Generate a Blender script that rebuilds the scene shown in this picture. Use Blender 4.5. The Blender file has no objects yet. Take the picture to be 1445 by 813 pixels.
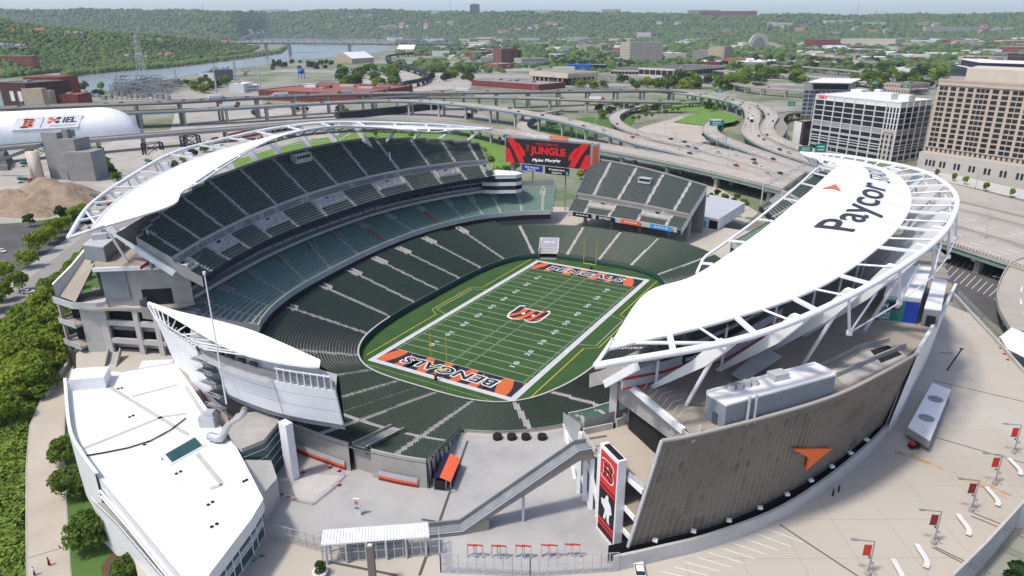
import bpy,math,random
import numpy as np
from mathutils import Vector,Matrix
random.seed(7);rng=np.random.default_rng(7)
SC=bpy.context.scene
COL=SC.collection
# ---------------------------------------------------------------- camera
CAM=(109.49,-202.52,97.25);YAW,PITCH,ROLL,FOC=-0.52054,0.361235,-0.003484,973.57
cd=bpy.data.cameras.new('camera');cam=bpy.data.objects.new('camera',cd);COL.objects.link(cam)
_f=np.array([math.sin(YAW)*math.cos(PITCH),math.cos(YAW)*math.cos(PITCH),-math.sin(PITCH)])
_r0=np.array([math.cos(YAW),-math.sin(YAW),0.0]);_u0=np.cross(_r0,_f)
_r=math.cos(ROLL)*_r0+math.sin(ROLL)*_u0;_u=-math.sin(ROLL)*_r0+math.cos(ROLL)*_u0
M=Matrix(((_r[0],_u[0],-_f[0],CAM[0]),(_r[1],_u[1],-_f[1],CAM[1]),(_r[2],_u[2],-_f[2],CAM[2]),(0,0,0,1)))
cam.matrix_world=M
cd.sensor_width=36.0;cd.lens=36.0*FOC/1445.0;cd.clip_start=1.0;cd.clip_end=30000.0
SC.camera=cam
# ---------------------------------------------------------------- sky and sun
SUN_EL=math.radians(61);SUN_AZ=math.atan2(-0.50,-0.866)      # bearing of the sun: shadows fall towards (+.50,+.87)
W=bpy.data.worlds.new('World');SC.world=W;W.use_nodes=True
nt=W.node_tree;nt.nodes.clear()
sky=nt.nodes.new('ShaderNodeTexSky');sky.sky_type='NISHITA';sky.sun_disc=False
sky.sun_elevation=SUN_EL;sky.sun_rotation=SUN_AZ;sky.altitude=0;sky.air_density=0.55;sky.dust_density=1.5;sky.ozone_density=0.0
bg=nt.nodes.new('ShaderNodeBackground');bg.inputs[1].default_value=0.15
wo=nt.nodes.new('ShaderNodeOutputWorld')
nt.links.new(sky.outputs[0],bg.inputs[0]);nt.links.new(bg.outputs[0],wo.inputs[0])
sl=bpy.data.lights.new('sun','SUN');sun=bpy.data.objects.new('sun',sl);COL.objects.link(sun)
sl.energy=2.0;sl.angle=math.radians(6);sl.color=(1.0,0.93,0.83)
_sd=Vector((math.sin(SUN_AZ)*math.cos(SUN_EL),math.cos(SUN_AZ)*math.cos(SUN_EL),math.sin(SUN_EL)))
sun.rotation_euler=_sd.to_track_quat('Z','Y').to_euler();sun.location=(-200,-300,500)
HAZE=5e-5
vs=SC.view_settings;vs.view_transform='Standard';vs.look='None';vs.exposure=0.74;vs.gamma=1.0;vs.use_curve_mapping=False
cy=SC.cycles;cy.use_denoising=True;cy.max_bounces=6;cy.diffuse_bounces=3;cy.glossy_bounces=2;cy.transmission_bounces=3
cy.transparent_max_bounces=6;cy.volume_bounces=0;cy.caustics_reflective=False;cy.caustics_refractive=False

# ---------------------------------------------------------------- helpers
def G(px,py,z=0.0):
    """the point of the plane at height z that stands at a place of the photograph"""
    d=_f+_r*(px-722.5)/FOC-_u*(py-406.5)/FOC
    t=(z-CAM[2])/d[2]
    return np.array([CAM[0]+d[0]*t,CAM[1]+d[1]*t,z])
def G2(px,py,z=0.0):
    g=G(px,py,z);return (float(g[0]),float(g[1]))
def scr(p):
    d=np.asarray(p,float)-np.array(CAM);w=d@_f
    return (722.5+FOC*(d@_r)/w,406.5-FOC*(d@_u)/w,w)
def spline(pts,n=60):
    """Catmull-Rom through the points (any dimension)"""
    P=np.asarray(pts,float);k=len(P)
    if k == 2: return np.array([P[0]+(P[1]-P[0])*t for t in np.linspace(0,1,n)])
    m=np.gradient(P,axis=0);out=[]
    for u in np.linspace(0,k-1,n):
        i=min(int(u),k-2);f=u-i
        out.append((2*f**3-3*f*f+1)*P[i]+(f**3-2*f*f+f)*m[i]+(-2*f**3+3*f*f)*P[i+1]+(f**3-f*f)*m[i+1])
    return np.array(out)
def resamp(P,n):
    P=np.asarray(P,float);d=np.r_[0,np.cumsum(np.linalg.norm(np.diff(P[:,:2],axis=0),axis=1))]
    t=np.linspace(0,d[-1],n)
    return np.stack([np.interp(t,d,P[:,k]) for k in range(P.shape[1])],1)
ORG={}
class MB:
    def __init__(s): s.v=[];s.f=[]
    def add(s,vs,fs):
        o=len(s.v);s.v += [tuple(float(c) for c in q) for q in vs];s.f += [tuple(i+o for i in q) for q in fs];return s
    def box(s,c,size,rz=0.0,top=None):
        """c = centre of the base"""
        x,y,h=size[0]/2,size[1]/2,size[2];a,b=math.cos(rz),math.sin(rz);t=top if top is not None else 1.0
        q=[]
        for z,k in ((0,1.0),(h,t)):
            for sx,sy in ((-1,-1),(1,-1),(1,1),(-1,1)):
                X,Y=sx*x*k,sy*y*k;q.append((c[0]+X*a-Y*b,c[1]+X*b+Y*a,c[2]+z))
        return s.add(q,[(0,3,2,1),(4,5,6,7),(0,1,5,4),(1,2,6,5),(2,3,7,6),(3,0,4,7)])
    def prism(s,poly,z0,z1,bottom=True,taper=None):
        n=len(poly)
        z0s=z0 if hasattr(z0,'__len__') else [z0]*n;z1s=z1 if hasattr(z1,'__len__') else [z1]*n
        a=sum(poly[i][0]*poly[(i+1) % n][1]-poly[(i+1) % n][0]*poly[i][1] for i in range(n))
        if a < 0: poly=list(poly)[::-1];z0s=list(z0s)[::-1];z1s=list(z1s)[::-1]
        up=poly
        if taper is not None:
            cx=sum(p[0] for p in poly)/n;cy=sum(p[1] for p in poly)/n
            up=[(cx+(p[0]-cx)*taper,cy+(p[1]-cy)*taper) for p in poly]
        q=[(p[0],p[1],z) for p,z in zip(poly,z0s)]+[(p[0],p[1],z) for p,z in zip(up,z1s)]
        fs=[(i,(i+1) % n,n+(i+1) % n,n+i) for i in range(n)]+[tuple(range(n,2*n))]
        if bottom: fs.append(tuple(range(n))[::-1])
        return s.add(q,fs)
    def beam(s,p,q,w,h=None,up=(0,0,1)):
        h=h or w;p=Vector(p);q=Vector(q);d=(q-p)
        if d.length < 1e-6: return s
        d.normalize();U=Vector(up)
        if abs(d.dot(U)) > .98: U=Vector((1,0,0))
        r=d.cross(U).normalized();u=r.cross(d)
        vs=[]
        for e in (p,q):
            for a,b in ((-1,-1),(1,-1),(1,1),(-1,1)): vs.append(e+r*(a*w/2)+u*(b*h/2))
        return s.add(vs,[(0,3,2,1),(4,5,6,7),(0,1,5,4),(1,2,6,5),(2,3,7,6),(3,0,4,7)])
    def tube(s,path,r,n=8,r2=None,closed=False):
        P=[Vector(p) for p in path];k=len(P);vs=[];fs=[]
        for i,p in enumerate(P):
            if closed: d=(P[(i+1) % k]-P[i-1])
            else: d=(P[min(i+1,k-1)]-P[max(i-1,0)])
            d.normalize();U=Vector((0,0,1)) if abs(d.z) < .95 else Vector((1,0,0))
            a=d.cross(U).normalized();b=a.cross(d);rr=r if r2 is None else r+(r2-r)*i/max(1,k-1)
            for j in range(n):
                t=2*math.pi*j/n;vs.append(p+a*(math.cos(t)*rr)+b*(math.sin(t)*rr))
        for i in range(k if closed else k-1):
            for j in range(n):
                i2=(i+1) % k;fs.append((i*n+j,i*n+(j+1) % n,i2*n+(j+1) % n,i2*n+j))
        if not closed: fs += [tuple(range(n))[::-1],tuple(range((k-1)*n,k*n))]
        return s.add(vs,fs)
    def cyl(s,c,r,h,n=12,r2=None):
        r2=r if r2 is None else r2
        vs=[(c[0]+r*math.cos(2*math.pi*j/n),c[1]+r*math.sin(2*math.pi*j/n),c[2]) for j in range(n)]
        vs += [(c[0]+r2*math.cos(2*math.pi*j/n),c[1]+r2*math.sin(2*math.pi*j/n),c[2]+h) for j in range(n)]
        return s.add(vs,[(j,(j+1) % n,n+(j+1) % n,n+j) for j in range(n)]+[tuple(range(n,2*n)),tuple(range(n))[::-1]])
    def sweep(s,path,prof,closed=False):
        """profile points (across to the left of travel, up) swept along a plan path of (x,y,z)"""
        P=[np.asarray(p,float) for p in path];k=len(P);m=len(prof);vs=[];fs=[]
        for i,p in enumerate(P):
            d=(P[(i+1) % k]-P[i-1]) if closed else (P[min(i+1,k-1)]-P[max(i-1,0)])
            L=math.hypot(d[0],d[1]) or 1;nx,ny=-d[1]/L,d[0]/L
            for a,b in prof: vs.append((p[0]+nx*a,p[1]+ny*a,p[2]+b))
        for i in range(k if closed else k-1):
            for j in range(m):
                i2=(i+1) % k;fs.append((i*m+j,i2*m+j,i2*m+(j+1) % m,i*m+(j+1) % m))
        if not closed: fs += [tuple(range(m)),tuple(range((k-1)*m,k*m))[::-1]]
        return s.add(vs,fs)
    def grid(s,rows):
        """rows of points -> quads"""
        R=[list(r) for r in rows];n=len(R[0]);o=[]
        for r in R: o += r
        return s.add(o,[(i*n+j,i*n+j+1,(i+1)*n+j+1,(i+1)*n+j) for i in range(len(R)-1) for j in range(n-1)])
    def build(s,name,mat,parent=None,smooth=False,kind=None,label=None):
        me=bpy.data.meshes.new(name);o_=ORG.get(parent.name,(0,0,0)) if parent else (0,0,0)
        me.from_pydata([(v[0]-o_[0],v[1]-o_[1],v[2]-o_[2]) for v in s.v],[],s.f)
        return mesh_obj(name,me,mat,parent,smooth,kind,label)
def mesh_obj(name,me,mat,parent=None,smooth=False,kind=None,label=None):
    if isinstance(mat,str): mat=MT[mat]
    me.materials.append(mat)
    if smooth: me.polygons.foreach_set('use_smooth',[True]*len(me.polygons))
    me.update();o=bpy.data.objects.new(name,me);COL.objects.link(o)
    if parent: o.parent=parent;ORG[o.name]=ORG.get(parent.name,(0,0,0))
    if kind: o['kind']=kind
    if label: o['label']=label
    return o
def np_mesh(name,V,Q,mat,parent=None,kind=None,label=None,smooth=False):
    """fast mesh from arrays of vertices and quads"""
    V=np.asarray(V,np.float32);Q=np.asarray(Q,np.int32);o_=ORG.get(parent.name,(0,0,0)) if parent else (0,0,0)
    V=V-np.asarray(o_,np.float32);k=Q.shape[1]
    me=bpy.data.meshes.new(name);me.vertices.add(len(V));me.vertices.foreach_set('co',V.ravel())
    me.loops.add(Q.size);me.loops.foreach_set('vertex_index',Q.ravel())
    me.polygons.add(len(Q));me.polygons.foreach_set('loop_start',np.arange(0,Q.size,k,dtype=np.int32))
    me.polygons.foreach_set('loop_total',np.full(len(Q),k,np.int32));me.update(calc_edges=True)
    return mesh_obj(name,me,mat,parent,smooth,kind,label)
def thing(name,label,cat,loc=(0,0,0),group=None,kind=None,parent=None):
    o=bpy.data.objects.new(name,None);COL.objects.link(o);o.location=loc;o.empty_display_size=1
    ORG[o.name]=tuple(float(c) for c in loc)
    if kind: o['kind']=kind
    elif parent is None: o['label']=label;o['category']=cat
    if group: o['group']=group
    return o
def tag(o,label,cat,group=None):
    o['label']=label;o['category']=cat
    if group: o['group']=group
    return o
def dup(o,loc,rz=0.0,label=None,group=None,scale=None,mats=None):
    """a copy of a thing, its parts and sub-parts (mesh data shared)"""
    c=o.copy();COL.objects.link(c);c.location=loc;c.rotation_euler=(0,0,rz)
    if scale is not None: c.scale=scale if hasattr(scale,'__len__') else (scale,)*3
    if label: c['label']=label
    if group: c['group']=group
    for ch in o.children:
        d=ch.copy();COL.objects.link(d);d.parent=c
        for g in ch.children: e=g.copy();COL.objects.link(e);e.parent=d
    return c
def text_mesh(txt,size=1.0,shear=0.0,bold=0.0,align='CENTER',space=1.0):
    """flat lettering as (verts 2D, faces)"""
    cu=bpy.data.curves.new('t','FONT');cu.body=txt;cu.size=size;cu.align_x=align;cu.align_y='CENTER';cu.shear=shear
    cu.offset=bold;cu.space_character=space;cu.resolution_u=3
    ob=bpy.data.objects.new('t',cu);COL.objects.link(ob);dg=bpy.context.evaluated_depsgraph_get()
    me=bpy.data.meshes.new_from_object(ob.evaluated_get(dg));v=np.array([x.co[:2] for x in me.vertices]).reshape(-1,2);f=[tuple(p.vertices) for p in me.polygons]
    bpy.data.objects.remove(ob);bpy.data.curves.remove(cu);bpy.data.meshes.remove(me)
    return v,f
def text_on(name,txt,mat,parent,o,ux,uy,w=None,h=None,bold=0.0,shear=0.0,off=0.03,label=None,space=1.0):
    """lettering on the plane through o with axes ux, uy, scaled to width w and/or height h"""
    v,f=text_mesh(txt,1.0,shear,bold,space=space)
    if len(v) == 0: return None
    lo,hi=v.min(0),v.max(0);c=(lo+hi)/2;v=v-c;s=hi-lo
    sx=w/s[0] if w else h/s[1];sy=h/s[1] if h else sx
    ux=np.asarray(ux,float);uy=np.asarray(uy,float);ux /= np.linalg.norm(ux);uy /= np.linalg.norm(uy);n=np.cross(ux,uy)
    P=np.asarray(o,float)+v[:,:1]*sx*ux+v[:,1:]*sy*uy+n*off
    m=MB();m.v=[tuple(p) for p in P];m.f=f
    return m.build(name,mat,parent,label=label)
def poly_on(name,pts,mat,parent,o,ux,uy,sx=1.0,sy=None,off=0.03,label=None):
    sy=sy or sx
    ux=np.asarray(ux,float);uy=np.asarray(uy,float);ux=ux/np.linalg.norm(ux);uy=uy/np.linalg.norm(uy);n=np.cross(ux,uy);m=MB()
    polys=pts if hasattr(pts[0][0],'__len__') else [pts]
    for q in polys:
        P=[np.asarray(o)+a*sx*ux+b*sy*uy+n*off for a,b in q]
        m.add(P,[tuple(range(len(P)))])
    return m.build(name,mat,parent,label=label)
# ---------------------------------------------------------------- materials
MT={}
def mat(name,col,rough=0.8,col2=None,scale=0.3,detail=4.0,metal=0.0,spec=0.3,contrast=(0.35,0.65),bump=0.0,bscale=3.0,streak=None,col3=None,scale3=0.03,emis=None,obj_rand=0.0):
    m=bpy.data.materials.new(name);m.use_nodes=True;t=m.node_tree;b=t.nodes['Principled BSDF'];MT[name]=m
    b.inputs['Roughness'].default_value=rough;b.inputs['Metallic'].default_value=metal;b.inputs['Specular IOR Level'].default_value=spec
    c=(*col,1)
    b.inputs['Base Color'].default_value=c
    L=t.links.new;out=None
    geo=t.nodes.new('ShaderNodeNewGeometry')
    vec=geo.outputs['Position']
    if streak:
        mp=t.nodes.new('ShaderNodeMapping');mp.inputs['Scale'].default_value=streak;L(vec,mp.inputs[0]);vec=mp.outputs[0]
    def layer(prev,colB,sc,lo,hi):
        n=t.nodes.new('ShaderNodeTexNoise');n.inputs['Scale'].default_value=sc;n.inputs['Detail'].default_value=detail;n.inputs['Roughness'].default_value=.62
        L(vec,n.inputs['Vector'])
        mr=t.nodes.new('ShaderNodeMapRange');mr.inputs[1].default_value=lo;mr.inputs[2].default_value=hi;L(n.outputs[0],mr.inputs[0])
        mx=t.nodes.new('ShaderNodeMix');mx.data_type='RGBA';L(mr.outputs[0],mx.inputs[0])
        if prev is None: mx.inputs[6].default_value=c
        else: L(prev,mx.inputs[6])
        mx.inputs[7].default_value=(*colB,1)
        return mx.outputs[2]
    if col2: out=layer(out,col2,scale,*contrast)
    if col3: out=layer(out,col3,scale3,.42,.72)
    if obj_rand:
        oi=t.nodes.new('ShaderNodeObjectInfo');hs=t.nodes.new('ShaderNodeHueSaturation')
        mr=t.nodes.new('ShaderNodeMapRange');mr.inputs[3].default_value=1-obj_rand;mr.inputs[4].default_value=1+obj_rand;L(oi.outputs['Random'],mr.inputs[0]);L(mr.outputs[0],hs.inputs['Value'])
        mh=t.nodes.new('ShaderNodeMapRange');mh.inputs[3].default_value=.5-obj_rand*.09;mh.inputs[4].default_value=.5+obj_rand*.06
        ml=t.nodes.new('ShaderNodeMath');ml.operation='FRACT';mm=t.nodes.new('ShaderNodeMath');mm.operation='MULTIPLY';mm.inputs[1].default_value=17.31;L(oi.outputs['Random'],mm.inputs[0]);L(mm.outputs[0],ml.inputs[0]);L(ml.outputs[0],mh.inputs[0]);L(mh.outputs[0],hs.inputs['Hue'])
        if out is None: hs.inputs['Color'].default_value=c
        else: L(out,hs.inputs['Color'])
        out=hs.outputs[0]
    if out is not None: L(out,b.inputs['Base Color'])
    if bump:
        n=t.nodes.new('ShaderNodeTexNoise');n.inputs['Scale'].default_value=bscale;n.inputs['Detail'].default_value=6
        L(geo.outputs['Position'],n.inputs['Vector']);bp=t.nodes.new('ShaderNodeBump');bp.inputs['Strength'].default_value=bump;bp.inputs['Distance'].default_value=1.0
        L(n.outputs[0],bp.inputs['Height']);L(bp.outputs[0],b.inputs['Normal'])
    if emis: b.inputs['Emission Color'].default_value=(*emis[:3],1);b.inputs['Emission Strength'].default_value=emis[3]
    return m
mat('concrete',(.40,.385,.36),.85,(.31,.295,.27),.25,col3=(.35,.335,.31),scale3=.06)
mat('concrete_light',(.52,.51,.49),.8,(.44,.43,.41),.3,col3=(.48,.47,.45),scale3=.05)
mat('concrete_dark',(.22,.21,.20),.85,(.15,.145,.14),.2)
mat('terrace',(.43,.425,.41),.85,(.34,.335,.325),.5)
mat('aisle',(.46,.445,.42),.85,(.38,.37,.35),.6)
mat('plaza',(.385,.385,.38),.75,(.31,.31,.31),.12,detail=9,col3=(.45,.445,.435),scale3=.045)
mat('beige_paving',(.45,.395,.325),.85,(.39,.34,.28),.15,detail=8,col3=(.49,.445,.38),scale3=.03)
mat('deck',(.46,.42,.36),.85,(.40,.36,.305),.1,detail=9,col3=(.50,.465,.41),scale3=.025)
mat('joint',(.09,.085,.08),.9)
mat('stain',(.42,.27,.13),.9,(.46,.36,.25),.5,contrast=(.3,.7))
mat('seat',(.034,.060,.044),.5,(.052,.080,.060),1.5,spec=.35,col3=(.042,.068,.051),scale3=.08)
mat('seat_club',(.095,.21,.165),.5,(.128,.245,.198),1.2,spec=.35)  # club teal, lightened to hold the sun sheen on the tilted seats
mat('seat_red',(.45,.05,.03),.5)
mat('turf',(.036,.086,.024),.9,(.050,.108,.032),.18,col3=(.030,.074,.021),scale3=.05)
mat('turf_dark',(.032,.082,.022),.9,(.044,.10,.028),.2)
mat('paint_white',(.78,.79,.80),.8,(.66,.68,.70),.4)
mat('paint_line',(.52,.58,.50),.8)
mat('paint_yellow',(.62,.50,.05),.8)
mat('paint_orange',(.62,.13,.04),.8,(.55,.115,.04),.5)
mat('paint_navy',(.02,.022,.035),.8)
mat('orange',(.92,.17,.02),.5)
mat('membrane',(.83,.835,.84),.45,(.77,.775,.78),.12,col3=(.80,.80,.79),scale3=.03)
mat('white_roof',(.80,.805,.81),.5,(.70,.70,.695),.16,contrast=(.48,.8),col3=(.74,.735,.72),scale3=.05)
mat('roof_patch',(.50,.495,.48),.7,(.42,.415,.4),.5)
mat('white_steel',(.80,.81,.82),.4,(.74,.75,.76),.3)
mat('white_panel',(.76,.77,.785),.45,(.70,.715,.735),.35)
mat('grey_steel',(.30,.31,.325),.5,(.24,.25,.265),.4,metal=.3)
mat('grey_panel',(.24,.265,.285),.5,(.20,.225,.245),.4)
mat('lead',(.50,.51,.53),.45,(.43,.44,.46),.3)
mat('mesh_panel',(.180,.158,.136),.55,(.155,.136,.117),.12,metal=.2,col3=(.205,.181,.157),scale3=.05)
mat('mesh_dark',(.118,.103,.089),.55,metal=.2)
mat('mesh_mid',(.152,.133,.115),.55,metal=.2)
mat('mullion',(.37,.35,.325),.6)
mat('galv',(.56,.575,.60),.45,(.48,.495,.52),.6,metal=.35)
mat('black',(.014,.014,.016),.6)
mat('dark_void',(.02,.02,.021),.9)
mat('navy',(.012,.016,.04),.5)
mat('glass_dark',(.018,.024,.03),.08,spec=.6)
mat('glass_green',(.03,.085,.085),.12,(.04,.11,.105),.4,spec=.6)
mat('glass_blue',(.05,.075,.10),.1,spec=.6)
mat('red',(.50,.035,.03),.55);mat('red_bright',(.72,.02,.02),.5);mat('dark_red',(.20,.03,.03),.7)
mat('pylon_red',(.62,.03,.025),.5)
mat('teal_sign',(.02,.17,.13),.6,(.025,.20,.155),.5)
mat('blue_sign',(.015,.05,.32),.6);mat('blue_light',(.05,.33,.68),.6);mat('cyan',(.05,.55,.62),.6)
mat('orange_sign',(.78,.13,.05),.6)
mat('highway_green',(.0,.22,.15),.6);mat('sign_yellow',(.75,.42,.02),.6)
mat('asphalt',(.105,.103,.102),.9,(.075,.074,.074),.12,detail=8,col3=(.135,.13,.125),scale3=.02)
mat('road_concrete',(.40,.365,.32),.9,(.33,.30,.265),.05,detail=7,col3=(.44,.41,.365),scale3=.012)
mat('road_grey',(.27,.258,.24),.9,(.22,.21,.196),.06,detail=7,col3=(.31,.295,.27),scale3=.015)
mat('barrier',(.44,.42,.38),.85,(.36,.34,.31),.1)
mat('girder_green',(.20,.30,.27),.6,(.16,.25,.225),.2);mat('girder_blue',(.16,.25,.34),.6);mat('girder_teal',(.10,.28,.31),.6)
mat('girder_brown',(.17,.15,.13),.8)
mat('sand',(.31,.235,.165),.95,(.24,.178,.122),.16,detail=9,col3=(.36,.285,.21),scale3=.05,bump=.8,bscale=.9)
mat('gravel_pale',(.40,.375,.335),.95,(.28,.262,.232),.05,detail=10,col3=(.47,.45,.41),scale3=.02)
mat('lawn',(.09,.17,.035),.95,(.065,.135,.03),.1,detail=8)
mat('lawn_bright',(.15,.26,.045),.95,(.11,.20,.035),.1,detail=8)
mat('ground',(.20,.205,.14),.95,(.10,.145,.06),.014,detail=10,contrast=(.42,.58),col3=(.36,.345,.31),scale3=.009)
mat('mulch',(.10,.06,.04),.95)
mat('water',(.22,.245,.225),.22,(.19,.215,.195),.006,spec=.5,streak=(1,1,1))
mat('bark',(.10,.075,.055),.95)
mat('brick_red',(.24,.055,.04),.85,(.18,.042,.034),.3);mat('brick_dark',(.085,.042,.038),.85,(.065,.034,.03),.3);mat('brick_mid',(.30,.115,.085),.85,(.25,.095,.07),.2)
mat('roof_red',(.30,.11,.085),.85,(.25,.09,.07),.08)
mat('tan',(.48,.39,.29),.85,(.43,.35,.26),.2);mat('cream',(.58,.52,.42),.85,(.53,.47,.38),.1)
mat('tan_stone',(.50,.405,.33),.85,(.45,.365,.30),.15);mat('pale_stone',(.47,.445,.40),.85,(.42,.395,.355),.12)
mat('bldg_white',(.70,.70,.69),.7,(.62,.62,.61),.15);mat('bldg_grey',(.34,.335,.33),.85,(.28,.275,.27),.1);mat('bldg_dark',(.12,.12,.125),.85)
mat('roof_grey',(.30,.295,.285),.9,(.23,.225,.22),.06);mat('roof_dark',(.13,.128,.125),.9,(.10,.1,.1),.1)
mat('blue_paint',(.02,.12,.45),.5);mat('terracotta',(.38,.13,.07),.8)
mat('silo_grey',(.30,.295,.285),.7,(.25,.245,.235),.2)
mat('dome_fabric',(.86,.87,.88),.5,(.82,.835,.85),.1)
mat('train_black',(.03,.03,.034),.8)
mat('truck_white',(.78,.78,.78),.4);mat('truck_green',(.02,.12,.08),.5)
mat('tyre',(.02,.02,.02),.9);mat('car_glass',(.02,.025,.03),.1,spec=.6)
for n_,c_ in dict(white=(.75,.75,.75),silver=(.42,.43,.44),black=(.015,.015,.018),grey=(.12,.125,.13),red=(.42,.02,.02),blue=(.03,.07,.25),navy=(.012,.02,.06),beige=(.38,.32,.24)).items():
    mat('car_'+n_,c_,.25,spec=.5)
mat('skin',(.45,.28,.2),.7);mat('cloth_red',(.55,.03,.02),.8);mat('cloth_white',(.7,.7,.75),.8);mat('cloth_dark',(.03,.035,.05),.9)
def leaf_mat(name,a,b,rand=.22,sc=.35):
    m=mat(name,a,.75,b,sc,spec=.25,contrast=(.3,.7),obj_rand=rand);t=m.node_tree;b_=t.nodes['Principled BSDF'];src=b_.inputs['Base Color'].links[0].from_socket;tr=t.nodes.new('ShaderNodeBsdfTranslucent');mx=t.nodes.new('ShaderNodeMixShader');mx.inputs[0].default_value=.35;t.links.new(src,tr.inputs[0]);t.links.new(b_.outputs[0],mx.inputs[1]);t.links.new(tr.outputs[0],mx.inputs[2]);t.links.new(mx.outputs[0],t.nodes['Material Output'].inputs[0])
    return m
leaf_mat('leaf',(.135,.215,.03),(.09,.155,.022));leaf_mat('leaf_bright',(.235,.32,.036),(.165,.245,.027));leaf_mat('leaf_dark',(.048,.095,.028),(.034,.072,.022))
leaf_mat('leaf_olive',(.115,.135,.04),(.075,.10,.03));leaf_mat('leaf_red',(.09,.035,.03),(.06,.025,.022));leaf_mat('leaf_far',(.09,.14,.042),(.06,.105,.032),.28,.03)
# ---------------------------------------------------------------- the playing field
GZ=-0.5
def superell(a,b,n,N=480,t0=-math.pi/2):
    t=t0+np.linspace(0,2*math.pi,N,endpoint=False)
    c,s=np.cos(t),np.sin(t)
    P=np.stack([a*np.sign(c)*np.abs(c)**(2/n),b*np.sign(s)*np.abs(s)**(2/n)],1)
    P=np.vstack([P,P[:1]]);Q=resamp(P,N+1)
    return Q
WALL=superell(39.3,64.3,3.6)
field=thing('football_field','','',(0,0,0),kind='structure')
m=MB();m.add([(p[0]*1.004,p[1]*1.004,0.0) for p in WALL[:-1]],[tuple(range(len(WALL)-1))]);m.build('turf','turf_dark',field)
m=MB();m.add([(-24.38,-54.86,.01),(24.38,-54.86,.01),(24.38,54.86,.01),(-24.38,54.86,.01)],[(0,1,2,3)]);m.build('playing_surface','turf',field)
m=MB()
for (a,b,c,d) in ((-26.3,-56.8,-24.38,56.8),(24.38,-56.8,26.3,56.8),(-24.38,-56.7,24.38,-54.86),(-24.38,54.86,24.38,56.7)):
    m.add([(a,b,.02),(c,b,.02),(c,d,.02),(a,d,.02)],[(0,1,2,3)])
mat('border',(.56,.575,.60),.8,(.48,.495,.52),.5);m.build('border','border',field)
def rect(m,x0,y0,x1,y1,z): m.add([(x0,y0,z),(x1,y0,z),(x1,y1,z),(x0,y1,z)],[(0,1,2,3)])
for k in range(21):
    y=-45.72+4.572*k;m=MB();rect(m,-24.2,y-.085,24.2,y+.085,.022);m.build('yard_line','paint_line',field)
m=MB()
for k in range(101):
    y=-45.72+.9144*k
    for x in (-23.6,-3.1,2.5,23.0): rect(m,x,y-.09,x+.62,y+.09,.021)
m.build('hash_marks','paint_line',field,kind='stuff')
for k,n_ in enumerate((10,20,30,40,50,40,30,20,10)):
    y=-36.576+9.144*k
    for sx in (-1,1):
        ux=(0,-sx*-1.0,0) if sx > 0 else (0,-1.0,0)
        # read from the nearer sideline
        ux=(0,1,0) if sx > 0 else (0,-1,0);uy=(-1,0,0) if sx > 0 else (1,0,0)
        text_on('yard_number',str(n_)[0]+' '+str(n_)[1],'border',field,(sx*15.3,y,.0),ux,uy,w=3.9,h=1.85,bold=.03,off=.03)
for sy in (-1,1):
    y0,y1=sorted((sy*45.85,sy*54.86));m=MB();rect(m,-24.36,y0,24.36,y1,.025);m.build('end_zone','paint_orange',field)
    for k in range(11):                                   # dark tiger stripes, curved and tapering
        x0=-23.5+k*4.55+random.uniform(-.4,.4);wd=random.uniform(1.9,2.7);up=k % 2
        L_,R_=[],[]
        for j in range(9):
            t=j/8;yy=(y0+(y1-y0)*t) if up else (y1-(y1-y0)*t);b_=1.6*math.sin(t*2.2)*(1 if k % 3 else -1)
            w_=wd*(1-.55*t)+.25
            L_.append((min(24.3,max(-24.3,x0+b_-w_)),yy,.032));R_.append((min(24.3,max(-24.3,x0+b_+w_*.6)),yy,.032))
        m=MB();m.grid([L_,R_]);m.build('tiger_stripe','paint_navy',field)
    ux,uy=((1,0,0),(0,1,0)) if sy > 0 else ((-1,0,0),(0,-1,0))
    text_on('lettering_outline','BENGALS','paint_white',field,(0,sy*50.4,.0),ux,uy,w=34.6,h=5.2,bold=.07,shear=.12,off=.045,space=1.08)
    text_on('lettering','BENGALS','paint_navy',field,(0,sy*50.4,.0),ux,uy,w=33.5,h=4.4,bold=.025,shear=.12,off=.055,space=1.08)
def emblem(parent,o,ux,uy,s,off=.04,step=.015,outline='paint_white',base='paint_orange',stripe='paint_navy'):
    """the striped letter B: outline, body, stripes, two counters"""
    B=[(-.5,.5),(-.30,.56),(.2,.56),(.44,.47),(.5,.3),(.42,.1),(.34,.03),(.46,-.06),(.54,-.27),(.46,-.46),(.22,-.56),(-.5,-.56),(-.58,-.40),(-.40,-.36),(-.40,.36),(-.58,.40)]
    big=[(x*1.12,y*1.1) for x,y in B]
    poly_on('emblem_outline',big,outline,parent,o,ux,uy,s,off=off)
    poly_on('emblem_body',B,base,parent,o,ux,uy,s,off=off+step)
    st=[[(-.52,.53),(-.30,.56),(-.05,.52),(.3,.40),(.5,.30),(.3,.33),(-.1,.38),(-.40,.37)],[(-.38,.25),(-.1,.27),(.2,.20),(.44,.06),(.38,.02),(.15,.08),(-.1,.11),(-.38,.10)],[(.5,.24),(.47,.38),(.3,.53),(.15,.56),(.28,.45)],
          [(-.38,-.06),(-.1,-.06),(.2,-.12),(.5,-.30),(.46,-.44),(.2,-.30),(-.1,-.17),(-.38,-.16)],[(-.38,-.37),(-.1,-.36),(.1,-.42),(.25,-.55),(-.2,-.56),(-.5,-.56),(-.56,-.42)]]
    poly_on('emblem_stripes',st,stripe,parent,o,ux,uy,s,off=off+2*step)
    poly_on('emblem_counter',[[(-.07,.15),(.08,.15),(.08,.25),(-.07,.25)],[(-.07,-.22),(.08,-.22),(.08,-.12),(-.07,-.12)]],outline,parent,o,ux,uy,s,off=off+3*step)
emblem(field,(0,0,0),(0,-1,0),(1,0,0),11.0)
m=MB()
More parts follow.
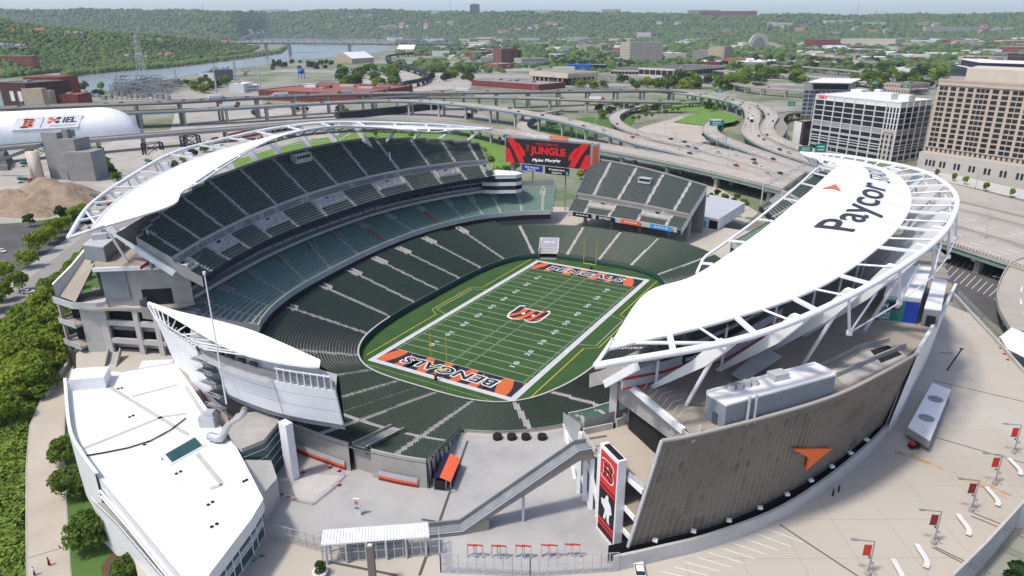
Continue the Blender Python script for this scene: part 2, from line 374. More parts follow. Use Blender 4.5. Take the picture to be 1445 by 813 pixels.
for sx in (-1,1):                                        # yellow limit line and the bench boxes
    L=[(sx*(29.2 if sx > 0 else 29.0),-54,.01),(sx*29.2,-16,.01),(sx*33.2,-13,.01),(sx*33.2,13,.01),(sx*29.2,16,.01),(sx*29.2,57,.01)]
    m.sweep(L,[(-.12,0),(.12,0),(.12,.006),(-.12,.006)])
m.build('limit_line','paint_yellow',field)
m=MB()
for sx in (-1,1):
    m.sweep([(sx*26.6,-14,.01),(sx*31.8,-12,.01),(sx*31.8,12,.01),(sx*26.6,14,.01)],[(-.1,0),(.1,0),(.1,.006),(-.1,.006)])
for k in range(60): rect(m,-27+k*.9,-59.2,-26.6+k*.9,-59.0,.012)
m.build('bench_line','paint_line',field)
def goal_post(label,sy):
    t=thing('goal_post',label,'goal post',(0,sy*56.9,0))
    y=sy*54.95
    m=MB();m.tube([(0,sy*56.9,0),(0,sy*56.9,1.6)],.42,10);m.build('base_pad','black',t,True)
    m=MB();m.tube(spline([(0,sy*56.9,1.5),(0,sy*56.8,2.3),(0,sy*56.1,3.0),(0,y,3.05)],10),.16,8);m.build('gooseneck','paint_yellow',t,True)
    m=MB();m.tube([(-2.82,y,3.05),(2.82,y,3.05)],.13,8);m.build('crossbar','paint_yellow',t)
    for x in (-2.82,2.82):
        m=MB();m.tube([(x,y,3.05),(x,y,13.72)],.11,8);m.build('upright','paint_yellow',t)
goal_post('yellow goal post at the near end zone',-1);goal_post('yellow goal post at the far end zone',1)

# ---------------------------------------------------------------- seating
SEATV=np.array([(-.22,-.26,.40),(.22,-.26,.40),(.22,.16,.42),(-.22,.16,.42),(-.22,-.26,.26),(.22,-.26,.26),
                  (-.22,.14,.42),(.22,.14,.42),(.22,.24,.86),(-.22,.24,.86),(-.22,.30,.84),(.22,.30,.84),(-.22,.24,.2),(.22,.24,.2)])
SEATQ=np.array([(0,1,2,3),(4,5,1,0),(6,7,8,9),(9,8,11,10),(10,11,13,12)])
def seats_obj(name,P,T,N,mt,parent,wide=1.0):
    """P seat points, T tangents, N outward normals (all n x 3)"""
    n=len(P)
    if n == 0: return
    V=P[:,None,:]+SEATV[None,:,:1]*wide*T[:,None,:]+SEATV[None,:,1:2]*N[:,None,:]
    V[:,:,2] += SEATV[None,:,2]
    Q=SEATQ[None]+(np.arange(n)*len(SEATV))[:,None,None]
    return np_mesh(name,V.reshape(-1,3),Q.reshape(-1,4),mt,parent,kind='stuff')
def offset_rows(F,n,pitch,z0,rise,z0arr=None):
    """rows as outward offsets of a closed plan curve"""
    T=np.gradient(F,axis=0);T[0]=T[-1]=(F[1]-F[-2]);L=np.linalg.norm(T,axis=1,keepdims=True);T /= L
    Nn=np.stack([T[:,1],-T[:,0]],1);out=[]
    for r in range(n+1):
        xy=F+Nn*(pitch*r+.35);z=(z0arr if z0arr is not None else np.full(len(F),z0))+rise*r*(1+.0006*r)
        out.append(np.column_stack([xy,z]))
    return out
def interp_rows(F,B,prof):
    """rows between a front and a back curve (n x 3 each); prof = [(t, z fraction)]"""
    out=[]
    for t,zf in prof:
        xy=F[:,:2]+(B[:,:2]-F[:,:2])*t;out.append(np.column_stack([xy,F[:,2]+(B[:,2]-F[:,2])*zf]))
    return out
def make_stand(root,rows,aisles,nr,seat_mat,mask=None,gap=.75,seat_pitch=.56,skip_rows=(),aisle_w=1.15,wide=1.0,seats=True,alt=None):
    """terraces, aisle stairs and seat blocks. rows: list of curves; nr: rows at each sample; aisles: curve fractions; mask(r, s) -> keep seat"""
    n=len(rows)-1;N=len(rows[0]);V=[];Q=[]
    nr=np.asarray(nr) if hasattr(nr,'__len__') else np.full(N,nr);o=0
    for r in range(n):
        a=rows[r];b=rows[r+1]
        V += [a,np.column_stack([b[:,:2],a[:,2]]),b];i=np.arange(N-1);ok=(r < np.minimum(nr[:-1],nr[1:]));i=i[ok]
        Q += [np.stack([o+i,o+i+1,o+N+i+1,o+N+i],1),np.stack([o+N+i,o+N+i+1,o+2*N+i+1,o+2*N+i],1)];o += 3*N
    np_mesh('terrace',np.vstack(V),np.vstack(Q),'terrace',root)
    sv=np.linspace(0,1,N);blocks={}
    al=np.asarray(sorted(aisles))
    for r in range(n):
        if r in skip_rows or not seats: continue
        a=rows[r];b=rows[r+1];mid=a*.42+b*.58;mid[:,2]=a[:,2]
        d=np.r_[0,np.cumsum(np.linalg.norm(np.diff(mid[:,:2],axis=0),axis=1))]
        l=np.arange(.4,d[-1]-.3,seat_pitch);s=np.interp(l,d,sv)
        ok=np.interp(s,sv,np.minimum(nr,999)) > r+.5
        if len(al):
            dist=np.min(np.abs(l[:,None]-np.interp(al,sv,d)[None,:]),axis=1);ok &= dist > gap
        if mask is not None: ok &= mask(r,s,l,d,sv)
        if not ok.any(): continue
        l=l[ok];s=s[ok]
        P=np.stack([np.interp(l,d,mid[:,k]) for k in range(3)],1)
        T=np.gradient(mid[:,:2],axis=0);T=np.stack([np.interp(l,d,T[:,k]) for k in range(2)],1);T /= np.linalg.norm(T,axis=1,keepdims=True)
        O=(b-a)[:,:2];O=np.stack([np.interp(l,d,O[:,k]) for k in range(2)],1);O /= np.linalg.norm(O,axis=1,keepdims=True)
        T3=np.column_stack([T,np.zeros(len(T))]);O3=np.column_stack([O,np.zeros(len(O))])
        bi=np.searchsorted(al,s)
        for q in np.unique(bi):
            k=bi == q;blocks.setdefault(int(q),[]).append((P[k],T3[k],O3[k]))
    for q,L in blocks.items():
        P,T,O=(np.vstack([x[i] for x in L]) for i in range(3))
        seats_obj('seat_block',P,T,O,(alt or {}).get(q,seat_mat),root,wide)
    for s0 in al:                                              # aisle stairs: two steps to a row
        V=[];Q=[];i0=int(round(s0*(N-1)))
        for r in range(n):
            if r >= nr[i0] or r in skip_rows: continue
            a=rows[r][i0];b=rows[r+1][i0];t=rows[r][min(i0+1,N-1)]-rows[r][max(i0-1,0)];t=t[:2]/(np.linalg.norm(t[:2])+1e-9)
            dr=(b-a)[:2];hz=b[2]-a[2]
            for (u0,u1,h) in ((0.0,.5,.04),(.5,1.0,hz*.5+.02)):
                p0=a[:2]+dr*u0;p1=a[:2]+dr*u1;z=a[2]+h;k=len(V);w=aisle_w/2
                V += [(*(p0-t*w),z),(*(p0+t*w),z),(*(p1+t*w),z),(*(p1-t*w),z),(*(p0-t*w),z-.35),(*(p0+t*w),z-.35)]
                Q += [(k,k+1,k+2,k+3),(k+4,k+5,k+1,k)]
        if Q: np_mesh('aisle_stair',np.array(V),np.array(Q),'aisle',root)
def pt(rows,r,s):
    """point on the rows at row r (float) and curve fraction s, with tangent and outward direction"""
    N=len(rows[0]);i=min(max(s*(N-1),0),N-1.001);i0=int(i);f=i-i0;r0=int(min(r,len(rows)-2));g=r-r0
    a=rows[r0][i0]*(1-f)+rows[r0][i0+1]*f;b=rows[r0+1][i0]*(1-f)+rows[r0+1][i0+1]*f
    t=rows[r0][i0+1]-rows[r0][i0];t=t/np.linalg.norm(t[:2]);t[2]=0;o=(b-a).copy();o[2]=0;o /= np.linalg.norm(o)
    return a*(1-g)+b*g,t,o
def vomitory(root,rows,s,r0,r1,w=1.3,h=1.0,label=None,open_=True):
    """a stair tunnel mouth: parapet on three sides, floor and dark opening"""
    a,t,o=pt(rows,r0,s);b,_,_=pt(rows,r1,s);m=MB()
    zt=b[2]+h*.55
    for sg in (-1,1):
        p=a+t*sg*w;q=b+t*sg*w
        m.add([(p[0]-t[0]*.12,p[1]-t[1]*.12,a[2]-.3),(p[0]+t[0]*.12,p[1]+t[1]*.12,a[2]-.3),(p[0]+t[0]*.12,p[1]+t[1]*.12,a[2]+h),(p[0]-t[0]*.12,p[1]-t[1]*.12,a[2]+h),
               (q[0]-t[0]*.12,q[1]-t[1]*.12,b[2]-.6),(q[0]+t[0]*.12,q[1]+t[1]*.12,b[2]-.6),(q[0]+t[0]*.12,q[1]+t[1]*.12,zt),(q[0]-t[0]*.12,q[1]-t[1]*.12,zt)],
              [(0,1,2,3),(4,7,6,5),(0,4,5,1),(3,2,6,7),(0,3,7,4),(1,5,6,2)])
    m.beam((*(b-t*w)[:2],b[2]+.0),(*(b+t*w)[:2],b[2]+.0),.25,1.1)
    f=MB();f.add([(*(a-t*w)[:2],a[2]+.12),(*(a+t*w)[:2],a[2]+.12),(*(b+t*w)[:2],a[2]+.42),(*(b-t*w)[:2],a[2]+.42)],[(0,1,2,3)])
    v=m.build('vomitory','concrete_light',root);f.build('floor','concrete',v)
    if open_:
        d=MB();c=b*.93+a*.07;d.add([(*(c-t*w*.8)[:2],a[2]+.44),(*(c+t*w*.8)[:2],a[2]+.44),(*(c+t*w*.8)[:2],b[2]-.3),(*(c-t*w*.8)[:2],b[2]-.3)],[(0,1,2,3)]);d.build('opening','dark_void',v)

# lower stand: all the way round the field
NS=len(WALL);SV=np.linspace(0,1,NS)
z0arr=1.35+.75*np.clip((WALL[:,1]+62)/14,0,1)
LROWS=offset_rows(WALL,50,.93,0,.228,z0arr)
nr=np.full(NS,35)
BD=int(np.argmin(np.hypot(LROWS[49][:,0]-34.7,LROWS[49][:,1]+108)));XB=WALL[BD][0]
for i,(x,y) in enumerate(WALL):
    if y > 55 and abs(x) < 36: nr[i]=27
    elif y > 40: nr[i]=27 if x > 0 else 33
    if y < -50 and -26 < x <= XB: nr[i]=49
    elif y < -50 and x > XB: nr[i]=25
    elif y < -34 and x > XB: nr[i]=29
    elif y < -50: nr[i]=40
low=thing('lower_stand','lower bowl of dark green seats ringing the whole football field','grandstand',(0,-64,0))
LA=[]
for px,py in ((528,521),(568,534),(620,548.5),(670,562),(724,568),(773,553)):
    g=G(px,py,1.6);LA.append(float(SV[np.argmin(np.hypot(WALL[:,0]-g[0],WALL[:,1]-g[1]))]))
near_s=sorted(LA);LB=[s for s in np.linspace(0,1,25)[:-1] if min(abs(s-q) for q in near_s)*360 > 9 and min(abs(s-q-1) for q in near_s)*360 > 9]
LA=sorted(near_s+LB)
tun=float(SV[np.argmin(np.hypot(WALL[:,0]+23,WALL[:,1]-62.5))])
LA=[s for s in LA if abs(s-tun)*360 > 5]
side_l=[s for s in LA if WALL[int(s*(NS-1))][0] < -30 and -48 < WALL[int(s*(NS-1))][1] < 50]
def lmask(r,s,l,d,sv):
    ok=np.ones(len(s),bool)
    if r >= 27:
        for q in side_l: ok &= np.abs(l-np.interp(q,sv,d)) > 1.7
    if r < 13: ok &= np.abs(l-np.interp(tun,sv,d)) > 4.4
    if r in (33,34): ok &= ~((np.interp(s,SV,WALL[:,1]) < -58) & (np.interp(s,SV,WALL[:,0]) < XB))
    return ok
make_stand(low,LROWS,LA,nr,'seat',lmask,.8)
for q in side_l: vomitory(low,LROWS,q,27,34,1.35,1.0,open_=False)
m=MB();wallpath=[(p[0],p[1],0) for p in WALL[:-1]];V=[];Q=[]
for i,(x,y) in enumerate(WALL[:-1]):
    h=1.6+.75*min(1,max(0,(y+62)/14));m_=1.0
    V += [(x*.999,y*.999,0),(x*.999,y*.999,h),(x*1.008,y*1.008,h),(x*1.008,y*1.008,0)]
k=len(WALL)-1
tx,ty=WALL[int(tun*(NS-1))]
for i in range(k):
    j=(i+1) % k
    if math.hypot(WALL[i][0]-tx,WALL[i][1]-ty) < 4.4: continue
    Q += [(4*i,4*j,4*j+1,4*i+1),(4*i+1,4*j+1,4*j+2,4*i+2),(4*i+2,4*j+2,4*j+3,4*i+3)]
mat('field_wall',(.010,.04,.035),.6)
np_mesh('field_wall',np.array(V),np.array(Q),'field_wall',low)
m=MB();k2=[i for i in range(len(WALL)-1) if WALL[i][1] < -30]
cp=sorted([(WALL[i][0],WALL[i][1],1.6+.75*min(1,max(0,(WALL[i][1]+62)/14))) for i in k2],key=lambda q: math.atan2(q[1]+0,q[0]))
m.sweep([(q[0]*1.003,q[1]*1.003,q[2]) for q in cp[::2]],[(-.25,0),(.25,0),(.25,.14),(-.25,.14)]);m.build('coping','concrete_light',low)
# players' tunnel at the far left corner, with its roof sign
a,t,o=pt(LROWS,0,tun);b,_,_=pt(LROWS,13,tun);m=MB()
for sg in (-1,1): m.prism([tuple((a+t*sg*4.1)[:2]),tuple((a+t*sg*4.5)[:2]),tuple((b+t*sg*4.5)[:2]),tuple((b+t*sg*4.1)[:2])],0,[3.2,3.2,6.0,6.0])
tw=m.build('tunnel_wall','concrete_light',low)
m=MB();c0=a+o*4.2;m.add([(*(c0-t*4.1)[:2],3.4),(*(c0+t*4.1)[:2],3.4),(*(b+t*4.1)[:2],6.1),(*(b-t*4.1)[:2],6.1),(*(c0-t*4.1)[:2],2.7),(*(c0+t*4.1)[:2],2.7)],[(0,1,2,3),(4,5,1,0)]);tr=m.build('tunnel_roof','lead',low)
mat('lavender',(.33,.32,.40),.6)
m=MB();e0=c0+o*.6;e1=b-o*.6
m.add([(*(e0-t*3.7)[:2],3.75),(*(e0+t*3.7)[:2],3.75),(*(e1+t*3.7)[:2],6.05),(*(e1-t*3.7)[:2],6.05)],[(0,1,2,3)]);m.build('tunnel_banner','lavender',tr)
sl_=(e1-e0);sl_[2]=2.3
text_on('tunnel_lettering','GEICO','paint_white',tr,(e0+e1)/2+np.array([0,0,2.25])*0+np.array([0,0,4.95-((e0+e1)/2)[2]]),t if t[0] > 0 else -t,sl_,w=5.2,h=1.5,bold=.03,off=.1)
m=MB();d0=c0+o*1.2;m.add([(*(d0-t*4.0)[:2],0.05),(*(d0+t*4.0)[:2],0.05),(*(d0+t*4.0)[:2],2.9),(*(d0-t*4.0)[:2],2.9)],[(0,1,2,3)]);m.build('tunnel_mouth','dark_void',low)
m=MB();d1=a-o*2;m.add([(*(d0-t*3.9)[:2],.03),(*(d0+t*3.9)[:2],.03),(*(d1+t*3.6)[:2],.03),(*(d1-t*3.6)[:2],.03)],[(0,1,2,3)]);m.build('tunnel_floor','grey_panel',low)

# club decks (middle tier), left and right
mf=np.array([(-51.5,-75.5),(-55.3,-70.5),(-61,-60),(-66,-45),(-69.4,-26),(-72.5,-1),(-73.0,25),(-70,46),(-64,63.5),(-57.3,74),(-47.5,84.5),(-36.5,92)])
mb=np.array([(-75.0,-96),(-79,-85),(-82,-68),(-87.5,-43),(-91,-18),(-92.5,2),(-91.5,22),(-87,48),(-80,70),(-72,86),(-59.5,101),(-44,111)])
upf=np.array([(-60.4,-85),(-68.5,-65),(-75.3,-40.6),(-78.7,-8.5),(-78.6,26.2),(-71.2,58.5),(-61.5,80.4)])
upb=np.array([(-78.0,-97,46.0),(-88.5,-75,47.5),(-97.5,-45,48.8),(-105.5,-8,50),(-105.0,32,50),(-95.5,67,49),(-80.5,91,47.3)])
NC=170
mbR=mb.copy();mbR[0]=(-62.3,-91.2);mbR[1]=(-67.0,-85.6);mbR[2]=(-73.0,-75.5);mbR[3]=(-83.5,-53)
def club_deck(label,sx,s0=0.0,s1=1.0):
    F=spline(mf,NC);Bk=spline(mbR if sx > 0 else mb,NC);i0,i1=int(s0*(NC-1)),int(s1*(NC-1))+1
    F=F[i0:i1];Bk=Bk[i0:i1];F=np.column_stack([F[:,0]*-sx,F[:,1],np.full(len(F),13.0)]);Bk=np.column_stack([Bk[:,0]*-sx,Bk[:,1],np.full(len(Bk),21.6)])
    root=thing('club_deck',label,'grandstand',(float(F[len(F)//2][0]),float(F[len(F)//2][1]),12))
    n=16;rows=interp_rows(F,Bk,[(r/n,(r/n)**1.06) for r in range(n+1)])
    k=int(round(15*(s1-s0)));al=[(i+.5)/k for i in range(k)]
    def mk(r,s,l,d,sv):
        ok=np.ones(len(s),bool)
        if 9 <= r <= 13:
            for q in al: ok &= np.abs(l-np.interp(q,sv,d)) > 1.45
        return ok
    make_stand(root,rows,al,n,'seat_club',mk,.6,wide=1.08,seat_pitch=.58,aisle_w=1.0)
    for q in al: vomitory(root,rows,q,9,13.8,1.2,1.0)
    m=MB();m.sweep([tuple(p) for p in rows[0][::2]],[(-.3,-1.3),(.0,-1.3),(.0,.9),(-.3,.9)]);m.build('front_parapet','lead',root)
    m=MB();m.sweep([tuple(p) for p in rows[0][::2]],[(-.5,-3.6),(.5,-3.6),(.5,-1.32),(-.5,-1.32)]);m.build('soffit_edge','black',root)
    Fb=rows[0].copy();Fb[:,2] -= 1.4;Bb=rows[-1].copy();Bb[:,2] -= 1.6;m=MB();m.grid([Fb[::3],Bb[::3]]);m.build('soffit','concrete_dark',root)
    Bw=rows[-1].copy();Bt=Bw.copy();Bt[:,2]=24.2;m=MB();m.grid([Bw[::3],Bt[::3]]);m.build('back_wall','bldg_grey',root)
    for e in (0,-1):
        m=MB();L=[r_[e] for r_ in rows];m.add([tuple(p) for p in L]+[(*p[:2],p[2]+.9) for p in L]+[(*L[-1][:2],18.6),(*L[0][:2],11.4)],[(i,i+1,len(L)+i+1,len(L)+i) for i in range(len(L)-1)]+[tuple([2*len(L)+1,2*len(L)]+list(range(len(L)-1,-1,-1)))]);m.build('end_wall','concrete',root)
    return root,rows,al
clubL,CR_L,CAL=club_deck('long left club deck of teal seats curving under the upper deck',-1)
clubR,CR_R,CAR=club_deck('right club deck of teal seats half hidden under the white roof',1,0.0,.87)
# two red cloth-covered stairs on the left club deck
for q in (CAL[9],CAL[7]):
    m=MB()
    for r in range(0,9):
        a,t,o=pt(CR_L,r,q);b,_,_=pt(CR_L,r+.9,q);m.add([(*(a-t*.9)[:2],a[2]+.5),(*(a+t*.3)[:2],a[2]+.5),(*(b+t*.3)[:2],a[2]+.75),(*(b-t*.9)[:2],a[2]+.75),(*(a-t*.9)[:2],a[2]),(*(a+t*.3)[:2],a[2])],[(0,1,2,3),(4,5,1,0)])
    m.build('red_cover','seat_red',clubL)

def upper_deck(label,sx):
    NU=150;F=spline(upf,NU);Bk=spline(upb,NU);F=np.column_stack([F[:,0]*-sx,F[:,1],np.full(NU,29.6)]);Bk[:,0] *= -sx
    root=thing('upper_deck',label,'grandstand',(float(F[NU//2][0]),float(F[NU//2][1]),28))
    n1,n2=8,18;prof=[]
    for r in range(n1+1): prof.append((.315*r/n1,.27*r/n1))
    prof.append((.36,.375))
    for r in range(1,n2+1): prof.append((.36+.64*r/n2,.375+.625*r/n2))
    rows=interp_rows(F,Bk,prof);n=len(rows)-1
    nrr=np.full(NU,n)
    for i in range(NU):
        s=i/(NU-1);d=abs(s-.5)*2;nrr[i]=n-(int(max(0,d-.35)*12)//1)
    k=12;al=[(i+.6)/k for i in range(k)]
    ala=np.array(al)
    def mk(r,s,l,d,sv):
        ok=np.ones(len(s),bool)
        if 4 <= r < n1:
            b=np.searchsorted(ala,s);ok &= (b % 2 == 1)
        return ok
    make_stand(root,rows,al,nrr,'seat',mk,.8,skip_rows=(n1,))
    nb=len(al)+1
    for b in range(0,nb,2):                                   # concrete stair mouths between every second pair of aisles
        sa=(al[b-1] if b > 0 else 0.0)+.006;sb=(al[b] if b < len(al) else 1.0)-.006;sm=(sa+sb)/2;m=MB()
        ss=np.linspace(sa,sb,6)
        fr=[pt(rows,4.0,q)[0] for q in ss];bk=[pt(rows,n1+.0,q)[0] for q in ss]
        for A,zA,zB in ((fr,-.1,1.0),(bk,-1.6,.3)):
            m.grid([[(*p[:2],p[2]+zA) for p in A],[(*p[:2],p[2]+zB) for p in A]])
        m.grid([[(*p[:2],p[2]+.15) for p in fr],[(*q[:2],p[2]+.15) for p,q in zip(fr,bk)]])
        for e in (0,-1): m.add([(*fr[e][:2],fr[e][2]-.1),(*fr[e][:2],fr[e][2]+1.0),(*bk[e][:2],bk[e][2]+1.0),(*bk[e][:2],fr[e][2]-.1)],[(0,1,2,3)])
        v=m.build('vomitory','concrete_light',root)
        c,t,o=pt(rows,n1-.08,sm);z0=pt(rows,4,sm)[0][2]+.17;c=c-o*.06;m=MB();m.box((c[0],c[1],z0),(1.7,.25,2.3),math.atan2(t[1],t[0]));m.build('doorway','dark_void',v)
        m=MB();p,_,_=pt(rows,4.2,sm);p=p+t*1.8;q=c+t*4.2
        m.beam((p[0],p[1],z0+.2),(q[0],q[1],z0+2.2),.35,.5);m.build('stair','terrace',v)
    gw=pt(rows,n1,.5)
    A=rows[n1].copy();Bt=rows[n1+1].copy();A2=Bt.copy();A2[:,2]=A[:,2];m=MB();Bt[:,2] += .9;m.grid([A2,Bt]);m.build('cross_wall','concrete_light',root)
    m=MB();m.sweep([tuple(p) for p in rows[0][::2]],[(-.4,-1.1),(.0,-1.1),(.0,.75),(-.4,.75)] if sx < 0 else [(.0,-1.1),(.4,-1.1),(.4,.75),(.0,.75)]);m.build('fascia','navy',root)
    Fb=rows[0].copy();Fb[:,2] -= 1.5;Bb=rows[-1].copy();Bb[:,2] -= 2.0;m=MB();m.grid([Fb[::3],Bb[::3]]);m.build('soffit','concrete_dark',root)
    top=[]
    for i in range(NU): p=rows[int(nrr[i])][i];top.append(p)
    top=np.array(top);t2=top.copy();t2[:,2] += 1.1;b2=top.copy();b2[:,2] -= 3.0;m=MB();m.grid([b2,t2]);m.build('back_wall','grey_panel',root)
    for e in (0,-1):
        L=[r_[e] for r_ in rows[:int(nrr[e])+1]];K=len(L)
        m=MB();m.add([tuple(p) for p in L]+[(*p[:2],p[2]+1.0) for p in L]+[(*p[:2],p[2]-2.2) for p in L],[(i,i+1,K+i+1,K+i) for i in range(K-1)]+[(2*K+i,2*K+i+1,i+1,i) for i in range(K-1)]);m.build('end_wall','concrete',root)
        # raking white box beam that carries the end of the deck
        m=MB();o_=0.9 if e == 0 else -0.9
        k0=int(.4*K);m.beam((L[k0][0],L[k0][1]-o_,L[k0][2]-2.0),(L[-1][0],L[-1][1]-o_,L[-1][2]-2.0),1.1,1.5);m.build('raking_beam','white_steel',root)
    # camera booth half way up
    c,t,o=pt(rows,23,.52);rz=math.atan2(t[1],t[0]);m=MB();m.box((c[0],c[1],c[2]-.5),(9,3.0,3.4),rz);bo=m.build('press_booth','lead',root)
    m=MB();e=c-o*1.55
    for j in range(5): f=e+t*(j-2)*1.6;m.box((f[0],f[1],c[2]+1.3),(1.3,.1,1.1),rz)
    m.build('booth_window','glass_dark',bo)
    # suite level between the decks
    S0=spline(upf*.5+mb[[0,2,3,5,6,8,9]]*.5 if 0 else np.array([(-70,-86),(-77,-65),(-83.5,-40),(-87.5,-8),(-87,26),(-79.5,58),(-69,81)]),60);m=MB();g=MB();w=MB()
    S3=[(-sx*p[0],p[1],0) for p in S0]
    for z0,z1,B_ in ((22.6,24.2,m),(24.2,25.8,g),(25.8,26.4,m),(26.4,28.0,g),(28.0,28.8,m)):
        B_.grid([[(p[0],p[1],z0) for p in S3],[(p[0],p[1],z1) for p in S3]])
    su=m.build('suite_front','lead',root);g.build('suite_glass','glass_dark',su)
    m=MB()
    for p in S3[::2]: m.box((p[0]+(.25 if sx < 0 else -.25),p[1],22.6),(.3,.3,6.2))
    m.build('suite_mullion','concrete',su)
    Sx=[(p[0]*.985,p[1]*.985,22.9) for p in S3];m=MB();m.sweep(Sx,[(-2.0,-.8),(2.0,-.8),(2.0,.25),(-2.0,.25)]);m.build('suite_ledge','concrete_light',su)
    return root,rows
upL,UR_L=upper_deck('left upper deck of dark green seats below the left roof canopy',-1)
upR,UR_R=upper_deck('right upper deck of dark green seats under the lettered white roof',1)

# far upper stand beside the scoreboard
fF=np.array([(-27.5,91.2,14),(-10,90.6,14),(10,89.2,14),(29,86.8,14)]);fB=np.array([(-28.5,122,34.5),(-8,120.5,33.2),(12,117.5,31),(32,113,28.4)])
F_=spline(fF,60);B_=spline(fB,60)
far=thing('far_stand','detached far end stand of grey green seats right of the big scoreboard','grandstand',(0,92,12))
n1,n2=8,20;prof=[(.27*r/n1,.24*r/n1) for r in range(n1+1)]+[(.315,.335)]+[(.315+.685*r/n2,.335+.665*r/n2) for r in range(1,n2+1)]
FR=interp_rows(F_,B_,prof);al=[.155,.385,.62,.86];aa=np.array(al)
def fm(r,s,l,d,sv):
    ok=np.ones(len(s),bool)
    if 4 <= r < n1: b=np.searchsorted(aa,s);ok &= (b % 2 == 0)
    return ok
mat('seat_grey',(.030,.052,.050),.5,(.045,.07,.066),1.2)
make_stand(far,FR,al,len(FR)-1,'seat_grey',fm,.8,skip_rows=(n1,))
for sa,sb in ((.155,.385),(.62,.86)):
    ss=np.linspace(sa,sb,5);fr=[pt(FR,4,q)[0] for q in ss];bk=[pt(FR,n1,q)[0] for q in ss];m=MB()
    m.grid([[(*p[:2],p[2]-.1) for p in fr],[(*p[:2],p[2]+1) for p in fr]]);m.grid([[(*p[:2],p[2]-1.6) for p in bk],[(*p[:2],p[2]+.3) for p in bk]]);m.grid([[(*p[:2],p[2]+.15) for p in fr],[(*q[:2],p[2]+.15) for p,q in zip(fr,bk)]])
    v=m.build('vomitory','concrete',far);c,t,o=pt(FR,n1-.1,(sa+sb)/2);z0=fr[2][2]+.17;m=MB();m.box((c[0],c[1],z0),(1.9,.3,2.2),math.atan2(t[1],t[0]));m.build('doorway','dark_void',v)
A2=FR[n1+1].copy();A2[:,2]=FR[n1][:,2];Bt=FR[n1+1].copy();Bt[:,2] += .9;m=MB();m.grid([A2,Bt]);m.build('cross_wall','concrete',far)
m=MB();m.sweep([tuple(p) for p in FR[0][::3]],[(0,-1.4),(.4,-1.4),(.4,.8),(0,.8)]);m.build('front_parapet','concrete_light',far)
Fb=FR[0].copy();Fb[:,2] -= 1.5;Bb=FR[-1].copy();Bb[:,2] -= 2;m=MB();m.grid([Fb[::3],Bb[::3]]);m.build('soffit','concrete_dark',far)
t_=FR[-1].copy();t2=t_.copy();t2[:,2] += 1.0;b2=t_.copy();b2[:,2]=6;m=MB();m.grid([b2,t2]);m.build('back_wall','concrete',far)
for e in (0,-1):
    L=[r_[e] for r_ in FR];K=len(L);m=MB();m.add([tuple(p) for p in L]+[(*p[:2],p[2]+1.0) for p in L]+[(*p[:2],p[2]-2.4) for p in L],[(i,i+1,K+i+1,K+i) for i in range(K-1)]+[(2*K+i,2*K+i+1,i+1,i) for i in range(K-1)]);m.build('end_wall','white_panel',far)
for x in (-22,-8,6,20,29):
    m=MB();m.box((x,99,6),(1.2,1.6,11));m.build('support_column','concrete',far)
for s0,s1,mt,tx in ((.05,.24,'black','DRAFTKINGS'),(.28,.45,'navy','BETFRED'),(.50,.66,'orange_sign','Bud Light'),(.74,.93,'blue_light','PAYCOR')):
    ss=np.linspace(s0,s1,5);L=[pt(FR,0,q)[0] for q in ss];m=MB();m.grid([[(p[0],p[1]-.5,p[2]-1.3) for p in L],[(p[0],p[1]-.5,p[2]+.75) for p in L]]);rb=m.build('ribbon_board',mt,far)
    c=L[2];d=L[-1]-L[0];
    if tx in ('BETFRED',): text_on('ribbon_lettering',tx,'paint_white',rb,(c[0],c[1]-.5,c[2]-.25),d,(0,0,1),h=1.1,bold=.02,off=.06)
    else: m=MB();e=d/np.linalg.norm(d);[m.box((*(c+e*k*1.7)[:2]-np.array([0,.56]),c[2]-.5),(1.1,.04,.5),math.atan2(d[1],d[0])) for k in (-1.5,-.5,.5,1.5)];m.build('ribbon_print','paint_white',rb)
c,t,o=pt(FR,22,.52);m=MB();m.box((c[0],c[1],c[2]-.4),(6.4,3,2.6),math.atan2(t[1],t[0]));bo=m.build('camera_booth','lead',far);m=MB();m.box((c[0],c[1]-1.55,c[2]+.8),(5.6,.12,1.0),math.atan2(t[1],t[0]));m.build('booth_window','glass_dark',bo)
# ---------------------------------------------------------------- roof canopies
from mathutils.geometry import tessellate_polygon
PZ=6.5;UZ=33.5
ring_k=np.array([(72.5,-112,47.5),(91.5,-95,49.8),(104.5,-75,52.6),(115.6,-50,56.1),(120.5,-25,57.3),(121,0,58.3),(113.7,25,58.5),(99.5,50,56.5),(87,70,54),(78.5,85,51.5),(72,95,50)])
out_k=np.array([(72.3,-106.5,48.1),(87.3,-90,50.2),(99.5,-70,52.0),(107.8,-45,54.6),(111.6,-20,56),(111.4,0,57.1),(107.1,25,57.0),(97.6,50,55.2),(86.5,68,53.2),(78.5,82,51.5),(72.5,92,50.3)])
inn_k=np.array([(72.2,-106.2,48.1),(70.8,-84,50.0),(77.5,-74,51.9),(84.5,-53,56),(90,-28,60),(92,-2,60.7),(91.6,24,58),(90.2,48,54.5),(86.0,66,52.6),(76.5,81,51.2),(72.3,92.5,50.3)])
NR=120
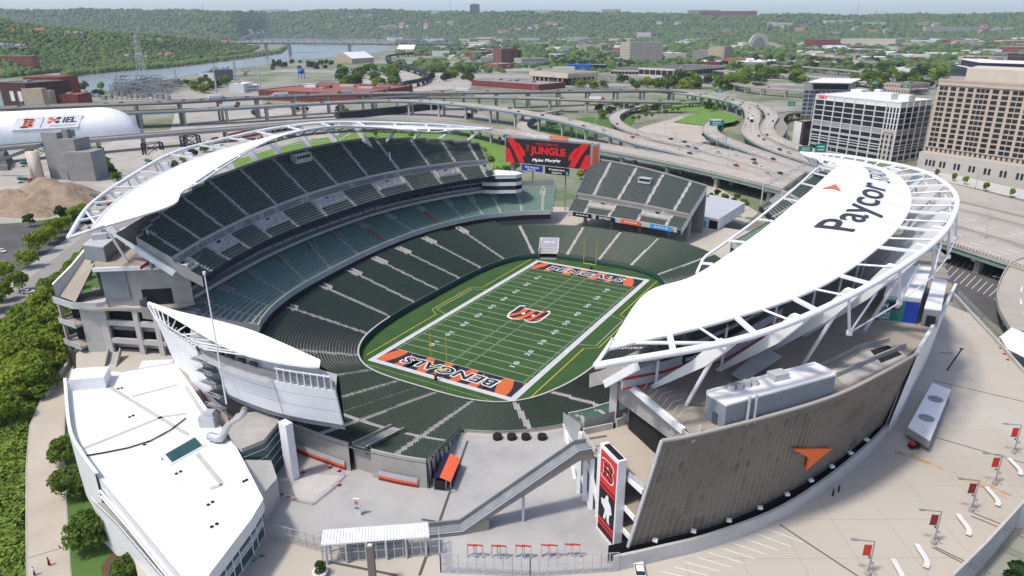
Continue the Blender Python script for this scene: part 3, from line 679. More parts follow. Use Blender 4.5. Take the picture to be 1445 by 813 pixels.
def canopy(label,sx):
    fx=np.array([sx,1,1.0]);R=spline(ring_k,NR)*fx;O=spline(out_k,NR)*fx;I=spline(inn_k,NR)*fx
    root=thing('roof_canopy',label,'stadium roof',(sx*72.5,-112,47.5))
    def S(i,v):
        p=O[i]*(1-v)+I[i]*v;w=np.linalg.norm(O[i]-I[i]);p=p.copy();p[2] += .045*w*4*v*(1-v)*.6;return p
    W_=[[S(i,v) for i in range(NR)] for v in np.linspace(0,1,9)]
    m=MB();m.grid(W_);lo=[[q-np.array([0,0,.45]) for q in r] for r in W_];m.grid(lo)
    m.grid([W_[0],lo[0]]);m.grid([W_[-1],lo[-1]]);m.build('membrane','membrane',root,True)
    m=MB()
    for i in range(8,NR-6,7): m.sweep([tuple(S(i,v)+np.array([0,0,.03])) for v in np.linspace(.02,.98,8)],[(-.09,0),(.09,0),(.09,.02),(-.09,.02)])
    mat('roof_seam',(.62,.62,.62),.6) if 'roof_seam' not in MT else 0;m.build('membrane_seam','roof_seam',root)
    m=MB();m.tube([tuple(p+np.array([0,0,.05])) for p in O[1:-1]],.32,6);m.build('membrane_edge_pipe','white_steel',root,True)
    m=MB();m.tube([tuple(p) for p in R],.62,10);m.build('ring_beam','white_steel',root,True)
    In=I.copy();dirx=(I-O);dirx /= np.maximum(np.linalg.norm(dirx,axis=1,keepdims=True),.5);s=np.linspace(0,1,NR);off=3.4*np.clip(np.minimum(s-.2,.86-s)/.04,0,1)[:,None]
    In=I+dirx*off;k=[i for i in range(NR) if off[i,0] > .01];m=MB();m.tube([tuple(In[i]) for i in k],.3,8);m.build('inner_pipe','white_steel',root,True)
    for i in k[3::6]:
        m=MB();m.beam(tuple(I[i]),tuple(In[i]),1.1,.25);m.build('inner_bracket','white_steel',root)
    # soffit lattice below the inner edge
    m=MB()
    for i in k[::3]:
        a=S(i,.97)-np.array([0,0,.5]);b=S(i,.60)-np.array([0,0,2.4]);c=S(min(i+3,NR-1),.97)-np.array([0,0,.5]);m.beam(tuple(a),tuple(b),.22);m.beam(tuple(b),tuple(c),.22)
        d=S(i,.15)-np.array([0,0,.5]);m.beam(tuple(b),tuple(d),.22)
    m.tube([tuple(S(i,.6)-np.array([0,0,2.4])) for i in k],.25,6);m.build('roof_truss','grey_steel',root)
    # radial arms from the membrane to the ring
    st=[int(round(x)) for x in np.linspace(6,NR-7,16)]
    for n_,i in enumerate(st):
        j=i
        m=MB();m.beam(tuple(O[i]),tuple(R[j]),.95,.5);m.build('radial_arm','white_steel',root)
        if sx > 0 and i+4 < NR-5: m=MB();m.tube([tuple(O[i+3]),tuple(R[i+4])],.22,6);m.build('radial_tie','white_steel',root)
    # big raking fins from the upper concourse to the ring, a post beside each
    fin_y=np.linspace(-97,88,15);ur=UR_R if sx > 0 else UR_L
    bkx=np.array([r_[-1] for r_ in zip(*ur)])
    for n_,yy in enumerate(fin_y):
        i=int(np.argmin(np.abs(R[:,1]-yy)));t=R[i];u=1-abs(yy+4)/110
        if yy > 45:
            q=bkx[int(np.argmin(np.abs(bkx[:,1]-yy)))];v_=I[int(np.argmin(np.abs(I[:,1]-yy)))]*.5+O[int(np.argmin(np.abs(O[:,1]-yy)))]*.5;m=MB();m.beam((q[0],q[1],q[2]-3),(v_[0],v_[1],v_[2]-.4),1.6,.9);m.build('raking_fin','white_steel',root);continue
        base=np.array([t[0]-sx*(14.5+3.5*u),t[1]+7.5-9*max(0,(yy-20)/70),UZ]);top=t-np.array([0,0,.9]);mid=base+(top-base)*.62
        m=MB();d=(top-base);ax=np.array([-d[1],d[0],0]);ax=ax/np.linalg.norm(ax);hor=np.array([d[0],d[1],0]);hor /= np.linalg.norm(hor)
        def sec(c,w,l): return [tuple(c+ax*a*w/2+hor*b*l/2) for a,b in ((-1,-1),(1,-1),(1,1),(-1,1))]
        V=sec(base,.9,1.2)+sec(mid,1.2,2.8)+sec(top-hor*1.6,1.2,3.2);F_=[]
        for q in (0,4): F_ += [(q+0,q+1,q+5,q+4),(q+1,q+2,q+6,q+5),(q+2,q+3,q+7,q+6),(q+3,q+0,q+4,q+7)]
        m.add(V,F_+[(0,3,2,1),(8,9,10,11)]);m.build('raking_fin','white_steel',root)
        if n_ % 2 == 0:
            b2=base+hor*8.2;b2[2]=UZ;t2=base+(top-base)*.78;m=MB();m.tube([tuple(b2),tuple(t2)],.38,8);m.build('slender_post','white_steel',root)
        b3=base+hor*.5;w_=base+(top-base)*.22+np.array([0,0,6.5])-hor*3;m=MB();m.tube([tuple(b3),tuple(w_)],.28,8);m.build('back_brace','white_steel',root)
    # hanging struts and cable outside the ring
    prev=None;nodes=[]
    for n_,i in enumerate(range(24,80,7)):
        o_=R[i]-O[i];o_[2]=0;o_ /= np.linalg.norm(o_);nd=R[i]+o_*1.5+np.array([0,4.0,-8.0]);nodes.append(nd)
        m=MB();m.tube([tuple(R[i]),tuple(nd)],.3,6);m.tube([tuple(nd),tuple(R[min(i+4,NR-1)]-np.array([0,0,2.5]))],.2,6);m.cyl((nd[0],nd[1],nd[2]-.4),.55,.8,8);m.build('hanging_strut','white_steel',root)
    m=MB();m.tube([tuple(q) for q in nodes],.13,5);m.build('cable','white_steel',root)
    m=MB()
    for a,b in ((0,0),(NR-1,NR-1)): m.tube([tuple(R[a]),tuple(I[a]),tuple(I[a]+(I[8 if a == 0 else -9]-I[a])*.2)],.4,6)
    m.tube([tuple(I[1]),tuple(R[10])],.32,6);m.build('tip_frame','white_steel',root,True)
    return root,S,O,I
canL,SL_,OL_,IL_=canopy('left white crescent roof canopy above the left upper deck',-1)
canR,SR_,OR_,IR_=canopy('right white crescent roof canopy lettered Paycor Stadium with orange arrow',1)
def on_canopy(name,verts,faces,mt,y0,ux,v0,vx,lift=.16,label=None):
    """flat print carried onto the right canopy: verts 2D -> (along y, across v)"""
    P=[]
    for a,b in verts:
        y=y0+a*ux;i=float(np.interp(y,OR_[:,1],np.arange(NR)));i0=int(i);f=i-i0;v=v0+b*vx
        P.append(SR_(i0,v)*(1-f)+SR_(min(i0+1,NR-1),v)*f+np.array([0,0,lift]))
    m=MB();m.v=[tuple(p) for p in P];m.f=list(faces);return m.build(name,mt,canR,label=label)
mat('letter_grey',(.045,.05,.065),.6)
def sub_text(txt,bold=0.0):
    v,f=text_mesh(txt,1,0,bold);lo,hi=v.min(0),v.max(0);return (v-(lo+hi)/2),f,hi-lo
v,f,s_=sub_text('Paycor',.012);on_canopy('roof_lettering',v*np.array([1/s_[0],1/s_[1]]),f,'letter_grey',-21.5,38,.40,.44)
v,f,s_=sub_text('STADIUM',-.008);on_canopy('roof_lettering',v*np.array([1/s_[0],1/s_[1]]),f,'letter_grey',18.5,30,.36,.27)
ar=np.array([(-.5,.1),(.30,.5),(.62,.02),(.30,-.02)]);on_canopy('roof_arrow',np.array([(-.05,-.62),(.5,.10),(-.05,.72),(.10,.04)]),[(0,1,3),(3,1,2)],'orange_sign',-15,8.5,.80,.15)

# ---------------------------------------------------------------- podium, plaza and parking deck
def sheet(name,poly,z,mt,parent=None,holes=(),kind=None):
    loops=[[Vector((p[0],p[1],0)) for p in poly]]+[[Vector((p[0],p[1],0)) for p in h] for h in holes]
    tri=tessellate_polygon(loops);pts=[p for l in loops for p in l];m=MB();m.v=[(p.x,p.y,z) for p in pts];m.f=[]
    for t in tri:
        a,b,c=(pts[i] for i in t);m.f.append(tuple(t) if (b-a).cross(c-a).z > 0 else (t[0],t[2],t[1]))
    return m.build(name,mt,parent,kind=kind)
inner=[tuple(p[:2]) for p in LROWS[25][:-1:4]]
edgeR=[G2(1346,418,PZ),G2(1375,450,PZ),G2(1405,482,PZ),G2(1440,522,PZ),G2(1475,560,PZ)]
outer=[(-62,-124),(-30,-139),(0,-150),(30,-165),(60,-175),(95,-170),(125,-150),G2(1345,813,PZ),G2(1390,770,PZ),G2(1445,706,PZ),(165,-35),(170,5)]
outer += edgeR[::-1]+[(137,60),(122,72),(100,100),(60,126),(0,130),(-45,128),(-85,108),(-106,60),(-112,20),(-112,-40),(-106,-90),(-96,-106),(-80,-115)]
pod=sheet('podium',outer,PZ,'deck',None,[inner],'structure')
m=MB();n=len(outer)
for i in range(n):
    a,b=outer[i],outer[(i+1) % n];m.add([(*a,PZ),(*b,PZ),(*b,GZ),(*a,GZ)],[(0,1,2,3)])
o=m.build('podium_wall','concrete_light',None,kind='structure')
gp=[G2(388,600,PZ),G2(380,690,PZ),G2(378,748,PZ),G2(420,757,PZ),G2(455,765,PZ),G2(612,757,PZ),G2(622,806,PZ),G2(745,812,PZ),G2(872,806,PZ),(78,-104),(74,-92),(66,-80)]
g2=[tuple(p[:2]) for p in LROWS[26] if p[1] < -72 and -55 < p[0] < 56];g2=sorted(g2,key=lambda q: -q[0])[::3]
plz=sheet('plaza',gp+g2+[(-50,-108)],PZ+.012,'plaza',None,(),'structure')
# black trench lines and paler slabs in the plaza
m=MB()
for L in ([(660,622),(620,737)],[(620,737),(595,733)],[(607,770),(592,812)],[(460,792),(560,812)]):
    m.sweep([tuple(G(*q,PZ+.02)) for q in L],[(-.28,0),(.28,0),(.28,.006),(-.28,.006)])
m.build('drain_channel','joint',plz)
sheet('patched_slab',[G2(398,700,PZ),G2(432,668,PZ),G2(486,672,PZ),G2(440,712,PZ)],PZ+.018,'concrete_light',plz)
# joints of the parking deck, painted bays, rust stain
m=MB()
for L in ([(1100,740),(1215,816)],[(1316,616),(1450,655)],[(1315,772),(1392,812)],[(1320,772),(1398,810)],[(1370,728),(1448,760)],[(1374,724),(1450,755)],[(1317,537),(1450,568)],[(1325,497),(1345,499)]):
    m.sweep([tuple(G(*q,PZ+.012)) for q in L],[(-.16,0),(.16,0),(.16,.006),(-.16,.006)])
m.build('expansion_joint','joint',pod)
m=MB()
for k in range(10):
    a=G(1132-k*16.6,765+k*5.9,PZ+.012);b=G(1085-k*16.8,747+k*6.6,PZ+.012);m.sweep([tuple(a),tuple(b)],[(-.09,0),(.09,0),(.09,.006),(-.09,.006)])
m.build('bay_line','paint_white',pod)
L=[(1262,637),(1290,645),(1318,657),(1345,668),(1375,680),(1400,690),(1425,702)];m=MB();w=(1.5,1.7,1.3,1.6,2.0,2.3,2.6)
P=[G(*q,PZ+.008) for q in L];up=[];dn=[]
for i,p in enumerate(P): d=P[min(i+1,6)]-P[max(i-1,0)];d /= np.linalg.norm(d);nn=np.array([-d[1],d[0],0]);up.append(p+nn*w[i]*.5);dn.append(p-nn*w[i]*.5)
m.grid([up,dn]);mt=mat('rust_stain',(.46,.42,.36),.9,(.40,.22,.085),.9,contrast=(.38,.62),streak=(.35,.9,1));m.build('rust_stain','rust_stain',pod)
def in_poly(q,P):
    c=False
    for i in range(len(P)):
        a,b=P[i],P[i-1]
        if (a[1] > q[1]) != (b[1] > q[1]) and q[0] < (b[0]-a[0])*(q[1]-a[1])/(b[1]-a[1])+a[0]: c=not c
    return c
m=MB();mat('slab_joint',(.35,.315,.265),.9);bwp=[(77,-108.8),(90,-95),(99,-82),(106.2,-66.5),(113,-48),(118.3,-29),(121.8,-6),(125,18)]
for ax_ in (0,1):
    for k in range(-9,16):
        for j in range(-60,60):
            u=np.array((.87,.5)) if ax_ == 0 else np.array((-.5,.87));v=np.array((-u[1],u[0]));p=np.array((118,-70))+u*j*3+v*k*10.5;q=p+u*3
            if in_poly(p,outer) and in_poly(q,outer) and all(w_[0] > np.interp(w_[1],[z_[1] for z_ in bwp],[z_[0] for z_ in bwp])+.6 for w_ in (p,q)) and p[1] > -175 and p[1] < 40: n_=v*.06;m.add([(*(p-n_),PZ+.006),(*(q-n_),PZ+.006),(*(q+n_),PZ+.006),(*(p+n_),PZ+.006)],[(0,1,2,3)])
m.build('slab_joint','slab_joint',pod,kind='stuff')
# parapets of the deck
m=MB();m.sweep([(*q,PZ) for q in edgeR],[(-.25,0),(.25,0),(.25,1.1),(-.25,1.1)]);m.build('parapet','concrete_light',pod)
m=MB();m.sweep([tuple(G(*q,PZ)) for q in ((1343,818),(1390,772),(1450,706))],[(-.25,0),(.25,0),(.25,1.3),(-.25,1.3)]);m.build('parapet','concrete_light',pod)

# ---------------------------------------------------------------- right concourse building with the panelled wall
fac_b=spline(np.array([(77.8,-105.4),(83,-99.8),(90.5,-91.2),(99,-77.4),(107.4,-58.8),(115.9,-35)]),80);fac_t=spline(np.array([(82.7,-107),(87.4,-102),(97.8,-88.6),(105.7,-76.8),(112.0,-64),(118.0,-50.3)]),80)
FB=resamp(np.column_stack([fac_b,np.full(80,9.4)]),161);FT=resamp(np.column_stack([fac_t,np.full(80,34.2)]),161)
conc=thing('concourse_building','right concourse building with curved brown panel wall and orange arrow emblem','building',(92,-85,PZ))
def fac(u,v): i=min(max(u*160,0),159.999);j=int(i);f=i-j;a=FB[j]*(1-f)+FB[j+1]*f;b=FT[j]*(1-f)+FT[j+1]*f;return a+(b-a)*v
def fac_n(u): a=fac(u+.005,.5)-fac(u-.005,.5);b=fac(u,.6)-fac(u,.4);n_=np.cross(a,b);return n_/np.linalg.norm(n_)
m=MB();m.grid([[fac(u,0)-fac_n(min(max(u,.01),.99))*.0 for u in np.linspace(0,1,60)],[fac(u,1)-fac_n(min(max(u,.01),.99))*.0 for u in np.linspace(0,1,60)]]);m.build('panel_backing','mullion',conc)
NCO,NRO=58,13;rest={};cnt=0
blot=[(random.random(),random.random(),random.uniform(.05,.16)) for _ in range(16)]
for c_ in range(NCO):
    for r_ in range(NRO):
        u0,u1=(c_+.06)/NCO,(c_+.94)/NCO;v0,v1=(r_+.03)/NRO,(r_+.97)/NRO
        if r_ == NRO-1: u0,u1=c_/NCO,(c_+1)/NCO
        um,vm=(u0+u1)/2,(v0+v1)/2;dk=sum(max(0,1-math.hypot((um-x)*1.6,vm-y)/s) for x,y,s in blot)
        q=random.random()*.8+dk*.8;mt='mesh_panel' if q < .68 else ('mesh_mid' if q < 1.02 else 'mesh_dark')
        n_=fac_n(min(max(um,.01),.99));A=[fac(u0,v0),fac(u1,v0),fac(u1,v1),fac(u0,v1)];B2=[p+n_*.05 for p in A]
        V=A+B2;F_=[(4,5,6,7),(0,1,5,4),(1,2,6,5),(2,3,7,6),(3,0,4,7)]
        if um < .43 and cnt < 300: cnt += 1;MB().add(V,F_).build('wall_panel',mt,conc)
        else: rest.setdefault(mt,MB()).add(V,F_)
for mt,b_ in rest.items(): b_.build('wall_panel_field',mt,conc,kind='stuff')
m=MB();m.sweep([tuple(fac(u,1)) for u in np.linspace(0,1,60)],[(-.5,0),(.15,0),(.15,.35),(-.5,.35)]);m.build('coping','mullion',conc)
m=MB();m.beam(tuple(fac(0,0)),tuple(fac(0,1)),.5,.5);m.build('edge_mullion','lead',conc)
# arrow emblem, stood off the panels
def fac_at(px,py):
    best=None
    for u in np.linspace(.1,.9,161):
        for v in np.linspace(0,1,41):
            x,y,_=scr(fac(u,v));d=(x-px)**2+(y-py)**2
            if best is None or d < best[0]: best=(d,u,v)
    return best[1],best[2]
AP=[]
for px,py in ((1113.5,629.5),(1170,629.5),(1134.5,660),(1137.5,641.5)): u,v=fac_at(px,py);AP.append((fac(u,v)+fac_n(u)*.35,fac_n(u)))
m=MB();m.add([p for p,n_ in AP]+[p+n_*.4 for p,n_ in AP],[(4,7,6),(4,5,7) if 0 else (4,7,5),(5,7,6) if 0 else (7,6,5),(0,1,5,4),(1,2,6,5),(2,3,7,6),(3,0,4,7)])
m.f=[m.f[0]] if 0 else [(4,5,7),(5,6,7),(0,4,5,1),(1,5,6,2),(2,6,7,3),(3,7,4,0)]
m.build('arrow_emblem','orange',conc)
# white base wall, tall white end wall
bw=[(76.6,-109.2),(83.5,-102),(90.2,-94.5),(99.2,-81.5),(106.4,-66),(113,-47.8),(116.5,-36)]
bw=spline(np.array(bw),40);m=MB();m.sweep([(*p,PZ) for p in bw],[(-.3,0),(.3,0),(.3,3.2),(-.3,3.2)]);m.build('base_wall','concrete_light',conc)
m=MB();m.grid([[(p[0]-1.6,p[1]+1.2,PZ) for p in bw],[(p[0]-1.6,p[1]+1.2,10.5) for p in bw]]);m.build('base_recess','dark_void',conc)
wb=spline(np.array([(116.2,-36.5),(118.3,-29),(121.6,-6),(124.8,16),(126,32)]),24);wt=spline(np.array([(118.3,-49.8),(119.8,-41),(121.6,-30),(123.9,-16),(126.5,2)]),24)
rows_=[[(*(wb[i]*(1-v)+wt[i]*v),PZ+(34.2-PZ)*v) for i in range(24)] for v in np.linspace(0,1,6)]
m=MB();m.grid(rows_);m.grid([[(p[0]-.7,p[1],p[2]) for p in r] for r in rows_]);m.grid([rows_[-1],[(p[0]-.7,p[1],p[2]) for p in rows_[-1]]]);m.build('end_wall','white_panel',conc)
# upper concourse slab
up_in=[(65.3,-85.6),(74,-70),(82,-48),(88,-20),(89,20),(86,50)];up_out=[tuple(p[:2]) for p in FT[:150:8]]
slabR=[(84.3,-100.6)]+[(p[0]-.5,p[1]) for p in up_out[2:]]+[(119,-42),(121,-30),(123.2,-16),(125.5,2),(121,50),(86,52)]+up_in[::-1]
def slab(name,poly,z0,z1,mt,parent): 
    o=sheet(name,poly,z1,mt,parent);m=MB();n=len(poly)
    for i in range(n): a,b=poly[i],poly[(i+1) % n];m.add([(*a,z1),(*b,z1),(*b,z0),(*a,z0)],[(0,1,2,3)])
    m.add([(*p,z0) for p in poly],[tuple(range(n))]);m.build(name+'_edge','concrete',o);return o
mat('concourse_floor',(.34,.30,.255),.85,(.25,.22,.19),.1,detail=8,col3=(.42,.36,.29),scale3=.05)
slab('upper_floor',slabR,UZ-.9,UZ,'concourse_floor',conc)
slab('terrace_floor',[(68.8,-96.8),(71.6,-98.5),(76.3,-102),(79.6,-104.3),(86.5,-96.5),(95,-84),(83,-72),(74,-81)],20.9,21.5,'beige_paving',conc)
for z in (15.6,10.6): slab('balcony',[(71.0,-97.5),(76.0,-102.8),(78.6,-104.6),(88,-92),(80,-80)],z-.8,z,'concourse_floor',conc)
m=MB()
for z in (21.5,15.6,10.6):
    L=[(68.6,-96.9),(71.4,-98.6),(76.2,-102.3),(79.4,-104.4)] if z > 20 else [(71.0,-97.6),(76.0,-102.9),(78.4,-104.7)]
    m.sweep([(*q,z-.8) for q in L],[(-.12,0),(.2,0),(.2,1.0),(-.12,1.0)])
m.build('slab_edge','white_steel',conc)
m=MB();m.sweep([(68.8,-96.8,21.7),(71.4,-98.6,21.7),(76.2,-102.3,21.7),(79.6,-104.2,21.7)],[(-.06,0),(.06,0),(.06,1.1),(-.06,1.1)]);m.build('guard_rail','lead',conc)
m=MB();m.prism([(73.5,-91),(80,-98),(92,-84),(84,-74)],PZ,20.8);m.build('stair_core','concrete_dark',conc)
m=MB();m.beam((65.0,-85.8,UZ-.2),(84.6,-100.9,UZ-.2),.8,1.1);m.build('edge_beam','white_steel',conc)
m=MB();m.add([(66.2,-85.0,UZ-.8),(82.5,-97.8,UZ-.8),(82.5,-97.8,28.5),(66.2,-85.0,26.5)],[(0,1,2,3)]);m.build('beam_wall','concrete',conc)
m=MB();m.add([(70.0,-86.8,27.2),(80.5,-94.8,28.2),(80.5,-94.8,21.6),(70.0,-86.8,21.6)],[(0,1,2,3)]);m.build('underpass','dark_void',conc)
for q in ((66.2,-85.2),(82.4,-97.4)): m=MB();m.box((*q,21.5),(1.6,1.6,11.2));m.build('column','concrete_light',conc)
m=MB()                                            # mesh guard inside the edge beam
for k in range(15):
    a=np.array((66.5,-85.2))+(np.array((83.8,-99.2))-np.array((66.5,-85.2)))*k/14;m.beam((a[0],a[1],UZ),(a[0]+.7,a[1]+1.0,UZ+1.5),.08);m.beam((a[0]+.7,a[1]+1.0,UZ+1.5),(a[0]+1.9,a[1]+2.7,UZ+1.5),.05)
m.build('guard_rail','lead',conc)
m=MB()                                            # stair between the two levels, beside the panel wall
for k in range(26):
    t=k/26;a=np.array((83.2,-104.0,0))*(1-t)+np.array((86.6,-101.8,0))*0+np.array((77.6,-97.5,0))*t if 0 else np.array((85.6-6.6*t,-101.6+7.2*t,0));m.box((a[0],a[1],UZ-(UZ-21.5)*t-.45),(3.6,.55,.45),math.radians(-44))
m.build('stair_flight','aisle',conc)
m=MB();m.beam((87.2,-100.0,UZ+.9),(80.6,-92.8,22.4),.12,1.0);m.build('stair_rail','lead',conc)
# concession wall under the upper deck
cw=[(70.5,-93.0),(76.4,-86.0),(84.4,-70.5),(91,-48)];m=MB();m.sweep([(*q,UZ) for q in cw],[(0,0),(.5,0),(.5,4.4),(0,4.4)]);k_=m.build('concession_wall','lead',conc)
m=MB();m.sweep([(*q,UZ+2.0) for q in cw],[(-.12,0),(0,0),(0,.5),(-.12,.5)]);m.sweep([(*q,UZ) for q in cw],[(-.12,0),(0,0),(0,.35),(-.12,.35)]);m.build('red_band','red',k_)
d=np.array((84.4-76.4,-70.5+86.0));L_=np.linalg.norm(d);d /= L_;nrm=np.array((d[1],-d[0]))
c=np.array((76.4,-86.0))+d*8+nrm*.2
m=MB();m.box((c[0],c[1],UZ+2.7),(7.2,.2,1.7),math.atan2(d[1],d[0]));s_=m.build('menu_board','black',k_)
text_on('menu_lettering','FAVORITES','paint_white',s_,(c[0]+nrm[0]*.1,c[1]+nrm[1]*.1,UZ+3.4),(d[0],d[1],0),(0,0,1),w=6.2,h=.9,bold=.03,off=.05)
# raised metal hatch, plant room, service building with the big banner
m=MB();P=[G(1033,527,UZ+1.2),G(1050,537,UZ+1.2),G(1103,502,UZ+3.2),G(1078,490,UZ+3.2)];m.add([tuple(p) for p in P]+[(p[0],p[1],p[2]-.4) for p in P],[(0,1,2,3),(0,4,5,1),(1,5,6,2),(2,6,7,3),(3,7,4,0)]);m.build('metal_ramp','lead',conc)
A,B,C_=(86.4,-95.0),(90.4,-97.4),(105.0,-76.8);D_=(A[0]+C_[0]-B[0],A[1]+C_[1]-B[1])
pl=[A,B,C_,D_];m=MB();m.prism(pl,UZ,UZ+4.4);pr=m.build('plant_room','grey_panel',conc)
m=MB();m.prism([(p[0],p[1]) for p in pl],UZ+4.4,UZ+4.75);m.build('plant_roof','white_roof',pr)
m=MB();m.sweep([(*q,UZ+4.75) for q in (A,D_,C_)],[(-.25,0),(.05,0),(.05,.5),(-.25,.5)]);m.build('roof_kerb','white_steel',pr)
ctr=np.array(A)*.75+np.array(C_)*.25
for k in range(4): m=MB();m.cyl((ctr[0]+k*1.0-1.2,ctr[1]+k*1.4-1.6,UZ+4.75),.7,1.1,10);m.build('exhaust_fan','galv',pr)
m=MB();m.box((ctr[0]+5,ctr[1]+7,UZ+4.75),(3.2,2.2,1.2),.9);m.build('air_handler','lead',pr)
m=MB();q=np.array(B)*.82+np.array(C_)*.18
for k in range(2): m.tube([(q[0]+k*.9+.4,q[1]+k*1.2-.3,UZ),(q[0]+k*.9+.4,q[1]+k*1.2-.3,UZ+5.4)],.26,8)
m.build('flue','galv',pr)
m=MB();q=np.array(A)*.45+np.array(B)*.55;dd=np.array(B)-np.array(A);m.box((q[0]+.03*dd[1],q[1]-.02*dd[0],UZ),(1.1,.2,2.2),math.atan2(dd[1],dd[0]));m.build('door','glass_blue',pr)
gb=[(110.2,-33.0),(117.6,-31.6),(119.6,-6),(111.4,-8)]
m=MB();m.prism(gb,UZ,UZ+6.2);sb=m.build('service_block','lead',conc);m=MB();m.prism(gb,UZ+6.2,UZ+6.5);m.build('service_roof','white_roof',sb)
e0=np.array((*gb[0],UZ));e1=np.array((*gb[1],UZ));dx=e1-e0;n_=np.array([dx[1],-dx[0],0]);n_ /= np.linalg.norm(n_)
def panel_(nm,u0,u1,z0,z1,mt,par,off=.06): m=MB();m.add([tuple(e0+dx*u0+n_*off+np.array([0,0,z0])),tuple(e0+dx*u1+n_*off+np.array([0,0,z0])),tuple(e0+dx*u1+n_*off+np.array([0,0,z1])),tuple(e0+dx*u0+n_*off+np.array([0,0,z1]))],[(0,1,2,3)]);return m.build(nm,mt,par)
gs=panel_('green_banner',.0,.62,.25,5.4,'teal_sign',sb);bs=panel_('blue_banner',.62,1.0,.25,5.4,'blue_sign',sb)
panel_('banner_card',.17,.52,3.2,4.9,'navy',gs,.1);panel_('banner_card',.34,.50,3.4,4.7,'red_bright',gs,.12)
text_on('banner_emblem','B','paint_white',gs,e0+dx*.43+np.array([0,0,4.05]),dx,(0,0,1),w=.9,h=1.0,off=.16,bold=.02)
text_on('banner_lettering','BENGALS','paint_white',gs,e0+dx*.33+np.array([0,0,1.9]),dx,(0,0,1),w=3.2,h=.75,off=.12,bold=.02);text_on('banner_lettering','CHECKING','paint_white',gs,e0+dx*.33+np.array([0,0,.95]),dx,(0,0,1),w=3.2,h=.75,off=.12,bold=.02)
text_on('banner_lettering','N','paint_white',bs,e0+dx*.81+np.array([0,0,3.9]),dx,(0,0,1),w=1.0,h=1.0,off=.12,bold=.03);text_on('banner_lettering','First Financial','paint_white',bs,e0+dx*.81+np.array([0,0,2.85]),dx,(0,0,1),w=2.2,h=.4,off=.12);text_on('banner_lettering','Bank','paint_white',bs,e0+dx*.81+np.array([0,0,2.3]),dx,(0,0,1),w=1.0,h=.4,off=.12)
gb2=[(118.6,-31.6),(121.9,-31),(123.4,-8),(120.4,-8)];m=MB();m.prism(gb2,UZ,UZ+4.0);s2=m.build('service_annex','grey_panel',conc);m=MB();m.prism(gb2,UZ+4.0,UZ+4.3);m.build('annex_roof','white_roof',s2);m=MB();m.box((120.3,-31.5,UZ),(1.8,.3,2.6));m.build('roller_door','dark_void',s2)
# sunken ramp behind the panel wall
m=MB();P=[(103.5,-66),(108.5,-52.5),(113.2,-46),(116.6,-51),(112,-60.5),(107,-71)]
sheet('sunken_ramp',P,UZ+.02,'aisle',conc);sheet('ramp_mouth',[(109.6,-51.5),(112.8,-47),(115.6,-50.5),(112.0,-57)],UZ+.04,'dark_void',conc)
m=MB();m.sweep([(98,-72,UZ),(103.2,-62,UZ),(107.5,-52,UZ),(112.8,-45,UZ)],[(-.15,0),(.15,0),(.15,1.1),(-.15,1.1)]);m.sweep([(104.8,-68,UZ),(110.6,-56.5,UZ),(116,-46.5,UZ)],[(-.15,0),(.15,0),(.15,1.1),(-.15,1.1)]);m.build('ramp_parapet','concrete',conc)
for k in range(9):                                   # floodlights along the foot of the panel wall
    u=.06+k*.098;p=fac(u,.035)+fac_n(u)*.7;m=MB();m.box((p[0],p[1],p[2]),(.9,.7,.5),u*1.2);m.beam(tuple(p),tuple(fac(u,.035)),.2);m.build('floodlight','white_steel',conc)
m=MB()
for k in range(12): u=k/11;p=fac(u,0);m.box((p[0]-.6,p[1]+.4,PZ),(.5,.5,3.2))
m.build('base_post','lead',conc)
# body behind the panels so that nothing shows through
core=[tuple(p[:2]+np.array((-2.2,1.8))) for p in FB[36::12]];m=MB();m.prism(core+[(100,-20),(86,-50),(84,-76)],PZ,UZ-1.0);m.build('core','concrete_dark',conc)
rb=[(112,-32),(118,-28),(120.5,-6),(123.5,14),(124.5,34),(119,55),(100,60),(94,0),(100,-25)]
m=MB();m.prism(rb,PZ,UZ-1.0);m.build('core','concrete',conc)

# ---------------------------------------------------------------- sign tower, escalator
tw=thing('sign_tower','tall pylon with red and black striped player banner beside the escalator','sign tower',(72,-102,PZ))
a0=np.array((69.4,-100.2));a1=np.array((74.6,-104.1));dd=(a1-a0)/np.linalg.norm(a1-a0);nn=np.array((dd[1],-dd[0]));nn=nn if nn[1] < 0 else -nn
m=MB();bk=-nn*1.7;m.prism([tuple(a0),tuple(a1),tuple(a1+bk),tuple(a0+bk)],PZ,25.6);m.build('pylon','white_panel',tw)
m=MB();q=[tuple(a0+dd*.9-nn*.3),tuple(a1-dd*.5-nn*.3),tuple(a1-dd*.5+bk*.85),tuple(a0+dd*.9+bk*.85)];m.prism(q,25.61,25.7);m.build('pylon_top','black',tw)
o3=np.array((*a0,0));d3=np.array((*dd,0));n3=np.array((*nn,0))
def strip(nm,z0,z1,mt,u0=.10,u1=.94,sk=0.0,off=.06):
    L_=np.linalg.norm(a1-a0);m=MB();m.add([tuple(o3+d3*L_*u0+n3*off+np.array([0,0,z0+sk])),tuple(o3+d3*L_*u1+n3*off+np.array([0,0,z0])),tuple(o3+d3*L_*u1+n3*off+np.array([0,0,z1])),tuple(o3+d3*L_*u0+n3*off+np.array([0,0,z1+sk]))],[(0,1,2,3)]);return m.build(nm,mt,tw)
strip('banner',7.2,24.9,'pylon_red');strip('banner_stripe',10.2,17.0,'black',off=.08);strip('banner_stripe',7.4,8.6,'black',off=.08);strip('banner_stripe',17.5,17.9,'black',off=.08);strip('banner_stripe',9.1,9.5,'black',off=.08)
emblem(tw,tuple(o3+d3*3.3+np.array([0,0,21.5])),tuple(d3),(0,0,1),3.6,off=.1,step=.02,base='black',stripe='pylon_red')
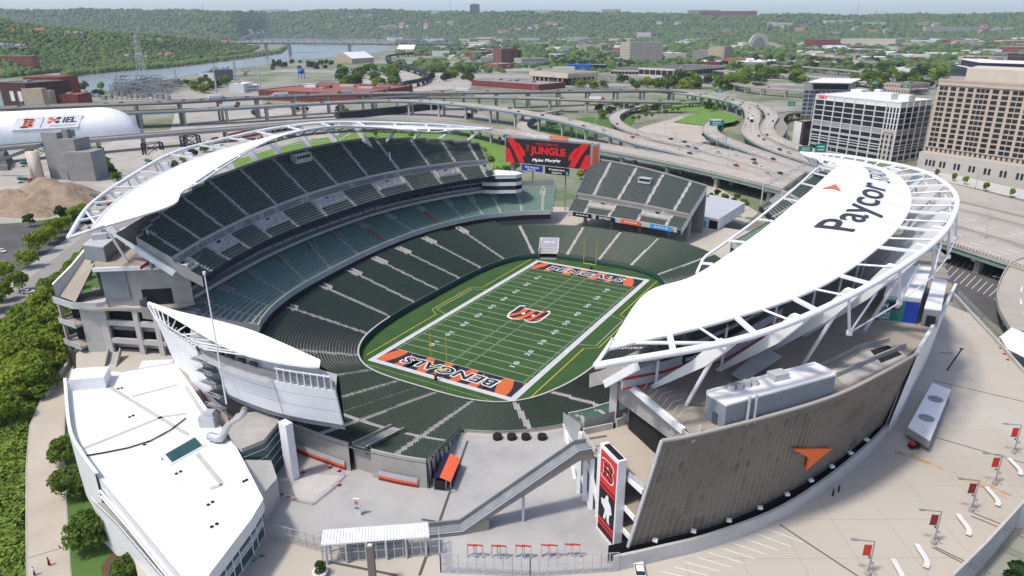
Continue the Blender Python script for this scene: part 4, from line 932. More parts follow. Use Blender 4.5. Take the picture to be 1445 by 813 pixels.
pm=[(-.25,-.5),(-.12,-.1),(-.45,.05),(-.5,.25),(-.2,.32),(-.12,.45),(-.02,.6),(.12,.58),(.15,.42),(.35,.3),(.48,.0),(.3,-.1),(.25,-.3),(.32,-.55),(.1,-.5),(.02,-.2),(-.08,-.5)]
poly_on('player_figure',pm,'paint_white',tw,tuple(o3+d3*3.5+np.array([0,0,13.4])),tuple(d3),(0,0,1),4.0,5.2,off=.12)
esc=thing('escalator','long covered escalator rising from the gate canopy to the sign tower','escalator',(44,-117.5,PZ))
P0=np.array((42.0,-117.6,PZ));P1=np.array((47.0,-113.6,PZ));P2=np.array((63.4,-97.2,20.4));P3=np.array((68.2,-92.4,20.4));dirn=P2-P1;dirn[2]=0;dirn /= np.linalg.norm(dirn);ac=np.array((dirn[1],-dirn[0],0))*1.55
def escl(nm,mt,off0,off1,zb,zt,under=0):
    m=MB();path=[P0,P1,P2,P3];V=[]
    for p in path:
        low_=max(PZ,p[2]+zb)
        V += [tuple(p+ac*off0+np.array([0,0,low_-p[2]])),tuple(p+ac*off1+np.array([0,0,low_-p[2]])),tuple(p+ac*off1+np.array([0,0,zt])),tuple(p+ac*off0+np.array([0,0,zt]))]
    F_=[]
    for k in range(3): q=4*k;F_ += [(q,q+1,q+5,q+4),(q+1,q+2,q+6,q+5),(q+2,q+3,q+7,q+6),(q+3,q,q+4,q+7)]
    m.add(V,F_+[(0,3,2,1),(12,13,14,15)]);return m.build(nm,mt,esc)
mat('escalator_side',(.30,.265,.235),.6,(.25,.22,.195),.3)
escl('truss_box','escalator_side',-1,1,-1.6,.2);escl('balustrade','grey_panel',.86,1.06,.2,1.25);escl('balustrade','grey_panel',-1.06,-.86,.2,1.25);escl('step_band','grey_steel',-.85,.85,.2,.32);escl('handrail','white_steel',1.07,1.12,.95,1.05)
m=MB();bp=P1+dirn*2.8+ac*1.02;m.add([tuple(P1+ac*1.02),tuple(P1+dirn*5.2+ac*1.02+np.array([0,0,0])),tuple(P1+dirn*5.2+ac*1.02+np.array([0,0,2.6])),tuple(P1+ac*1.02+np.array([0,0,.8])),tuple(P1-ac*1.02),tuple(P1+dirn*5.2-ac*1.02),tuple(P1+dirn*5.2-ac*1.02+np.array([0,0,2.6])),tuple(P1-ac*1.02+np.array([0,0,.8]))],[(0,1,2,3),(5,4,7,6),(1,5,6,2)]);m.build('base_block','escalator_side',esc)
m=MB();m.cyl((56.3,-105.6,PZ),.28,6.2,10);m.build('support_post','lead',esc)
# ---------------------------------------------------------------- near stand details
near_i=[i for i in range(NS) if WALL[i][1] < -50 and -26 < WALL[i][0] <= XB]
near_i=sorted(near_i,key=lambda i: -WALL[i][0])
bkw=[LROWS[49][i] for i in near_i]
cut=[k for k,p in enumerate(bkw) if p[0] > 21.5 or p[0] < 17.0]
kg=int(np.argmin([abs(p[0]-18.5) for p in bkw]));ig=near_i[kg];sgp=ig/(NS-1);gr_=[pt(LROWS,r,sgp) for r in np.arange(33,49.5,2)]
m=MB();m.grid([[(*(a-t*1.6)[:2],a[2]+.55) for a,t,o in gr_],[(*(a+t*1.6)[:2],a[2]+.55) for a,t,o in gr_]])
for sg in (-1,1): m.grid([[(*(a+t*sg*1.6)[:2],a[2]-1) for a,t,o in gr_],[(*(a+t*sg*1.6)[:2],a[2]+1.2) for a,t,o in gr_]]);m.grid([[(*(a+t*sg*1.6)[:2],a[2]+1.2) for a,t,o in gr_],[(*(a+t*sg*1.95)[:2],a[2]+1.2) for a,t,o in gr_]])
a,t,o=gr_[-1];m.add([(*(a-t*2.4-o*1.2)[:2],PZ),(*(a+t*2.4-o*1.2)[:2],PZ),(*(a+t*2.4-o*1.2)[:2],a[2]+.5),(*(a-t*2.4-o*1.2)[:2],a[2]+.5)],[(0,1,2,3)]);m.build('stand_ramp','concrete',low)
for rng_ in ([k for k,p in enumerate(bkw) if p[0] >= 20.2],[k for k,p in enumerate(bkw) if p[0] < 16.8]):
    L=[bkw[k] for k in rng_]
    m=MB();m.grid([[(p[0],p[1],PZ) for p in L],[(p[0],p[1],p[2]+.7) for p in L]]);m.grid([[(p[0],p[1],p[2]+.7) for p in L],[(p[0]*.992,p[1]*.996,p[2]+.7) for p in L]]);w_=m.build('rear_wall','concrete',low)
    for z0,z1,mt in ((PZ+.1,PZ+.7,'dark_red'),(PZ+.7,PZ+1.3,'orange_sign'),(PZ+1.3,PZ+2.6,'lead')):
        m=MB();m.grid([[(p[0]*1.003,p[1]*1.003,z0) for p in L[1:-1]],[(p[0]*1.003,p[1]*1.003,z1) for p in L[1:-1]]]);m.build('banner_strip',mt,w_)
i0=near_i[0];A=[LROWS[r][i0] for r in range(24,50)]
m=MB();m.grid([[(p[0]+.3,p[1],PZ) for p in A],[(p[0]+.3,p[1],p[2]+.9) for p in A]]);sw=m.build('side_wall','concrete_light',low)
m=MB()
for k in range(0,25,3): p=A[k];q=A[min(k+2,25)];m.add([(p[0]+.36,p[1],PZ+.2),(p[0]+.36+(q[0]-p[0])*.5,p[1]+(q[1]-p[1])*.5,PZ+.2),(q[0]+.36,q[1],q[2]-.2),(q[0]+.36-(q[0]-p[0])*.3,q[1]-(q[1]-p[1])*.3,q[2]-.2)],[(0,1,2,3)])
m.build('tiger_graphic','black',sw,kind='stuff')
for px in (702,722,742,765):                        # black counters at the back rail
    c=G(px,619,PZ);m=MB();m.cyl((c[0],c[1],PZ),1.1,1.0,12);m.build('drink_counter','black',low)
nr_i=sorted([i for i in range(NS) if WALL[i][1] < -50 and WALL[i][0] > XB],key=lambda i: WALL[i][0]);L=[LROWS[25][i] for i in nr_i]
m=MB();m.grid([[(p[0],p[1],PZ) for p in L],[(p[0],p[1],p[2]+.3) for p in L]]);m.build('rear_wall','concrete_light',low)
# near end of the right club deck: louvred guard, white frame below
e0=np.array((51.0,-76.6));e1=np.array((62.0,-91.9));e2=np.array((68.4,-97.0))
m=MB();m.grid([[(*(e0+(e1-e0)*u-np.array((.25,-.1))),11.4+7.2*u*u*.9) for u in np.linspace(0,1,9)],[(*(e0+(e1-e0)*u-np.array((.25,-.1))),14.3+8.4*u) for u in np.linspace(0,1,9)]]);m.build('louvre_guard','galv',clubR)
m=MB();m.sweep([(*e0,11.2),(*(e0*.5+e1*.5),13.2),(*e1,17.6),(*e2,20.4)],[(-.3,-.3),(.35,-.3),(.35,.25),(-.3,.25)]);m.build('edge_channel','white_steel',clubR)
for k in range(7):
    p=e0+(e1-e0)*k/6;q=p+np.array((.4,.6));m=MB();m.box((q[0],q[1],PZ),(.8,.8,4.9+6.0*(k/6)**2));m.build('frame_column','white_steel',clubR)
for k in range(4):
    p=e1+(e2-e1)*k/3;m=MB();m.box((p[0],p[1],PZ),(.9,.9,14.5));m.build('frame_column','white_steel',clubR)
m=MB()
for a,b in (((53,-80,12),(59.5,-88.5,PZ)),((59,-88,15),(66,-95.5,PZ)),((63,-93,20.5),(69,-98,9))): m.beam(a,b,.6)
m.build('frame_diagonal','white_steel',clubR)
m=MB();m.add([(52.5,-76,PZ),(64,-91,PZ),(64,-91,14),(52.5,-76,11.6)],[(0,1,2,3)]);m.build('frame_wall','bldg_grey',clubR)
slab('landing',[(62.9,-93.0),(67.2,-88.0),(71.2,-80.6),(76,-84),(74,-97.5),(67.5,-97.2)],20.6,21.3,'beige_paving',conc)
m=MB();m.sweep([(62.9,-93.0,21),(67.2,-88.0,21)],[(-.15,-.6),(.15,-.6),(.15,1.7),(-.15,1.7)]);m.sweep([(67.6,-87.2,21),(71.2,-80.6,21)],[(-.15,-.6),(.15,-.6),(.15,2.2),(-.15,2.2)]);m.sweep([(62.9,-93.0,21),(65.5,-95.6,21),(67.4,-97.3,21)],[(-.1,0),(.1,0),(.1,1.3),(-.1,1.3)]);m.build('landing_wall','concrete_light',conc)

# ---------------------------------------------------------------- video board seen from behind (near left)
vb=thing('video_board','back of the white wedge-shaped video board with zigzag fire stair','video board',(-12,-114,6.5))
wk=np.array([(-41,-110.2),(-34,-112.0),(-26,-113.7),(-12,-115.6),(3,-115.4),(17.2,-112.4)]);wc=spline(wk,60)
def vpt(s,z): i=min(s*59,58.99);j=int(i);f=i-j;p=wc[j]*(1-f)+wc[j+1]*f;d=wc[j+1]-wc[j];d /= np.linalg.norm(d);o_=np.array((d[1],-d[0]));o_=o_ if o_[1] < 0 else -o_;k=(z-20)/11*2.0;return (p[0]+o_[0]*k,p[1]+o_[1]*k,z)
def vpanel(s0,s1,z0,z1,z0b=None,th=.35):
    ss=np.linspace(s0,s1,8);m=MB();z0b=z0 if z0b is None else z0b;lo=[z0+(z0b-z0)*t for t in np.linspace(0,1,8)]
    a=[vpt(s,z) for s,z in zip(ss,lo)];b=[vpt(s,z1) for s in ss];a2=[(p[0],p[1]+th,p[2]) for p in a];b2=[(p[0],p[1]+th,p[2]) for p in b]
    m.grid([a,b]);m.grid([b,b2]);m.grid([a2,a]);m.add([a[0],b[0],b2[0],a2[0],a[-1],b[-1],b2[-1],a2[-1]],[(0,3,2,1),(4,5,6,7)]);return m.build('cladding_panel','white_panel',vb)
zz=(20.0,23.4,26.6,29.0)
for k in range(3):
    vpanel(0.0,.47,zz[k]+.06-(1.6 if k == 0 else 0),zz[k+1]-.06+(1.6 if k == 2 else 0),None)
    vpanel(.565,.80,zz[k]+.06,zz[k+1]-.06);vpanel(.803,1.0,zz[k]+.06,zz[k+1]-.06)
vpanel(.22,.47,16.4,18.3,15.2)
m=MB();ss=np.linspace(0,1,30)
m.grid([[(vpt(s,20)[0],vpt(s,20)[1]+.6,18.6) for s in ss],[(vpt(s,31)[0],vpt(s,31)[1]+.6,31) for s in ss]]);m.build('backing','grey_steel',vb)
scp=spline(np.array([(-44,-109.4),(-35.7,-110.2),(-23,-109.4),(-11.4,-109.4),(-.8,-110.2),(10,-111.6),(16.8,-111.4)]),30)
m=MB();m.grid([[(vpt(s,20)[0],vpt(s,20)[1]+.4,19.9) for s in ss],[(*p,20.2) for p in scp]]);m.build('underside','lead',vb)
m=MB();m.grid([[(*p,20.2) for p in scp],[(p[0],p[1]-.3,30.8+2.6*min(1,(16.8-p[0])/8)) for p in scp]]);m.build('screen','black',vb)
inn=[(-46.4,-110.2),(-35.7,-110.6),(-23,-109.8),(-11.4,-109.6),(-.8,-110.8),(13.5,-113.0)];outr=[(-46.4,-110.7),(-33.7,-112.9),(-9.6,-117.8),(3.1,-118.0),(12.3,-116.1),(15.0,-114.9)]
ic,oc=spline(np.array(inn),24),spline(np.array(outr),24);m=MB();T=[[(*p,34.2) for p in oc],[(*p,34.5) for p in ic]];m.grid(T);m.grid([[(*p,33.8) for p in oc],[(*p,34.0) for p in ic]]);m.grid([[(*p,33.8) for p in oc],[(*p,34.2) for p in oc]]);m.grid([[(*p,34.0) for p in ic],[(*p,34.5) for p in ic]]);rf=m.build('roof','white_roof',vb)
sb2=np.linspace(.40,1.0,14);m=MB();m.grid([[(vpt(s,29)[0],vpt(s,29)[1]+.5,29.0) for s in sb2],[(vpt(s,29)[0]*.98,vpt(s,29)[1]+1.4,33.6-1.6*max(0,(s-.85)/.15)) for s in sb2]]);ub=m.build('upper_band','lead',vb)
m=MB()
for s in (.56,.60,.645,.69,.735): a=vpt(s,31);m.box((a[0],a[1]+.5,31.3),(1.9,.5,.8),0)
m.build('band_opening','dark_void',ub)
m=MB()
for k in range(22):
    s=k/21*.52;p=vpt(s,31);q=oc[int(k/21*.52*23)];m.beam(p,(q[0],q[1],33.8),.16);
    if k % 2: m.beam((p[0],p[1],31),(p[0]+1.4,p[1]+.2,32.6),.12)
m.sweep([vpt(s,32.3) for s in np.linspace(0,.5,16)],[(-.08,-.08),(.08,-.08),(.08,.08),(-.08,.08)])
m.build('parapet_lattice','white_steel',vb)
m=MB()
for k in range(9): s=.82+k*.0215;p=vpt(s,29.1);m.beam(p,(p[0],p[1],32.4),.18)
m.sweep([vpt(s,32.4) for s in np.linspace(.82,.995,6)],[(-.1,-.1),(.1,-.1),(.1,.1),(-.1,.1)]);m.build('end_railing','white_steel',vb)
m=MB();m.grid([[(vpt(s,29.4)[0],vpt(s,29.4)[1]+.2,29.2) for s in np.linspace(.5,.8,9)],[(vpt(s,29.4)[0],vpt(s,29.4)[1]-1.6,29.2) for s in np.linspace(.5,.8,9)]]);m.build('catwalk','galv',vb)
fs=MB();rl=MB();lad=MB()
for k in range(5):                                      # zigzag stair in the slot
    z=16.2+k*3.1;a=np.array(vpt(.478,max(z,20)));b=np.array(vpt(.562,max(z,20)));a[2]=b[2]=z
    fs.box(((a+b)[0]/2,(a+b)[1]/2-.9,z),(5.4,2.4,.22),-.04)
    m_=(a+b)/2;s_=1 if k % 2 else -1
    if k < 4: fs.beam((m_[0]-2.3*s_,m_[1]-1.4,z+.1),(m_[0]+2.3*s_,m_[1]-1.4,z+3.1),1.0,.18)
    rl.beam((m_[0]-2.7,m_[1]-2.1,z+1.05),(m_[0]+2.7,m_[1]-2.1,z+1.05),.09);rl.beam((m_[0]-2.3*s_,m_[1]-2.0,z+1.1),(m_[0]+2.3*s_,m_[1]-2.0,z+4.1),.09)
    for j in range(6): rl.beam((m_[0]-2.7+j*1.08,m_[1]-2.1,z),(m_[0]-2.7+j*1.08,m_[1]-2.1,z+1.05),.06)
st=fs.build('fire_stair','grey_steel',vb);rl.build('stair_railing','galv',st)
for q in ((6.0,-117.6),): m=MB();m.prism([(q[0]-1.3,q[1]-.7),(q[0]+1.2,q[1]-1.0),(q[0]+1.5,q[1]+.6),(q[0]-1.0,q[1]+.9)],PZ,20.2);m.build('support_column','white_panel',vb)
m=MB();m.box((-26,-108,PZ),(2.4,2.4,13.6));m.build('support_column','white_panel',vb)
m=MB();m.tube([(-11.2,-118.4,20),(-11.2,-118.4,50.2)],.2,8,r2=.12);m.tube([(-11.2,-118.4,50.2),(-11.2,-118.4,50.8)],.3,8);po=m.build('mast','white_steel',vb)

# ---------------------------------------------------------------- white-roofed office building
RZ=15.7
ob=thing('office_building','low office building with a broad flat white roof and green glass','building',(-20,-130,0))
rp=[G2(x,y,RZ) for x,y in ((100,522),(91,556),(96,592),(103,623),(139.5,676),(252.5,813),(285,852),(295.7,813),(355.5,734),(372,706),(332,629),(296,583),(262,535),(247,513),(170,526))]
sheet('roof',rp,RZ,'white_roof',ob)
m=MB();n=len(rp)
for i in range(n): a,b=rp[i],rp[(i+1) % n];m.add([(*a,RZ+.35),(*b,RZ+.35),(*b,RZ-2.2),(*a,RZ-2.2)],[(0,1,2,3)])
m.build('fascia','white_panel',ob)
cx,cy_=np.mean([p[0] for p in rp]),np.mean([p[1] for p in rp]);ins=[(cx+(p[0]-cx)*.955,cy_+(p[1]-cy_)*.955) for p in rp];m=MB()
for i in range(n): a,b=ins[i],ins[(i+1) % n];m.add([(*a,RZ-2.2),(*b,RZ-2.2),(*b,-.5),(*a,-.5)],[(0,1,2,3)])
m.build('wall','concrete_light',ob)
def band(i,j,z0,z1,k,nm,mt,par):
    a,b=np.array(ins[i]),np.array(ins[j]);c=np.array((cx,cy_));a=c+(a-c)*k;b=c+(b-c)*k;m=MB();m.add([(*a,z0),(*b,z0),(*b,z1),(*a,z1)],[(0,1,2,3)]);return m.build(nm,mt,par)
for i,j in ((4,5),(5,6),(6,7),(7,8),(8,9),(9,10)):
    for z0 in (11.0,7.4): band(i,j,z0,z0+2.3,1.004,'glazing','glass_green',ob)
    a,b=np.array(ins[i]),np.array(ins[j]);m=MB();L_=np.linalg.norm(b-a)
    for k in range(int(L_/2.2)): p=a+(b-a)*k*2.2/L_;p=np.array((cx,cy_))+(p-np.array((cx,cy_)))*1.007;m.box((p[0],p[1],7.2),(.18,.18,6.2))
    for z in (9.8,10.6,13.4): m.beam((*(np.array((cx,cy_))+(a-np.array((cx,cy_)))*1.006),z),(*(np.array((cx,cy_))+(b-np.array((cx,cy_)))*1.006),z),.3)
    m.build('mullion','white_steel',ob)
# terrace along the river side, with its railing and louvres
ta=[np.array(G2(x,y,10.5)) for x,y in ((130,708),(165,742),(240,830))];tb=[np.array(G2(x,y,RZ)) for x,y in ((140,678),(178,722),(254,815))]
m=MB();m.grid([[(*p,10.4) for p in ta],[(*p,10.4) for p in tb]]);te=m.build('terrace','concrete',ob)
m=MB();m.grid([[(*p,10.4) for p in ta],[(*p,-.5) for p in ta]]);m.build('terrace_wall','white_panel',te)
m=MB();m.sweep([(*p,10.4) for p in ta],[(-.06,1.0),(.06,1.0),(.06,1.1),(-.06,1.1)])
for k in range(24): t=k/23*2;i=min(int(t),1);p=ta[i]*(1-(t-i))+ta[i+1]*(t-i);m.box((*p,10.4),(.07,.07,1.05))
m.build('railing','white_steel',te)
m=MB();m.grid([[(*(q+(p-q)*.1),10.5) for p,q in zip(ta,tb)],[(*(q+(p-q)*.1),13.4) for p,q in zip(ta,tb)]]);m.build('terrace_glazing','glass_green',ob)
m=MB()
for z in (12.0,13.4): m.sweep([(*(q+(p-q)*.13),z) for p,q in zip(ta,tb)],[(-.3,0),(.15,0),(.15,.1),(-.3,.1)])
m.build('louvre','white_steel',ob)
m=MB();cw_=spline(np.array([G2(x,y,12) for x,y in ((96,560),(103,632),(120,668),(142,700))]),14);m.grid([[(*p,3) for p in cw_],[(*p,17.2) for p in cw_]]);m.grid([[(*p,17.2) for p in cw_],[(p[0]+.5,p[1]+.5,17.2) for p in cw_]]);m.build('curved_parapet','white_panel',ob)
# roof clutter: walkway pads, box, skylight, vents, duct
for L in ([(151,544),(266,614)],[(118,633),(230,588)],[(230,588),(262,584)],[(186,560),(250,543)],[(278,640),(314,684)],[(314,684),(296,690)],[(262,545),(292,592)]):
    m=MB();m.sweep([tuple(G(*q,RZ+.02)) for q in L],[(-.45,0),(.45,0),(.45,.05),(-.45,.05)]);m.build('walk_pad','roof_patch',ob)
m=MB();P=[G2(*q,RZ) for q in ((101,530),(103,556),(150,548),(160,536),(156,514))];m.prism([G2(101,552,RZ),G2(150,548,RZ),G2(158,532,RZ),G2(110,535,RZ)],RZ,RZ+3.0);m.build('roof_room','white_panel',ob)
m=MB();q=[G(228,650,RZ),G(239,658,RZ),G(292,628,RZ),G(280,620,RZ)];m.add([(*q[0][:2],RZ+1.2),(*q[1][:2],RZ+.1),(*q[2][:2],RZ+.1),(*q[3][:2],RZ+1.2)],[(0,1,2,3)]);m.add([(*q[0][:2],RZ+1.2),(*q[3][:2],RZ+1.2),(*q[3][:2],RZ),(*q[0][:2],RZ)],[(0,1,2,3)]);m.build('skylight','white_panel',ob)
q2=[a*.9+b*.1 for a,b in ((q[0],q[2]),(q[1],q[3]),(q[2],q[0]),(q[3],q[1]))];m=MB();m.add([(*q2[0][:2],RZ+1.14),(*q2[1][:2],RZ+.26),(*q2[2][:2],RZ+.26),(*q2[3][:2],RZ+1.14)],[(0,1,2,3)]);m.build('skylight_glass','glass_green',ob)
for x,y in ((183,589),(188,587),(204,628),(209,624),(249,669),(255,666),(294,713),(300,709),(299,744),(306,740),(167,549),(172,548),(344,680),(348,678)):
    g=G(x,y,RZ);m=MB();m.cyl((g[0],g[1],RZ),.3,.22,8);m.build('roof_vent','black',ob)
mat('roof_stain',(.66,.62,.54),.8,(.76,.74,.70),.6)
for x,y,w_,h_ in ((225,612,2.2,.5),(262,690,1.6,.4),(312,752,2.6,.35),(200,634,1.8,.5),(150,600,2.4,.4),(280,730,2.0,.3),(240,570,1.4,.5),(170,690,2.2,.4),(330,715,1.6,.3)):
    g=G(x,y,RZ+.012);m=MB();m.add([(g[0]+w_*math.cos(a)*(1+.3*math.sin(3*a+x)),g[1]+h_*2*math.sin(a)*(1+.25*math.cos(2*a+y)),RZ+.012) for a in np.linspace(0,6.28,15)[:-1]],[tuple(range(14))]);m.build('roof_stain','roof_stain',ob)
m=MB();m.tube([tuple(G(*q,RZ+.25)) for q in ((262,590),(240,607),(212,622),(180,632),(150,638),(121,643))],.14,6);m.build('conduit','black',ob)
m=MB();m.tube(spline([tuple(G(*q,RZ+1.2)) for q in ((295,615),(312,618),(322,602),(340,590),(346,578))],14),.9,8);m.build('duct','galv',ob,True)
m=MB();g=G(296,600,RZ);m.box((g[0],g[1],RZ),(3.4,2.6,2.6),.5);m.box((g[0]+.4,g[1]+.2,RZ+2.6),(2.0,1.8,1.0),.5);m.build('air_handler','galv',ob)
gx=[(-7.5,-122.5),(-10.2,-117),(-4.7,-112.6),(.6,-114.6),(3.4,-121.5),(2.0,-126)];m=MB();m.prism(gx,PZ,16.3);gbx=m.build('glass_pavilion','glass_green',ob);m=MB();m.prism(gx,16.3,17.2);m.build('pavilion_roof','concrete',gbx)
m=MB()
for z in (9,11,13,15):
    m.sweep([(*p,z) for p in gx[2:]],[(-.06,0),(.06,0),(.06,.14),(-.06,.14)])
m.build('pavilion_mullion','white_steel',gbx)
m=MB();m.prism([(2.6,-126.4),(4.4,-121.2),(9.6,-124.4),(12.5,-131),(9,-133)],PZ,[15.0,12.4,11.8,12.8,15.0]);m.build('sloping_wall','concrete_light',ob)

# ---------------------------------------------------------------- left concourse building
lc=thing('concourse_building','left concourse building with grey stair tower and open concrete decks','building',(-95,-95,GZ))
mir=lambda P: [(-p[0],p[1]) for p in P]
outL=[(-85.2,-100.9),(-92.5,-96.5),(-102.6,-92.5),(-107,-84),(-112,-70),(-117,-52),(-119.5,-30),(-120,0),(-116,40),(-86,52)]
slab('upper_floor',outL+mir(up_in)[::-1],UZ-.9,UZ,'concourse_floor',lc)
m=MB();m.beam((-65.0,-85.8,UZ-.2),(-85.6,-101.2,UZ-.2),.8,1.1);m.build('edge_beam','white_steel',lc)
pw=[(-104.2,-103.8,26.2),(-103.5,-98,30.2),(-103,-92.5,34.8),(-109,-82,35),(-115,-68,35),(-119,-50,35),(-121,-25,35),(-121,10,35)]
m=MB();m.grid([[(q[0],q[1],21.5 if i < 2 else UZ-6.5) for i,q in enumerate(pw)],pw]);m.grid([[(q[0]+.6,q[1],21.5 if i < 2 else UZ-6.5) for i,q in enumerate(pw)],[(q[0]+.6,q[1],q[2]) for q in pw]]);m.build('outer_parapet','lead',lc)
m=MB();m.sweep(pw,[(-.5,0),(.3,0),(.3,.35),(-.5,.35)]);m.build('parapet_coping','white_steel',lc)
m=MB();m.add([(-92.5,-96.5,UZ-.5),(-103,-92.5,UZ-.5),(-103.6,-103,22.5),(-94.5,-103.5,22.5)],[(0,1,2,3)]);m.build('sloping_slab','concourse_floor',lc)
m=MB();m.add([(-66.2,-85.0,UZ-.8),(-85.0,-99.6,UZ-.8),(-85.0,-99.6,21.5),(-66.2,-85.0,21.5)],[(0,1,2,3)]);m.build('recess_wall','concrete',lc)
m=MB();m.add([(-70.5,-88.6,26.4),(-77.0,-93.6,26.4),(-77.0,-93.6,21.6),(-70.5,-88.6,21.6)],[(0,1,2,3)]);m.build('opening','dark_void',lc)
m=MB();m.add([(-79.5,-95.7,UZ-1.2),(-84.8,-99.9,UZ-1.2),(-84.8,-99.9,24),(-79.5,-95.7,24)],[(0,1,2,3)]);m.build('recess','grey_panel',lc)
slab('terrace_floor',[(-66,-84.8),(-85,-99.8),(-93.5,-103.6),(-104,-104.6),(-104,-98),(-98,-99),(-94.5,-104.4),(-87,-102.5),(-76,-95.6),(-68,-91)],20.8,21.5,'concourse_floor',lc)
m=MB();m.sweep([(-104,-104.6,21.5),(-94,-104.6,21.5),(-87.8,-101.2,21.5),(-85.5,-97.5,21.5)],[(-.2,-.6),(.2,-.6),(.2,1.3),(-.2,1.3)]);m.build('terrace_guard','lead',lc)
sheet('terrace_floor',[(-85,-99.8),(-93.5,-103.6),(-103.6,-103.8),(-103,-91.5),(-86,-91)],21.45,'concourse_floor',lc);m=MB();m.grid([[(-84.8,-99.7,21.4),(-93,-95,21.4),(-103,-91.5,21.4)],[(-84.8,-99.7,UZ-.8),(-93,-95,UZ-.8),(-103,-91.5,UZ-.8)]]);m.build('recess_wall','grey_panel',lc)
stt=[(-93.6,-103.4),(-88.2,-99.8),(-91.2,-94.6),(-96.6,-98.2)];m=MB();m.prism(stt,GZ,22.0);to=m.build('stair_tower','concrete_light',lc)
m=MB()
for z in np.arange(4,22,2.2): m.sweep([(*stt[3],z),(*stt[0],z),(*stt[1],z),(*stt[2],z)],[(-.02,0),(.03,0),(.03,.06),(-.02,.06)])
m.build('panel_joint','concrete',to)
for z in (15.6,8.6):
    slab('balcony',[(-94.5,-101),(-94.2,-105.0),(-102.8,-105.0),(-104.5,-92),(-97,-92)],z-.8,z,'concourse_floor',lc)
    m=MB();m.sweep([(-94.0,-105.1,z),(-102.9,-105.1,z),(-104.6,-92,z)],[(-.1,-.8),(.12,-.8),(.12,1.0),(-.1,1.0)]);m.build('balcony_guard','lead',lc)
m=MB();m.prism([(-95.5,-99),(-100.8,-102.0),(-102.5,-90),(-97,-88)],GZ,21);m.build('core','dark_void',lc)
for q in ((-102.2,-104.2),(-103.0,-98.5),(-103.8,-92.5)): m=MB();m.box((*q,GZ),(.9,.9,22));m.build('column','concrete',lc)
# open frame: columns and beams with dark decks behind
f0=np.array((-88.0,-99.9));f1=np.array((-69.5,-92.6));fd=f1-f0
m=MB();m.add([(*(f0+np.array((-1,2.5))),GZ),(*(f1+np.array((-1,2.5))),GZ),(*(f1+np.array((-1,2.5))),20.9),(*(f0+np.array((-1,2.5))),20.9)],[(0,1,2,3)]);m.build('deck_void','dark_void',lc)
rz=math.atan2(fd[1],fd[0]);LEN=float(np.linalg.norm(fd))
for t,w in ((.0,2.2),(.53,1.6),(.85,1.6),(1.05,1.4)): p=f0+fd*t;m=MB();m.box((p[0],p[1],GZ),(w,.9,21.6),rz);m.build('frame_column','concrete_light',lc)
for z,h in ((20.2,1.5),(15.4,1.6),(9.6,1.6),(4.2,1.4)): p=f0+fd*.52;m=MB();m.box((p[0]+.1,p[1]+.12,z),(LEN*1.05,.8,h),rz);m.build('frame_beam','concrete_light',lc)
for z in (13.2,7.6): p=f0+fd*.5+np.array((-.6,1.6));m=MB();m.box((p[0],p[1],z),(LEN,.3,1.2),rz);m.build('deck_guard','bldg_grey',lc)
for k,(a,b) in enumerate((((-83,-101.5,8.2),(-76,-109,3.2)),)):
    m=MB();m.beam(a,b,3.0,.4);m.beam((a[0]-1.1,a[1]-1.1,a[2]+.8),(b[0]-1.1,b[1]-1.1,b[2]+.8),.3,1.6);m.beam((a[0]+1.2,a[1]+1.0,a[2]+.8),(b[0]+1.2,b[1]+1.0,b[2]+.8),.3,1.6);m.build('ramp','concrete',lc)
m=MB();m.prism([(-64,-96),(-56,-103),(-64,-108),(-71,-101)],PZ,8.2);m.build('service_box','white_panel',lc)
gbl=[(-88.2,-95.6),(-95.6,-97.2),(-104.5,-86.5),(-98,-83.5)];m=MB();m.prism(gbl,UZ,UZ+4.4);pr2=m.build('plant_room','grey_panel',lc);m=MB();m.prism(gbl,UZ+4.4,UZ+4.7);m.build('plant_roof','lead',pr2)
m=MB();m.box((-97,-91,UZ+4.7),(4,2.6,1.6),.9);m.box((-99,-88,UZ+4.7),(2,2,2.4),.9);m.build('air_handler','galv',pr2)
m=MB();m.sweep([(-70.5,-93.0,UZ),(-76.4,-86.0,UZ),(-84.4,-70.5,UZ),(-91,-48,UZ)],[(0,0),(.5,0),(.5,4.2),(0,4.2)]);kw=m.build('concession_wall','bldg_grey',lc)
m=MB();m.sweep([(-72.6,-95.0,UZ+.2),(-77.6,-86.6,UZ+.2),(-85.6,-71,UZ+.2)],[(0,0),(.2,0),(.2,.9),(0,.9)]);m.build('red_band','red',kw)
m=MB();m.prism([(-86,-92),(-104,-84),(-117,-48),(-118,20),(-112,45),(-92,45),(-93,0),(-88,-50)],GZ,UZ-1.0);m.build('core','concrete_dark',lc)
for q in ((-80,-90),(-75,-83)): m=MB();m.cyl((q[0]-2,q[1]-5,21.5),.8,2.6,10);m.build('bin_stack','bldg_white',lc)
# ---------------------------------------------------------------- ground and generic builders
def zfor(p,py):
    """height above a plan point at which the picture row py is reached"""
    lo,hi=-20.0,600.0
    for _ in range(50):
        mid=(lo+hi)/2
        if scr((p[0],p[1],mid))[1] > py: lo=mid
        else: hi=mid
    return lo
gr=MB();gr.add([(-26000,-6000,GZ),(26000,-6000,GZ),(26000,30000,GZ),(-26000,30000,GZ)],[(0,1,2,3)])
